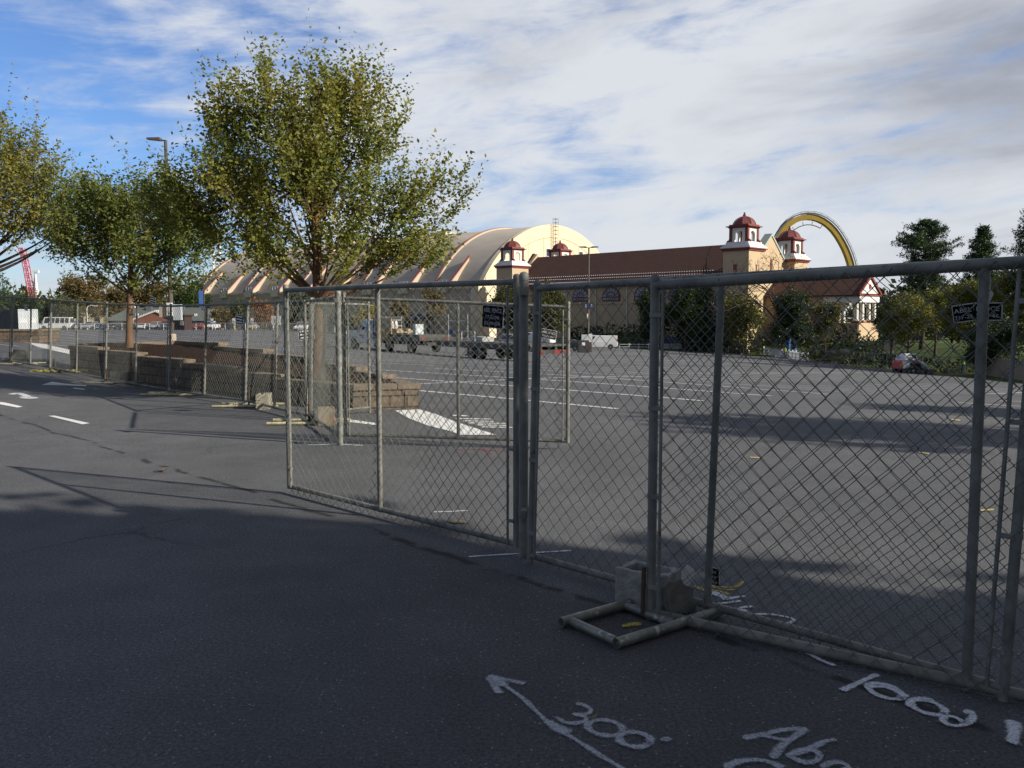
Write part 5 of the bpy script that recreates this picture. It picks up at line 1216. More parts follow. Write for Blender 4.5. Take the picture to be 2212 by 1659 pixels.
    for i, y in enumerate((-hw + .35, -1.25, 1.25, hw - .35)):
        k = MB().lathe([(.46, .62), (.46, .75), (.36, .8), (.35, 2.0), (.29, pe - 1.75), (.4, pe - 1.68), (.4, pe - 1.56)], 14, (x1 - .8, py + y, 0)); k.build('column', M['white'], t, True)
        MB().box(x1 - 1.35, x1 - .25, py + y - .55, py + y + .55, -1.4, .615).build('pedestal', M['tan'], t); MB().box(x1 - 1.42, x1 - .18, py + y - .62, py + y + .62, .3, .5).build('pedestal_band', M['redtrim'], t)
    for x in (12.6, 15.2): MB().lathe([(.4, .3), (.36, .8), (.29, pe - 1.7), (.4, pe - 1.56)], 14, (x, py - hw + .35, 0)).build('column', M['white'], t, True)
    MB().box(11.5, x1 - .1, py - hw - .1, py + hw + .1, -6, .25).build('portico_floor', M['tan'], t)
    k = MB().box(12.0, 12.1, py - 2.6, py - 1.5, .25, 2.9).build('door', M['redtrim'], t); MB().box(12.0, 12.08, py + .4, py + 2.0, .25, 2.9).build('door', M['redtrim'], t)
    MB().box(9.6, 10.8, py - hw + .18, py - hw + .29, .2, 2.4).build('door', M['redtrim'], t)
hall()
# ------------------------------------------------------------------ rides seen over the roofs
def bar(b, p, q, r=.1, n=4): b.tube([p, q], r, n)
def coaster():
    Y = 225.; k = Y / FPX
    P = [(1650, 700), (1656, 620), (1668, 552), (1684, 510), (1704, 484), (1730, 471), (1755, 470), (1779, 479), (1800, 497), (1818, 524), (1831, 552), (1840, 585), (1848, 640), (1852, 700)]
    pts = catmull([at(x, y, Y) for x, y in P], 1.6); o = Vector((pts[5].x, Y, G(pts[5].x, 170)))
    t = thing('roller_coaster_track', 'tall yellow roller coaster arch curving above the hall roof', 'roller coaster', o, 0)
    pts = [p - o for p in pts]; n = len(pts); T = [(pts[min(i+1, n-1)] - pts[max(i-1, 0)]).normalized() for i in range(n)]
    N_ = [Vector((-q.z, 0, q.x)) for q in T]; N_ = [q if q.z > -2 else q for q in N_]
    b = MB(); W, H = .9, .68        # deep box beam
    vs = []; 
    for p, q in zip(pts, N_): vs += [p + q * H + Vector((0, -W, 0)), p + q * H + Vector((0, W, 0)), p - q * H + Vector((0, W, 0)), p - q * H + Vector((0, -W, 0))]
    b.add(vs, [(4*i+j, 4*i+(j+1) % 4, 4*i+4+(j+1) % 4, 4*i+4+j) for i in range(n-1) for j in range(4)]); b.build('box_beam', M['coaster'], t)
    b = MB()
    for sy in (-1, 1): b.tube([p + q * 1.0 + Vector((0, sy * .8 - .25, 0)) for p, q in zip(pts, N_)], .16, 6)
    b.build('rails', M['greysteel'], t)
    b = MB()
    for i in range(2, n - 2): p = pts[i]; b.tube([p + N_[i] * 1.2 + Vector((0, -W - .1, 0)), p + N_[i] * 1.45 + Vector((0, -W - .1, 0))], .05, 4)
    b.tube([p + q * 1.45 + Vector((0, -W - .1, 0)) for p, q in list(zip(pts, N_))[2:-2]], .05, 4); b.build('handrail', M['brownpole'], t)
    b = MB(); L_ = [p - q * 2.0 + Vector((0, -.6, 0)) for p, q in list(zip(pts, N_))]; a, z = int(n * .36), int(n * .60)
    b.tube(L_[a:z], .13, 5)
    for i in range(a, z, 2): b.tube([L_[i], pts[i] - N_[i] * 1.1 + Vector((0, -.6, 0))], .09, 4)
    b.build('under_walkway', M['greysteel'], t)
    for x in (1852, 1650):
        q = at(x, 690, Y) - o; MB().lathe([(1.6, -6), (1.6, q.z + .5)], 8, (q.x, 0, 0)).build('footing', M['sidewall'], t)
coaster()
def lattice_tower():
    Y = 320.; p = at(472, 690, Y); z = G(p.x, Y); top = at(472, 524, Y).z - z; w = 1.15
    t = thing('lattice_tower', 'white lattice ride tower with an orange sign left of the arched roof', 'ride tower', (p.x, Y, z), R(12))
    b = MB()
    for sx in (-1, 1):
        for sy in (-1, 1): b.tube([(sx * w, sy * w, -2), (sx * w, sy * w, top)], .30 if sx < 0 else .22, 6)
    b.build('legs', M['whitesteel'], t); b = MB(); h = 2.3; nz_ = int(top / h)
    for i in range(nz_):
        for sy in (-1, 1): bar(b, (-w, sy * w, i * h), (w, sy * w, (i + 1) * h), .13); bar(b, (-w, sy * w, (i + 1) * h), (w, sy * w, (i + 1) * h), .12)
        for sx in (-1, 1): bar(b, (sx * w, -w, i * h), (sx * w, w, (i + 1) * h), .11)
    b.build('bracing', M['whitesteel'], t)
    k = MB(); k.box(-2, 2, -2, 2, top, top + .8); k.box(-1.4, 1.4, -1.4, 1.4, top + .8, top + 1.5); k.build('tower_top', M['brownpole'], t)
    q = at(485, 588, Y) - Vector((p.x, Y, z)); s = MB().prism([(q.x - 2.5, q.z + 1.3), (q.x - 2.0, q.z - 1.3), (q.x + 2.0, q.z - 1.3), (q.x + 2.7, q.z + 1.3)], 'y', -2.2, -1.8).build('orange_board', M['orange'], t)
    k = MB()
    for i in range(4): k.tube([(q.x - 1.2 + i * .75, -2.25, q.z - .45), (q.x - 1.0 + i * .75, -2.25, q.z + (.6 if i in (0, 2) else .2)), (q.x - .75 + i * .75, -2.25, q.z - .45)], .13, 4)
    k.build('lettering', M['yellowrope'], s)
lattice_tower()
def pink_track():
    Y = 300.; P = [(47, 536), (52, 552), (58, 580), (64, 612), (70, 645), (75, 700)]; pts = catmull([at(x, y, Y) for x, y in P], 3.); o = Vector((pts[-1].x, Y, G(pts[-1].x, 260)))
    t = thing('lattice_track', 'magenta lattice ride arm rising behind the golden tree', 'ride track', o, 0); pts = [p - o for p in pts]; b = MB()
    for sx in (-1, 1):
        for sy in (-1, 1): b.tube([p + Vector((sx * .75, sy * .75, 0)) for p in pts], .2, 5)
    b.build('chords', M['pinksteel'], t); b = MB()
    for i in range(len(pts) - 1):
        for s in (-1, 1): bar(b, pts[i] + Vector((-.75 * s, -.75, 0)), pts[i+1] + Vector((.75 * s, -.75, 0)), .12)
        bar(b, pts[i] + Vector((-.75, .75, 0)), pts[i+1] + Vector((.75, .75, 0)), .12); bar(b, pts[i] + Vector((-.75, -.75, 0)), pts[i] + Vector((.75, -.75, 0)), .12)
    b.build('bracing', M['pinksteel'], t)
pink_track()
def white_spire(px, top, label, Y=330.):
    p = at(px, 690, Y); z = G(p.x, Y); h = at(px, top, Y).z - z
    t = thing('ride_mast', label, 'mast', (p.x, Y, z), 0, 'white masts of far rides'); MB().tube([(0, 0, -1), (0, 0, h * .6), (0, 0, h)], [.8, .6, .35], 8).build('pole', M['whitesteel'], t, True)
    b = MB(); b.tube([(-2.4, 0, h * .35), (0, 0, h * .95)], .22, 5); b.tube([(1.6, 0, h * .3), (0, 0, h * .9)], .18, 5); b.box(-.9, 1.3, -.5, .5, h - .9, h); b.build('stays', M['whitesteel'], t)
white_spire(81, 584, 'white mast with slanting stays beside the magenta lattice arm'); white_spire(323, 560, 'thin white mast seen through the young tree', 345.)
# ------------------------------------------------------------------ low buildings on the left
def house():
    Y = 222.; k = Y / FPX; p = at(345, 706, Y); z = p.z - .2; t = thing('grey_roofed_house', 'low house with a grey-green roof and a red brick gable', 'house', (p.x, Y, z), R(4))
    w = 13.2; MB().box(-w, w, 0, 12, -1, 2.0).build('wall', M['brick'], t)
    b = MB(); b.add([(-w - .6, -.9, 1.75), (w + .6, -.9, 1.75), (w - 3, 5, 5.2), (-w + 4.0, 5, 5.2), (-w - .6, 12.6, 1.75), (w + .6, 12.6, 1.75)], [(0, 1, 2, 3), (1, 5, 2), (5, 4, 3, 2), (4, 0, 3), (0, 4, 5, 1)]); rf = b.build('roof', M['greyroof'], t)
    for x, y in ((-4.5, 3.4), (3.8, 3.6)): MB().box(x, x + 1.4, y, y + 1.2, 3.6, 5.4).build('chimney', M['greysteel'], rf)
    for x in (-6.5, -1.2, 8.4): MB().box(x, x + .7, 1.2, 1.8, 2.6, 3.6).build('roof_vent', M['whitesteel'], rf)
    MB().prism([(-6.6, 0), (5.6, 0), (5.6, 1.6), (-.2, 4.0), (-6.6, 1.6)], 'y', -2.2, .5).build('brick_gable', M['brick'], t)
    MB().prism([(-7.3, 1.3), (-7.3, 1.75), (-.2, 4.5), (6.3, 1.75), (6.3, 1.3), (-.2, 4.05)], 'y', -2.6, .4).build('gable_trim', M['white'], t)
    for x in (-10.5, 8.0, 10.6): f = MB().box(x, x + 1.3, -.08, .0, .5, 1.6).build('window', M['white'], t); MB().box(x + .12, x + 1.18, -.12, -.081, .6, 1.5).build('pane', M['glass'], f)
house()
def cream_hall():
    Y = 300.; p = at(300, 690, Y); t = thing('cream_building', 'cream building with a pale curved roof behind the grey-roofed house', 'building', (p.x, Y, -6), R(-4))
    MB().box(-26, 24, 0, 16, -1, 9.5).build('wall', M['cream'], t); b = MB(); b.prism([(-9 + 9 * math.cos(a) * -1 + -4, 9.5 + 3.2 * math.sin(a)) for a in np.linspace(0, math.pi, 12)], 'y', 0, 15); b.build('roof', M['cream'], t)
    for x in range(-22, 22, 6): f = MB().box(x, x + 2.2, -.1, 0, 4, 7).build('window', M['tan'], t); MB().box(x + .2, x + 2, -.15, -.101, 4.2, 6.8).build('pane', M['glass'], f)
cream_hall()
def side_shed():
    Y = 240.; p = at(452, 708, Y); t = thing('side_building', 'low cream annex with a dark canopy left of the arched roof', 'building', (p.x - 6, Y, p.z), R(-20))
    MB().box(-8, 5, 0, 8, -1, 3.6).build('wall', M['cream'], t); MB().prism([(-.8, 3.4), (8.6, 3.4), (4, 5.4)], 'x', -8.6, 5.6).build('roof', M['greyroof'], t); MB().box(-3, 3, -2.4, -.01, 2.2, 2.6).build('canopy', M['black'], t); MB().box(-2, 2, -.1, -.02, -.5, 2.1).build('door', M['glass'], t)
side_shed()
def container():
    Y = 105.; p = at(83, 714, Y); z = G(p.x, Y); t = thing('shipping_container', 'shipping container with pale doors and a dark long side behind the sunlit planter', 'container', (p.x, Y, z), R(60))
    w, L, H = 2.44, 9.0, 2.62; a = R(64)
    b = MB(); n = 34
    for i in range(n): x0 = -w - L * .0; y0 = L * i / n; b.box(-w, -.02, y0 + .02, y0 + L / n * .55, .1, H - .1)
    b.box(-w + .04, -.06, .05, L, .06, H - .04); b.build('corrugated_shell', M['container'], t)
    k = MB(); k.box(-w, 0, -.06, .02, 0, .16); k.box(-w, 0, -.06, .02, H - .14, H); k.box(-w, -w + .14, -.06, .02, .16, H - .14); k.box(-.14, 0, -.06, .02, .16, H - .14); k.build('end_frame', M['containerend'], t)
    for x in (-w + .15, -w/2 + .01):
        d = MB().box(x, x + w/2 - .16, -.03, .015, .17, H - .15).build('door', M['containerend'], t); q = MB()
        for dx in (.28, .74): q.tube([(x + dx, -.055, .15), (x + dx, -.055, H - .12)], .025, 6)
        q.box(x + .2, x + .9, -.07, -.031, 1.1, 1.18); q.build('lock_bars', M['whitesteel'], d)
        MB().box(x + .1, x + .95, -.04, -.0305, .95, 1.55).build('placard', M['signwhite'], d)
container()
def booth():
    Y = 165.; p = at(396, 718, Y); z = G(p.x, Y); t = thing('ticket_booth', 'dark brown booth with a white notice near the left light pole', 'booth', (p.x, Y, z), R(-20))
    MB().box(-1.3, 1.1, -.9, 1.2, 0, 2.7).build('body', M['brownbooth'], t); MB().box(-1.6, 1.4, -1.2, 1.5, 2.701, 2.95).build('roof', M['brownbooth'], t); MB().box(.1, .9, -.95, -.901, .9, 1.7).build('notice', M['signwhite'], t)
booth()
# ------------------------------------------------------------------ vehicles
def wheel(t, x, y, r, w, name='wheel'):
    k = MB().lathe([(r * .62, -w/2), (r * .93, -w/2), (r, -w * .32), (r, w * .32), (r * .93, w/2), (r * .62, w/2)], 20, (x, y, r), axis='y').build('wheel', M['rubber'], t, True)
    s = -1 if y < 0 else 1
    MB().lathe([(r * .60, -.02), (r * .52, .015), (r * .22, .03), (.02, .035)] if s > 0 else [(.02, -.035), (r * .22, -.03), (r * .52, -.015), (r * .60, .02)], 14, (x, y + s * w * .42, r), axis='y').build('rim', M['chrome'], k, True)
def car(name, label, cat, loc, rz, kind, paint, group=None):
    """x forward; kinds: sedan, suv, van, bus, pickup"""
    t = thing(name, label, cat, loc, rz, group)
    S = {'sedan': dict(L=4.6, W=1.8, H=1.45, r=.32, hood=.92, belt=.95, gh=[(-1.9, .98), (-1.15, 1.42), (.45, 1.43), (1.25, .95)], wb=1.36, sill=.28),
         'suv': dict(L=4.8, W=1.85, H=1.8, r=.37, hood=1.05, belt=1.10, gh=[(-2.32, 1.1), (-2.12, 1.74), (.45, 1.78), (1.15, 1.08)], wb=1.4, sill=.36),
         'van': dict(L=5.7, W=2.0, H=2.1, r=.36, hood=1.12, belt=1.2, gh=[(-2.82, 1.2), (-2.75, 2.06), (1.2, 2.08), (2.05, 1.18)], wb=1.75, sill=.38),
         'bus': dict(L=7.2, W=2.3, H=2.85, r=.42, hood=1.25, belt=1.35, gh=[(-3.55, 1.35), (-3.5, 2.82), (2.0, 2.85), (2.6, 1.3)], wb=2.2, sill=.45),
         'pickup': dict(L=5.6, W=1.95, H=1.85, r=.39, hood=1.1, belt=1.12, gh=[(-.75, 1.12), (-.6, 1.82), (.75, 1.84), (1.35, 1.1)], wb=1.75, sill=.42)}[kind]
    L, W, r, wb = S['L'], S['W'], S['r'], S['wb']; h = L / 2
    def archp(c): return [(c + (r + .07) * math.cos(a), r * .95 + (r + .07) * math.sin(a)) for a in np.linspace(math.pi, 0, 9)]
    low = [(-h, S['sill'] + .1), (-h + .08, S['sill'])] + archp(-wb) + archp(wb) + [(h - .1, S['sill']), (h, S['sill'] + .12), (h - .02, S['hood'] - .25), (h - .18, S['hood'] - .08)]
    up = [(S['gh'][-1][0] + .05, S['hood']), (S['gh'][-1][0] - .1, S['belt']), (-h + .12, S['belt']), (-h, S['belt'] - .15)] if kind != 'sedan' else [(1.3, S['hood']), (1.1, S['belt']), (-1.6, S['belt'] + .01), (-h + .15, S['belt'] - .02), (-h, S['belt'] - .2)]
    MB().prism(low + up, 'y', -W/2, W/2).build('body', paint, t, False, .05)
    g_ = S['gh']; k = MB(); a = W/2 - .05; c = W/2 - (.22 if kind in ('sedan', 'suv', 'pickup') else .10)
    vs = [(g_[0][0], -a, g_[0][1]), (g_[1][0], -c, g_[1][1]), (g_[2][0], -c, g_[2][1]), (g_[3][0], -a, g_[3][1])]; vs += [(x, -y, z) for x, y, z in vs]
    k.add(vs, [(0, 1, 2, 3), (7, 6, 5, 4), (0, 4, 5, 1), (1, 5, 6, 2), (2, 6, 7, 3), (3, 7, 4, 0)]); k.build('cabin', paint, t, False, .05)
    def side(u0, u1, v0, v1, s, e=.012):
        def P(u, v):
            xb = g_[0][0] + (g_[3][0] - g_[0][0]) * u; xt = g_[1][0] + (g_[2][0] - g_[1][0]) * u; zb = g_[0][1] + (g_[3][1] - g_[0][1]) * u; zt = g_[1][1] + (g_[2][1] - g_[1][1]) * u
            y = a + (c - a) * v + e; return (xb + (xt - xb) * v, y * s, zb + (zt - zb) * v)
        return [P(u0, v0), P(u1, v0), P(u1, v1), P(u0, v1)]
    wins = {'sedan': [(.10, .30), (.33, .58), (.61, .93)], 'suv': [(.05, .28), (.31, .58), (.61, .94)], 'van': [(.80, .95)], 'bus': [(.05, .18), (.21, .36), (.39, .54), (.57, .72), (.75, .94)], 'pickup': [(.08, .44), (.50, .93)]}[kind]
    for s in (-1, 1):
        b = MB()
        for u0, u1 in wins: b.add(side(u0, u1, .12 if kind != 'van' else .2, .88, s), [(0, 1, 2, 3)])
        b.build('window', M['glass'], t)
    def cross(i, j, v0, v1, e):
        p, q = Vector((g_[i][0], 0, g_[i][1])), Vector((g_[j][0], 0, g_[j][1])); d = q - p; nrm = Vector((d.z, 0, -d.x)).normalized() * e
        if nrm.x * (1 if i == 3 else -1) < 0: nrm = -nrm
        A, B_ = p + d * v0 + nrm, p + d * v1 + nrm; ya, yb = (a + (c - a) * v0) * .92, (a + (c - a) * v1) * .92
        return [(A.x, -ya, A.z), (A.x, ya, A.z), (B_.x, yb, B_.z), (B_.x, -yb, B_.z)]
    MB().add(cross(3, 2, .08, .9, .014), [(0, 1, 2, 3)]).build('windscreen', M['glass'], t); MB().add(cross(0, 1, .15, .85, .014), [(0, 1, 2, 3)]).build('rear_window', M['glass'], t)
    for x in (-wb, wb):
        for y in (-1, 1): wheel(t, x, y * (W/2 - .11), r, .22)
    for y in (-1, 1):
        MB().box(h - .10, h + .012, y * (W/2 - .34) - .16, y * (W/2 - .34) + .16, S['hood'] - .36, S['hood'] - .2).build('headlight', M['lamp'], t)
        zt = S['belt'] - .1; MB().box(-h - .012, -h + .1, y * (W/2 - .18) - .14, y * (W/2 - .18) + .14, zt - .22 if kind != 'van' else zt + .1, zt if kind != 'van' else zt + .5).build('tail_light', M['redlamp'], t)
        MB().box(g_[3][0] - .35, g_[3][0] - .2, y * (W/2 + .09) - .09, y * (W/2 + .09) + .09, S['belt'] + .0, S['belt'] + .16).build('mirror', M['black'], t)
    MB().box(h - .06, h + .05, -W/2 + .1, W/2 - .1, S['sill'] + .02, S['sill'] + .2).build('front_bumper', M['black'], t); MB().box(-h - .05, -h + .06, -W/2 + .1, W/2 - .1, S['sill'] + .04, S['sill'] + .22).build('rear_bumper', M['black'], t)
    MB().box(-h - .016, -h, -.26, .26, S['belt'] - .45, S['belt'] - .3).build('number_plate', M['signwhite'], t)
    return t
def gz(x, y): return (x, y, G(x, y))
AX = math.atan2(.72, -.694)      # heading along the stall lines, away to the left
p = gp(1098, 752); car('parked_car', 'silver estate car partly hidden behind the black trailer', 'car', gz(p.x, p.y), AX + R(14), 'suv', M['carsilver'], 'vehicles standing in the lot')
p = gp(1222, 757); car('parked_car', 'dark grey saloon car left of the white van', 'car', gz(p.x, p.y), AX + R(30), 'sedan', M['cardark'], 'vehicles standing in the lot')
p = gp(1294, 754); car('parked_van', 'white panel van parked in front of the dark shrubs', 'van', gz(p.x, p.y), R(172), 'van', M['carwhite'], 'vehicles standing in the lot')
p = gp(1158, 748); car('parked_van', 'white box van seen between the fence posts behind the trailer', 'van', gz(p.x, p.y), R(150), 'van', M['carwhite'], 'vehicles standing in the lot')
Yb = 196.; q = at(121, 713, Yb); car('shuttle_bus', 'white shuttle bus parked at the far left edge of the lot', 'bus', gz(q.x, Yb), R(186), 'bus', M['carwhite'], 'vehicles standing in the lot')
FAR = 'cars in the far row beyond the lot fence'
paints = {'white': 'carwhite', 'silver': 'carsilver', 'dark': 'cardark', 'blue': 'carblue', 'red': 'carred'}
protos = {}
far = [(172, 'dark', 'sedan', 'leftmost, just right of the shuttle bus'), (196, 'silver', 'suv', 'left end of the grey-roofed house'), (222, 'blue', 'sedan', 'just left of the brick gable'), (250, 'dark', 'suv', 'left of the young tree trunk'), (285, 'dark', 'sedan', 'right behind the young tree trunk'),
       (312, 'white', 'sedan', 'below the brick gable'), (340, 'silver', 'suv', 'below the right side of the brick gable'), (362, 'dark', 'pickup', 'left of the light pole'), (432, 'red', 'sedan', 'just right of the brown booth'), (458, 'white', 'pickup', 'below the left end of the arena'),
       (505, 'dark', 'suv', 'below the browning tree'), (545, 'silver', 'sedan', 'left of the orange tree'), (596, 'dark', 'sedan', 'below the orange tree'), (652, 'white', 'suv', 'left of the tall tree trunk'), (706, 'blue', 'sedan', 'right of the tall tree trunk')]
for i, (px, c, kd, wh) in enumerate(far):
    Yc = 190 - max(0, px - 380) * .10; q = at(px, 712, Yc); lb = f'{c} {dict(sedan="saloon", suv="estate car", pickup="pickup")[kd]} in the far row, {wh}'; rz = R((95, 268, 88, 272, 180, 92)[i % 6])
    if (c, kd) not in protos: protos[c, kd] = car('parked_car', lb, 'car', gz(q.x, Yc), rz, kd, M[paints[c]], FAR)
    else: dup(protos[c, kd], gz(q.x, Yc), rz, lb, FAR)
def truck():
    SCL = 1.28
    f = gp(792, 752); o = Vector((f.x, f.y, 0)); rz = math.atan2(.80, -.60)
    r = .42; wbk = 5.2; o = o - Vector((math.cos(rz), math.sin(rz), 0)) * (wbk / 2) * SCL
    t = thing('flatbed_truck', 'white cab flatbed truck loaded with scaffold frames and yellow straps', 'truck', gz(o.x, o.y), rz, 'vehicles standing in the lot'); t.scale = (SCL,) * 3
    W = 2.05; fx = wbk / 2
    cabp = [(fx - 3.2, .5), (fx - .52, .5)] + [(fx + .50 * math.cos(a), .42 + .5 * math.sin(a)) for a in np.linspace(math.pi, 0, 9)] + [(fx + 1.0, .5), (fx + 1.08, .7), (fx + 1.02, 1.12), (fx + .75, 1.27), (fx - .35, 1.40), (fx - .38, 1.36), (fx - 3.2, 1.36)]
    MB().prism(cabp, 'y', -W/2, W/2).build('cab', M['carwhite'], t, False, .06)
    k = MB(); vs = [(fx - 3.18, -.95, 1.34), (fx - 3.1, -.82, 2.12), (fx - 1.15, -.82, 2.14), (fx - .3, -.95, 1.36)]; vs += [(x, -y, z) for x, y, z in vs]
    k.add(vs, [(0, 1, 2, 3), (7, 6, 5, 4), (0, 4, 5, 1), (1, 5, 6, 2), (2, 6, 7, 3), (3, 7, 4, 0)]); k.build('cab_top', M['carwhite'], t, False, .05)
    for s in (-1, 1):
        b = MB(); b.add([(fx - 1.62, s * .955, 1.42), (fx - .62, s * .955, 1.44), (fx - 1.12, s * .85, 2.04), (fx - 1.62, s * .85, 2.04)], [(0, 1, 2, 3)]); b.add([(fx - 3.0, s * .955, 1.42), (fx - 1.72, s * .955, 1.42), (fx - 1.72, s * .85, 2.04), (fx - 2.95, s * .85, 2.04)], [(0, 1, 2, 3)]); b.build('window', M['glass'], t)
        MB().box(fx - .75, fx - .5, s * 1.2 - .14, s * 1.2 + .14, 1.4, 1.78).build('mirror', M['black'], t)
        MB().box(fx + .98, fx + 1.10, s * .78 - .18, s * .78 + .18, .86, 1.1).build('headlight', M['lamp'], t)
        b = MB(); b.box(fx - 1.55, fx - .85, s * 1.031 - .003, s * 1.031 + .003, .98, 1.06); b.box(fx - 1.45, fx - .95, s * 1.031 - .003, s * 1.031 + .003, .86, .92); b.build('door_lettering', M['black'], t)
    MB().add([(fx - .34, -.86, 1.42), (fx - .34, .86, 1.42), (fx - 1.1, .78, 2.08), (fx - 1.1, -.78, 2.08)], [(0, 1, 2, 3)]).build('windscreen', M['glass'], t)
    MB().box(fx + 1.0, fx + 1.16, -1.0, 1.0, .48, .72).build('bumper', M['chrome'], t)
    MB().box(-fx - 4.1, fx - 3.2, -.45, .45, .5, .82).build('chassis', M['black'], t)
    MB().box(-fx - 4.3, fx - 3.25, -1.18, 1.18, 1.02, 1.18).build('bed', M['steeldeck'], t); MB().box(-fx - 4.3, fx - 3.3, -1.2, 1.2, .82, 1.019).build('bed_skirt', M['black'], t)
    k = MB(); 
    for y in (-1.15, 1.15): k.tube([(fx - 3.35, y, 1.15), (fx - 3.35, y, 2.35)], .06, 6)
    k.box(fx - 3.41, fx - 3.29, -1.15, 1.15, 2.2, 2.35)
    for y in np.linspace(-1, 1, 9): k.box(fx - 3.37, fx - 3.33, y - .02, y + .02, 1.15, 2.2)
    k.build('headboard', M['black'], t)
    k = MB(); k.box(fx - 5.8, fx - 3.5, 1.10, 1.16, 1.18, 2.25); k.build('side_boards', M['woodtan'], t)
    for x in (fx, -fx + .1): 
        for y in (-1, 1): wheel(t, x, y * .92, r, .28)
    for y in (-1, 1): wheel(t, -fx - 2.9, y * .92, r, .28)
    k = MB(); k.box(fx - 4.2, fx - 3.2, -1.15, -.7, .45, .81); k.build('tool_box', M['black'], t)
    for y in (-.9, .9): MB().box(-fx - 4.34, -fx - 3.19, y - .14, y + .14, .9, 1.04).build('tail_light', M['redlamp'], t)
    MB().box(fx - 1.9, fx - 1.5, -.25, .25, 2.13, 2.26).build('beacon', M['orange'], t)
    # load, lying on the bed: things of their own
    Mx = Matrix.Translation(gz(o.x, o.y)) @ Matrix.Rotation(rz, 4, 'Z') @ Matrix.Scale(SCL, 4)
    def load(nm, lb, cat, b, m): 
        k = b.build(nm, m); k.matrix_world = Mx; return tag(k, lb, cat)
    b = MB()
    for x in (-.6, -1.5): 
        for y in (-.6, .6): b.tube([(x, y, 1.18), (x, y, 2.35)], .026, 6)
        b.tube([(x, -.6, 2.1), (x, .6, 2.1)], .035, 6); b.tube([(x, -.6, 1.7), (x, .6, 1.7)], .035, 6)
    load('scaffold_frame', 'white scaffold frames standing on the truck bed', 'scaffold frame', b, M['frame'])
    b = MB(); 
    for i in range(6): b.box(-3.2, -.2, -.9 + i * .28, -.66 + i * .28, 1.18 + .07 * (i % 2), 1.25 + .09 * (i % 3) + .1)
    for i in range(3): b.box(-2.6, -.9, -.6 + .3 * i, -.35 + .3 * i, 1.36, 1.52)
    load('plank_stack', 'stack of tan planks lying on the truck bed', 'planks', b, M['woodtan'])
    b = MB(); rng = random.Random(2)
    for i in range(10): x = -2.2 + rng.uniform(-.7, .7); b.tube([(x, 1.0, 1.6), (x + rng.uniform(-.2, .2), 1.22, 1.35), (x + rng.uniform(-.3, .3), 1.23, rng.uniform(.75, 1.05)), (x + .2, 1.21, 1.2)], .05, 5)
    load('yellow_straps', 'pale yellow straps hanging over the side of the truck bed', 'straps', b, M['yellowrope'])
    b = MB().box(-4.6, -4.2, -.5, .1, 1.18, 1.85); load('white_crate', 'white crate at the rear of the truck bed', 'crate', b, M['containerend'])
    # trailer
    a = gp(1062, 776); c = Vector((a.x, a.y, 0)); tz = rz - R(3); t2 = thing('flatbed_trailer', 'long low black trailer with tandem wheels hitched behind the flatbed truck', 'trailer', gz(c.x, c.y), tz, 'vehicles standing in the lot'); t2.scale = (SCL,) * 3
    MB().box(-5.7, 4.4, -1.22, 1.22, .92, 1.03).build('deck', M['steeldeck'], t2); k = MB()
    for y in (-1.24, 1.2): k.box(-5.72, 4.42, y, y + .04, .72, 1.06)
    for y in (-.5, .5): k.box(-5.6, 4.9, y - .07, y + .07, .62, .91)
    k.add([(4.4, -1.2, .75), (4.4, 1.2, .75), (5.6, .1, .75), (5.6, -.1, .75), (4.4, -1.2, .9), (4.4, 1.2, .9), (5.6, .1, .9), (5.6, -.1, .9)], [(3,2,1,0),(4,5,6,7),(0,1,5,4),(1,2,6,5),(2,3,7,6),(3,0,4,7)]); k.build('frame', M['black'], t2)
    MB().box(-5.74, 4.43, 1.241, 1.262, .99, 1.05).build('side_strip', M['woodtan'], t2)
    for x in (-5.2, -4.2, -2.8, -1, .8, 2.6, 4.0): MB().box(x, x + .16, 1.2415, 1.266, .84, .90).build('marker_light', M['redlamp'], t2)
    for x in (.52, -.48):
        for y in (-1, 1): wheel(t2, x, y * 1.0, .42, .26)
    k = MB(); k.box(-5.95, -5.73, -1.1, 1.1, .55, .75); k.build('rear_beam', M['black'], t2)
    for y in (-.85, -.3, .85): MB().box(-5.99, -5.951, y - .22, y + .22, .56, .72).build('tail_light', M['redlamp'], t2)
    k = MB(); k.tube([(3.8, -1.0, .8), (4.6, -1.1, .12)], .05, 6); k.box(4.5, 4.75, -1.2, -1.0, 0, .1); k.build('jack_leg', M['black'], t2)
    Mt = Matrix.Translation(gz(c.x, c.y)) @ Matrix.Rotation(tz, 4, 'Z') @ Matrix.Scale(SCL, 4)
    b = MB(); 
    for y in (.3, .95): 
        for x in (2.2, 3.4): b.tube([(x, y, 1.03), (x, y, 2.6)], .026, 6)
        b.tube([(2.2, y, 2.2), (3.4, y, 2.2)], .035, 6)
    k = b.build('scaffold_frame', M['frame']); k.matrix_world = Mt; tag(k, 'white scaffold frame standing on the front of the black trailer', 'scaffold frame')
    b = MB(); b.box(.2, 1.6, -.3, .5, 1.03, 1.3); b.tube([(.4, .9, 1.03), (.4, .9, 1.6), (1.9, .9, 1.6), (1.9, .9, 1.03)], .03, 6); k = b.build('white_rack', M['frame']); k.matrix_world = Mt; tag(k, 'low white rack on the black trailer deck', 'rack')
truck()
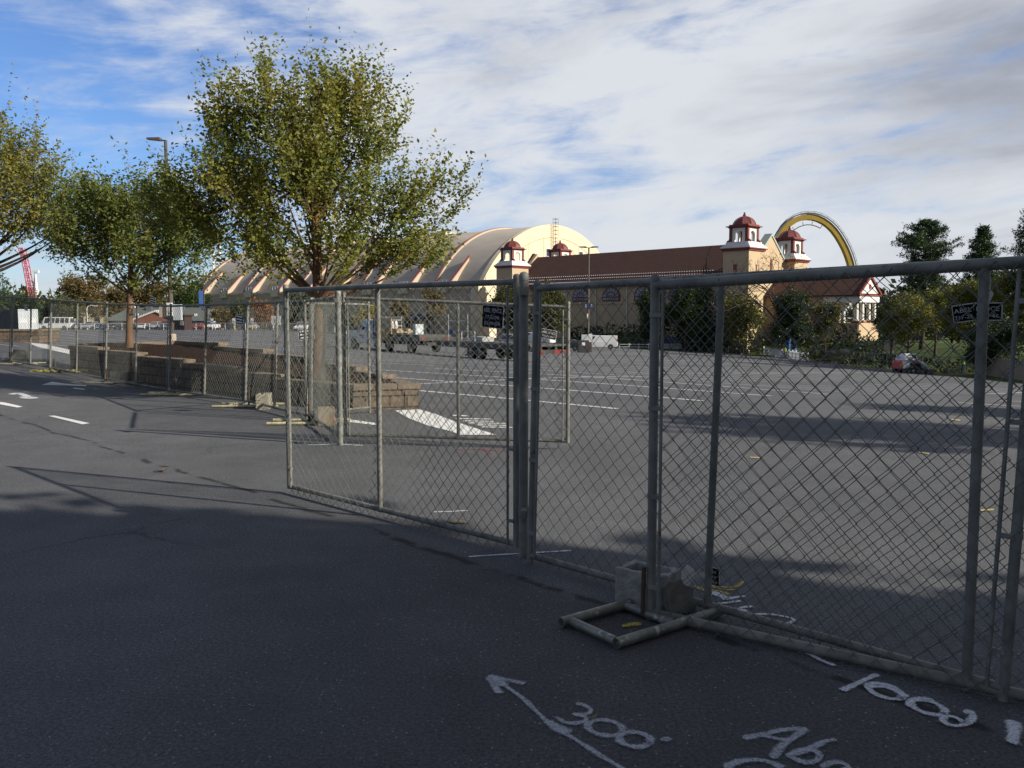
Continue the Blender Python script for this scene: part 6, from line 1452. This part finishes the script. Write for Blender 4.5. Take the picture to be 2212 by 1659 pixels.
def loader():
    Y = 86.; q = at(1968, 806, Y); z = G(q.x, Y); t = thing('skid_steer_loader', 'white and red tracked skid steer loader standing by the lot kerb', 'loader', (q.x, Y, z), R(8))
    for y in (-.85, .85):
        tr = [(-1.15, .0), (.95, .0), (1.25, .22), (1.15, .45), (.2, .72), (-.9, .62), (-1.4, .42), (-1.42, .18)]
        MB().prism(tr, 'y', y - .2, y + .2).build('track', M['rubber'], t, False, .04)
        k = MB(); 
        for x in (-.9, -.4, .1, .6): k.lathe([(.02, -.215), (.16, -.215), (.16, .215), (.02, .215)], 10, (x, y, .24), axis='y')
        k.build('track_rollers', M['greysteel'], t)
    MB().prism([(-1.35, .5), (.9, .5), (1.0, .8), (.3, 1.15), (-.35, 1.2), (-.6, 1.4), (-1.35, 1.4)], 'y', -.64, .64).build('body', M['carwhite'], t, False, .05)
    MB().prism([(-1.75, .45), (-1.36, .45), (-1.36, 1.32), (-1.62, 1.3), (-1.75, 1.1)], 'y', -.62, .62).build('rear_door', M['bobred'], t, False, .04)
    b = MB(); b.box(-1.66, -1.5, -.626, -.6205, .7, .95); b.build('rear_lettering', M['signwhite'], t)
    MB().prism([(-1.0, 1.38), (.45, .9), (.5, 1.25), (.15, 1.95), (-.95, 1.98), (-1.08, 1.7)], 'y', -.46, .46).build('cab', M['carwhite'], t, False, .04)
    for y in (-.466, .466): MB().prism([(-.72, 1.36), (.3, 1.2), (.1, 1.82), (-.75, 1.85)], 'y', min(y, y*1.012), max(y, y*1.012)).build('window', M['glass'], t)
    for y in (-.74, .74):
        MB().prism([(-1.3, 1.35), (-1.15, 1.72), (-.7, 1.8), (1.05, 1.02), (1.5, .55), (1.42, .28), (1.15, .35), (1.05, .72), (-.75, 1.42)], 'y', y - .08, y + .08).build('lift_arm', M['carwhite'], t, False, .03)
        s = -1 if y < 0 else 1; MB().prism([(-.35, 1.36), (.55, 1.02), (.5, .93), (-.4, 1.22)], 'y', y + s * .081 - .004, y + s * .081 + .004).build('arm_decal', M['bobred'], t)
        MB().prism([(-.6, .72), (.7, .66), (.5, .95), (-.5, 1.1)], 'y', y * .885 - .006, y * .885 + .006).build('side_vent', M['black'], t)
    MB().prism([(1.2, .12), (1.6, .05), (1.95, .08), (1.7, .35), (1.45, .5)], 'y', -.9, .9).build('bucket', M['greysteel'], t)
loader()
# ------------------------------------------------------------------ light poles
def light_pole(px, top, Y, label, heads=2, r=.11, foot=None, extra=None, m='brownpole'):
    k = Y / FPX; x = (px - CX) * k; z = G(x, Y); h = CAM_Z + (HOR - top) * k - z
    t = thing('light_pole', label, 'light pole', (x, Y, z), 0, 'light poles of the car park')
    MB().lathe([(.3, -.3), (.3, .7), (.26, .75)], 12).build('base', M['sidewall'], t)
    MB().tube([(0, 0, .7), (0, 0, h - .1)], [r * 1.15, r * .75], 8).build('pole', M[m], t, True)
    for i in range(heads):
        s = -1 if i == 0 else 1
        b = MB(); b.tube([(0, 0, h - .14), (s * .5, 0, h - .06)], .05, 6); b.build('arm', M[m], t)
        MB().prism([(s * .3, h - .16), (s * 1.25, h - .06), (s * 1.2, h + .04), (s * .35, h + .06)], 'y', -.22, .22).build('lamp_head', M[m], t)
    if extra: extra(t, h)
    return t
def ex1(t, h):
    MB().box(-.75, -.17, -.2, .15, 1.9, 2.7).build('meter_box', M['sidewall'], t); MB().box(.2, .75, -.2, .15, 1.7, 2.8).build('meter_box', M['containerend'], t); MB().box(-.16, .18, -.35, -.15, 2.0, 2.9).build('meter_box', M['white'], t)
light_pole(372, 308, 60, 'tall bronze light pole with a flat lamp head between the two planter trees', 1, .15, None, ex1)
def ex2(t, h):
    MB().box(-1.0, -.12, -.03, .03, h * .36, h * .62).build('banner', M['banner'], t); k = MB(); k.lathe([(.05, -.2), (.25, 0), (.05, .2)], 8, (-.35, -.1, h * .33)); k.lathe([(.05, -.2), (.25, 0), (.05, .2)], 8, (.5, -.1, h * .33)); k.build('loudspeaker', M['black'], t)
light_pole(444, 577, 165, 'slim pole with a blue banner at the left end of the arena', 0, .10, None, ex2)
def ex3(t, h):
    s = MB().box(-.62, .62, -.20, -.16, h * .415, h * .455 + .1).build('number_sign', M['navy'], t)
    for d, x in (('2', -.36), ('2', .38)):
        vs, fs = text_geo(d, .52); MB().add([(v[0] + x, -.215, v[1] + h * .415 + .13) for v in vs], fs).build('lettering', M['signwhite'], s)
    MB().box(-.9, .1, -.4, -.2, .9, 2.2).build('notice_board', M['containerend'], t); MB().box(.1, .5, -.36, -.2, 1.2, 2.3).build('notice_board', M['signwhite'], t)
    MB().box(-.2, -.05, -.2, -.1, 4.2, 4.9).build('junction_box', M['white'], t)
light_pole(1270.5, 535, 112, 'light pole with two flat heads and a small number sign in front of the hall', 2, .13, None, ex3)
p = gp(1262, 762); t = thing('control_cabinet', 'low dark cabinet with a white label beside the light pole by the hall', 'cabinet', gz(p.x, p.y), R(10)); MB().box(-.8, .5, -.35, .35, .05, 1.5).build('body', M['black'], t); MB().box(-.4, .0, -.365, -.351, .9, 1.25).build('label_plate', M['signwhite'], t); MB().box(.52, .85, -.3, .3, .05, 1.3).build('side_case', M['brownbooth'], t)
def street_lamp():
    Y = 205.; k = Y / FPX; x = (191 - CX) * k; z = G(x, Y); h = CAM_Z + (HOR - 660) * k - z; t = thing('street_lamp', 'curved pale street lamp beside the white shuttle bus', 'street lamp', (x, Y, z), 0)
    MB().tube([(0, 0, 0), (0, 0, h - .8), (.3, 0, h - .2), (1.0, 0, h), (1.9, 0, h - .05)], [.12, .1, .09, .08, .08], 8).build('pole', M['whitesteel'], t, True); MB().box(1.6, 2.5, -.16, .16, h - .2, h + .02).build('lamp_head', M['lamp'], t)
street_lamp()
# ------------------------------------------------------------------ fences and small things round the lot
def run_fence(name, label, pts, H, step, post_m='greysteel', rail=True, board=None, mesh=True, group='fences round the car park', pr=.035):
    P = [Vector((x, y, 0)) for x, y in pts]; o = P[0]; t = thing(name, label, 'fence', gz(o.x, o.y), 0, group); z0 = G(o.x, o.y)
    L_ = []; 
    for a, b in zip(P[:-1], P[1:]):
        n = max(1, round((b - a).length / step)); L_ += [a + (b - a) * i / n for i in range(n)]
    L_.append(P[-1]); L_ = [Vector((q.x - o.x, q.y - o.y, G(q.x, q.y) - z0)) for q in L_]
    up = Vector((0, 0, H))
    for q in L_[:100]: MB().tube([q, q + up], pr, 6).build('post', M[post_m], t)
    if rail: MB().tube([q + up for q in L_], pr * .8, 5).build('top_rail', M[post_m], t)
    if mesh:
        b = MB()
        for a, c in zip(L_[:-1], L_[1:]):
            n = max(2, int((c - a).length / .45)); m = max(2, int(H / .45)); 
            for i in range(-m, n):
                for s in (0, 1):
                    u0, u1 = i / n, (i + m) / n; v0, v1 = 0., 1.
                    if u0 < 0: v0 = -u0 / (u1 - u0); u0 = 0
                    if u1 > 1: v1 = v0 + (1 - u0) / ((i + m) / n - i / n) if True else 1; v1 = min(1, (1 - i / n) / (m / n)); u1 = 1
                    p0, p1 = a + (c - a) * (u0 if s == 0 else 1 - u0) + up * v0, a + (c - a) * (u1 if s == 0 else 1 - u1) + up * v1
                    b.tube([p0, p1], .006, 3, cap=False)
        b.build('wire_mesh', M[post_m], t)
    if board:
        bw = board; b = MB(); rng = random.Random(4)
        for a, c in zip(L_[:-1], L_[1:]):
            d = (c - a); n = max(1, round(d.length / bw)); u = d.normalized(); q = Vector((-u.y, u.x, 0)) * .02
            for i in range(n):
                s, e = a + d * (i / n) + u * .008, a + d * ((i + 1) / n) - u * .008; hh = H + rng.uniform(-.05, .02)
                vs = [s - q, e - q, e + q, s + q]; b.add([*(v for v in vs), *(v + Vector((0, 0, hh)) for v in vs)], [(3,2,1,0),(4,5,6,7),(0,1,5,4),(1,2,6,5),(2,3,7,6),(3,0,4,7)])
        b.build('boards', M['wood'] if name != 'picket_fence' else M['white'], t)
    return t
def Wp(px, Y): return ((px - CX) * Y / FPX, Y)
run_fence('lot_fence', 'far chain-link fence along the left end of the lot in front of the parked cars', [Wp(60, 186), Wp(385, 182), Wp(700, 158), Wp(800, 150)], 1.35, 3.0, 'whitesteel', pr=.05)
run_fence('lot_fence', 'chain-link fence in front of the clipped hedges at the right side of the lot', [Wp(1330, 156), Wp(1478, 150), Wp(1640, 143.5)], 1.7, 2.6)
run_fence('lot_fence', 'chain-link fence behind the loader and the worker in jeans', [Wp(1745, 119.5), Wp(1862, 98.8), Wp(1990, 87.4), Wp(2110, 84.6)], 1.7, 2.4)
run_fence('board_fence', 'grey weathered board fence right of the worker in jeans', [Wp(2112, 84.5), Wp(2190, 77), Wp(2300, 70)], 1.75, 2.4, 'wood', False, .16, False)
def picket(label, x0, x1, Y, H, Y1=None, group='white picket fences'):
    (xa, ya), (xb, yb) = Wp(x0, Y), Wp(x1, Y1 or Y); L = math.hypot(xb - xa, yb - ya); t = thing('picket_fence', label, 'picket fence', gz(xa, ya), math.atan2(yb - ya, xb - xa), group); b = MB(); n = int(L / .17); z1 = G(xb, yb) - G(xa, ya)
    for i in range(n): x = i * .17; b.prism([(x, .1), (x + .11, .1), (x + .11, H - .1), (x + .055, H), (x, H - .1)], 'y', -.015, .015)
    for z in (.3, H - .35): b.box(0, L, .016, .05, z, z + .09)
    b.build('pickets', M['white'], t)
    m = max(2, round(L / 1.7))
    for i in range(m + 1): MB().box(L * i / m - .07, L * i / m + .07, -.09, .09, 0, H + .22).build('post', M['white'], t); 
    return t
picket('white picket gate fence between two hedges, behind the worker in shorts', 1650, 1745, 144, 1.2, 122); picket('short white picket fence left of the clipped hedge', 1432, 1480, 153, 1.25)
# stop signs and notices
def stop(px, py, Y, s, label, tilt=0, m='stopred', text='STOP'):
    k = Y / FPX; x = (px - CX) * k; z = G(x, Y); zc = CAM_Z + (HOR - py) * k - z; t = thing('stop_sign', label, 'sign', (x, Y, z), 0, 'red signs behind the lot fence')
    MB().tube([(0, .05, 0), (0, .05, zc)], .035, 6).build('post', M['greysteel'], t)
    MB().lathe([(s, -.012), (s, .012)], 8, (0, 0, zc), axis='y', rot=math.pi / 8).build('plate', M[m], t)
    vs, fs = text_geo(text, .34 * s / .4); MB().add([(v[0], -.02, v[1] + zc - .12 * s / .4) for v in vs], fs).build('lettering', M['signwhite'], t)
stop(1690, 712.5, 137, .45, 'red stop sign above the hedge right of the white picket gate')
k = Vector((0, 0, 0)); Y = 92.; q = at(1966, 765, Y); t = thing('barrier_board', 'small orange-red round-topped board above the hedge behind the loader', 'board', (q.x, Y + 2, G(q.x, Y + 2)), 0); zc = q.z - G(q.x, Y + 2)
MB().tube([(0, 0, 0), (0, 0, zc)], .04, 6).build('post', M['greysteel'], t); MB().prism([(-.26, zc - .2)] + [(-.26 * math.cos(a), zc + .26 * math.sin(a)) for a in np.linspace(0, math.pi, 9)] + [(.26, zc - .2)], 'y', -.03, -.005).build('plate', M['orange'], t)
def toilet():
    Y = 141.; q = at(1709, 717, Y); z = G(q.x, Y); zt = at(1709, 699, Y).z; t = thing('portable_booth', 'blue portable booth with a pale panel on the lawn', 'booth', (q.x, Y, z), R(15)); h = max(1.4, zt - z)
    MB().box(-.75, .75, -.6, .6, 0, h).build('cabin', M['blue'], t, False, .04); MB().box(-.8, .8, -.65, .65, h, h + .15).build('roof', M['containerend'], t); MB().box(-.6, .15, -.63, -.601, h * .55, h * .92).build('door_panel', M['containerend'], t)
toilet()
for i, (px, py, Y, lb) in enumerate(((1652, 742, 134, 'leftmost small black bench'), (1800, 723, 126, 'black bench on the lawn left of the path'), (1830, 723, 125, 'black bench on the lawn near the portico'))):
    if i == 0: continue
    q = at(px, py, Y); z = G(q.x, Y); t = thing('lawn_bench', lb, 'bench', (q.x, Y, z), 0, 'black benches on the lawn'); b = MB().box(-.9, .9, -.25, .25, .42, .48); b.build('seat', M['black'], t); MB().box(-.9, .9, .2, .26, .55, .95).build('backrest', M['black'], t)
    for x in (-.75, .75): MB().box(x - .05, x + .05, -.22, .22, 0, .419).build('leg', M['black'], t)
q = at(1921, 735, 112.); z = G(q.x, 112); t = thing('notice_sign', 'dark notice board on two legs under the yellow-green trees', 'sign', (q.x, 112, z), 0); MB().box(-.7, .7, -.05, .05, .9, 2.2).build('board', M['black'], t)
for x in (-.6, .6): MB().box(x - .05, x + .05, .051, .12, 0, 2.2).build('leg', M['greysteel'], t)
q = at(1447, 740, 150.); z = G(q.x, 150); t = thing('notice_sign', 'blue park sign under the trees left of the clipped hedge', 'sign', (q.x, 150, z), 0); MB().box(-1., 1., -.05, .05, 1.2, 2.3).build('board', M['navy'], t); MB().box(-.08, .08, .051, .15, 0, 2.3).build('leg', M['wood'], t)
q = Wp(1380, 150); t = thing('road_barrier', 'white rail barrier right of the white van', 'barrier', gz(*q), R(-6), 'rail barriers'); b = MB()
for z in (.35, .8): b.tube([(-3.4, 0, z), (3.4, 0, z)], .05, 6)
b.build('rails', M['whitesteel'], t)
for x in np.linspace(-3.4, 3.4, 5): MB().tube([(x, 0, 0), (x, 0, 1.0)], .06, 6).build('post', M['whitesteel'], t)
for i, (px, lb) in enumerate(((166, 'far left by the shuttle bus'), (288, 'behind the young tree trunk'), (507, 'left of the orange tree'), (546, 'below the orange tree'), (460, 'just right of the brown booth'), (592, 'by the blue map board'))):
    Yb = 176 - max(0, px - 385) * .05; x, y = Wp(px, Yb); t = thing('section_post', ('yellow footed' if px in (507, 546) else 'slim pale') + ' section post with a white and blue plate, ' + lb, 'sign post', gz(x, y), 0, 'section posts of the far row'); m = 'pole_yellow' if px in (507, 546) else 'whitesteel'
    MB().tube([(0, 0, 0), (0, 0, 1.9)], .07, 8).build('post', M[m], t); MB().box(-.28, .28, -.1, -.06, 1.35, 2.3).build('plate', M['signwhite'], t); MB().box(-.18, .18, -.12, -.101, 1.5, 1.8).build('symbol', M['banner'], t)
x, y = Wp(598, 160); t = thing('map_board', 'blue and tan map board at the far fence left of the tall tree', 'sign', gz(x, y), 0); MB().box(-.9, .9, -.04, .04, 1.0, 2.7).build('board', M['containerend'], t); MB().box(-.4, .5, -.06, -.041, 1.3, 2.1).build('map', M['woodtan'], t)
for x_ in (-.8, .8): MB().box(x_ - .05, x_ + .05, .041, .12, 0, 2.7).build('leg', M['greysteel'], t)
# kerb along the right side
b = MB(); P = [Wp(1745, 118.6), Wp(1862, 98.0), Wp(1990, 86.6), Wp(2105, 83.8)]
for (xa, ya), (xb, yb) in zip(P[:-1], P[1:]):
    d = Vector((xb - xa, yb - ya, 0)); n = 8; u = d.normalized(); q = Vector((-u.y, u.x, 0)) * .16
    for i in range(n):
        a, c = Vector((xa, ya, 0)) + d * (i / n), Vector((xa, ya, 0)) + d * ((i + 1) / n); vs = [a - q, c - q, c + q, a + q]; b.add([(v.x, v.y, G(v.x, v.y) - .1) for v in vs] + [(v.x, v.y, G(v.x, v.y) + .14) for v in vs], [(3,2,1,0),(4,5,6,7),(0,1,5,4),(1,2,6,5),(2,3,7,6),(3,0,4,7)])
struct(b.build('kerb', M['kerb']))
# ------------------------------------------------------------------ people
def person(label, loc, rz, J, mats, group='workers on the lot', hat=None):
    """J: joints; body grown with a skin modifier, then coloured by region"""
    nm = list(J); me = bpy.data.meshes.new('person'); E = [('pelvis', 'chest'), ('chest', 'neck'), ('neck', 'head'), ('head', 'crown')]
    for s in 'lr': E += [('pelvis', 'hip' + s), ('hip' + s, 'knee' + s), ('knee' + s, 'ankle' + s), ('ankle' + s, 'toe' + s), ('chest', 'sho' + s), ('sho' + s, 'elb' + s), ('elb' + s, 'wri' + s), ('wri' + s, 'palm' + s)]
    V = [J[k][:3] for k in nm]; Rr = [J[k][3] for k in nm]; idx = {k: i for i, k in enumerate(nm)}; ed = [(idx[a], idx[b]) for a, b in E]
    for s in 'lr':
        p = Vector(J['palm' + s][:3]); w = Vector(J['wri' + s][:3]); d = (p - w).normalized(); q = d.cross(Vector((0, 1, 0))); q = q.normalized() if q.length > .1 else Vector((1, 0, 0))
        for f, (off, ln) in enumerate(((-.030, .062), (-.010, .075), (.010, .08), (.030, .072), (.045, .045))):
            a = len(V); b0 = p + q * off; V.append(tuple(b0 + d * ln * .5)); Rr.append(.009); V.append(tuple(b0 + d * ln + Vector((0, .012, 0)))); Rr.append(.007); ed += [(idx['palm' + s], a), (a, a + 1)]
    me.from_pydata(V, ed, []); o = bpy.data.objects.new('person', me); COL.objects.link(o); m = o.modifiers.new('skin', 'SKIN'); m.use_smooth_shade = True; o.modifiers.new('sub', 'SUBSURF').levels = 1
    for i, r in enumerate(Rr): me.skin_vertices[0].data[i].radius = (r, r * (.72 if nm[i] in ('chest', 'pelvis') else 1) if i < len(nm) else r)
    me.skin_vertices[0].data[idx['pelvis']].use_root = True
    dg = bpy.context.evaluated_depsgraph_get(); m2 = bpy.data.meshes.new_from_object(o.evaluated_get(dg)); bpy.data.objects.remove(o)
    for q in mats: m2.materials.append(q)
    zw = J['pelvis'][2] + .06; zn = J['neck'][2] - .01
    for p in m2.polygons:
        c = p.center; near = min(((Vector(J[k][:3]) - c).length, k) for k in nm)[1]
        if near in ('head', 'crown', 'neck') and c.z > zn: i = 0
        elif near[:4] in ('wril', 'wrir', 'palm'): i = 0
        elif near[:3] == 'elb': i = 1 if len(mats) < 5 else 1
        elif near[:3] in ('ank', 'toe') and c.z < .13: i = 3
        elif c.z < zw and near[:3] in ('pel', 'hip', 'kne', 'ank'): i = 2 if not (len(mats) > 4 and c.z < J['kneel'][2] + .02) else 0
        else: i = 1
        p.material_index = i
    m2.name = 'person'; b = finish('person', m2, None, True); b.location = loc; b.rotation_euler = (0, 0, rz); tag(b, label, 'person', group)
    h = Vector(J['head'][:3]); c = Vector(J['crown'][:3]); k = MB().lathe([(.02, c.z + .075), (.07, c.z + .06), (.102, c.z + .01), (.106, h.z + .05), (.095, h.z + .0)], 12, (h.x, h.y + .012, 0)); k.build('hair', M['hair'], b, True)
    # face, looking along -y of the figure
    f = MB()
    for s in (-1, 1): f.lathe([(.002, -.012), (.012, -.006), (.012, .004), (.002, .008)], 8, (h.x + s * .034, h.y - .092, h.z + .02), axis='y')
    f.box(h.x - .025, h.x + .025, h.y - .098, h.y - .088, h.z - .062, h.z - .054); f.build('eyes_and_mouth', M['hair'], b)
    f = MB().prism([(h.z + .015, h.y - .088), (h.z - .03, h.y - .118), (h.z - .036, h.y - .088)], 'x', h.x - .013, h.x + .013); f.v = [(x, bb, a) for x, a, bb in f.v]; f.build('nose', M['skin'], b)
    for s in (-1, 1): MB().lathe([(.004, -.012), (.026, -.006), (.026, .006), (.004, .012)], 8, (h.x + s * .098, h.y, h.z), axis='x').build('ear', M['skin'], b)
    return b
def joints(step=.0, armf=.0, H=1.76):
    k = H / 1.76; J = {'pelvis': (0, 0, .96, .155), 'chest': (0, -.01, 1.34, .175), 'neck': (0, 0, 1.50, .058), 'head': (0, -.015, 1.62, .092), 'crown': (0, -.012, 1.69, .085)}
    for s, q in (('l', 1), ('r', -1)):
        st = step * q
        J['hip' + s] = (.10 * q, 0, .88, .098); J['knee' + s] = (.11 * q, -.02 - st * .5, .48, .068); J['ankle' + s] = (.12 * q, .02 - st, .09, .046); J['toe' + s] = (.14 * q, -.13 - st, .045, .042)
        J['sho' + s] = (.19 * q, 0, 1.43, .066); J['elb' + s] = (.26 * q, .04 - armf * .3, 1.14, .046); J['wri' + s] = (.24 * q, -.10 - armf, .96 + armf * .5, .034); J['palm' + s] = (.235 * q, -.14 - armf * 1.1, .90 + armf * .5, .03)
    return {a: tuple(v * k for v in b) for a, b in J.items()}
p = gp(2080, 808.5); person('person in a lime hi-vis shirt and blue jeans standing by the lot kerb', gz(p.x, p.y), R(160), joints(.05, .10), [M['skin'], M['hivis'], M['jeans'], M['black']])
p = gp(1695.5, 774); person('person in a lime shirt and tan shorts walking past the white picket gate', gz(p.x, p.y), R(-70), joints(.18, .14), [M['skin'], M['hivis'], M['shorts'], M['black'], M['skin']])
for i, (px, py, Y, lb) in enumerate(((1400, 752, 149, 'white and yellow bollard right of the road barrier'), )):
    q = at(px + 21, py + 4, Y); t = thing('bollard', lb, 'bollard', gz(q.x, Y), 0); MB().lathe([(.16, 0), (.16, .9), (.1, 1.0), (.01, 1.02)], 12).build('post', M['pole_yellow'], t, True); MB().lathe([(.165, .5), (.165, .7)], 12).build('band', M['signwhite'], t)
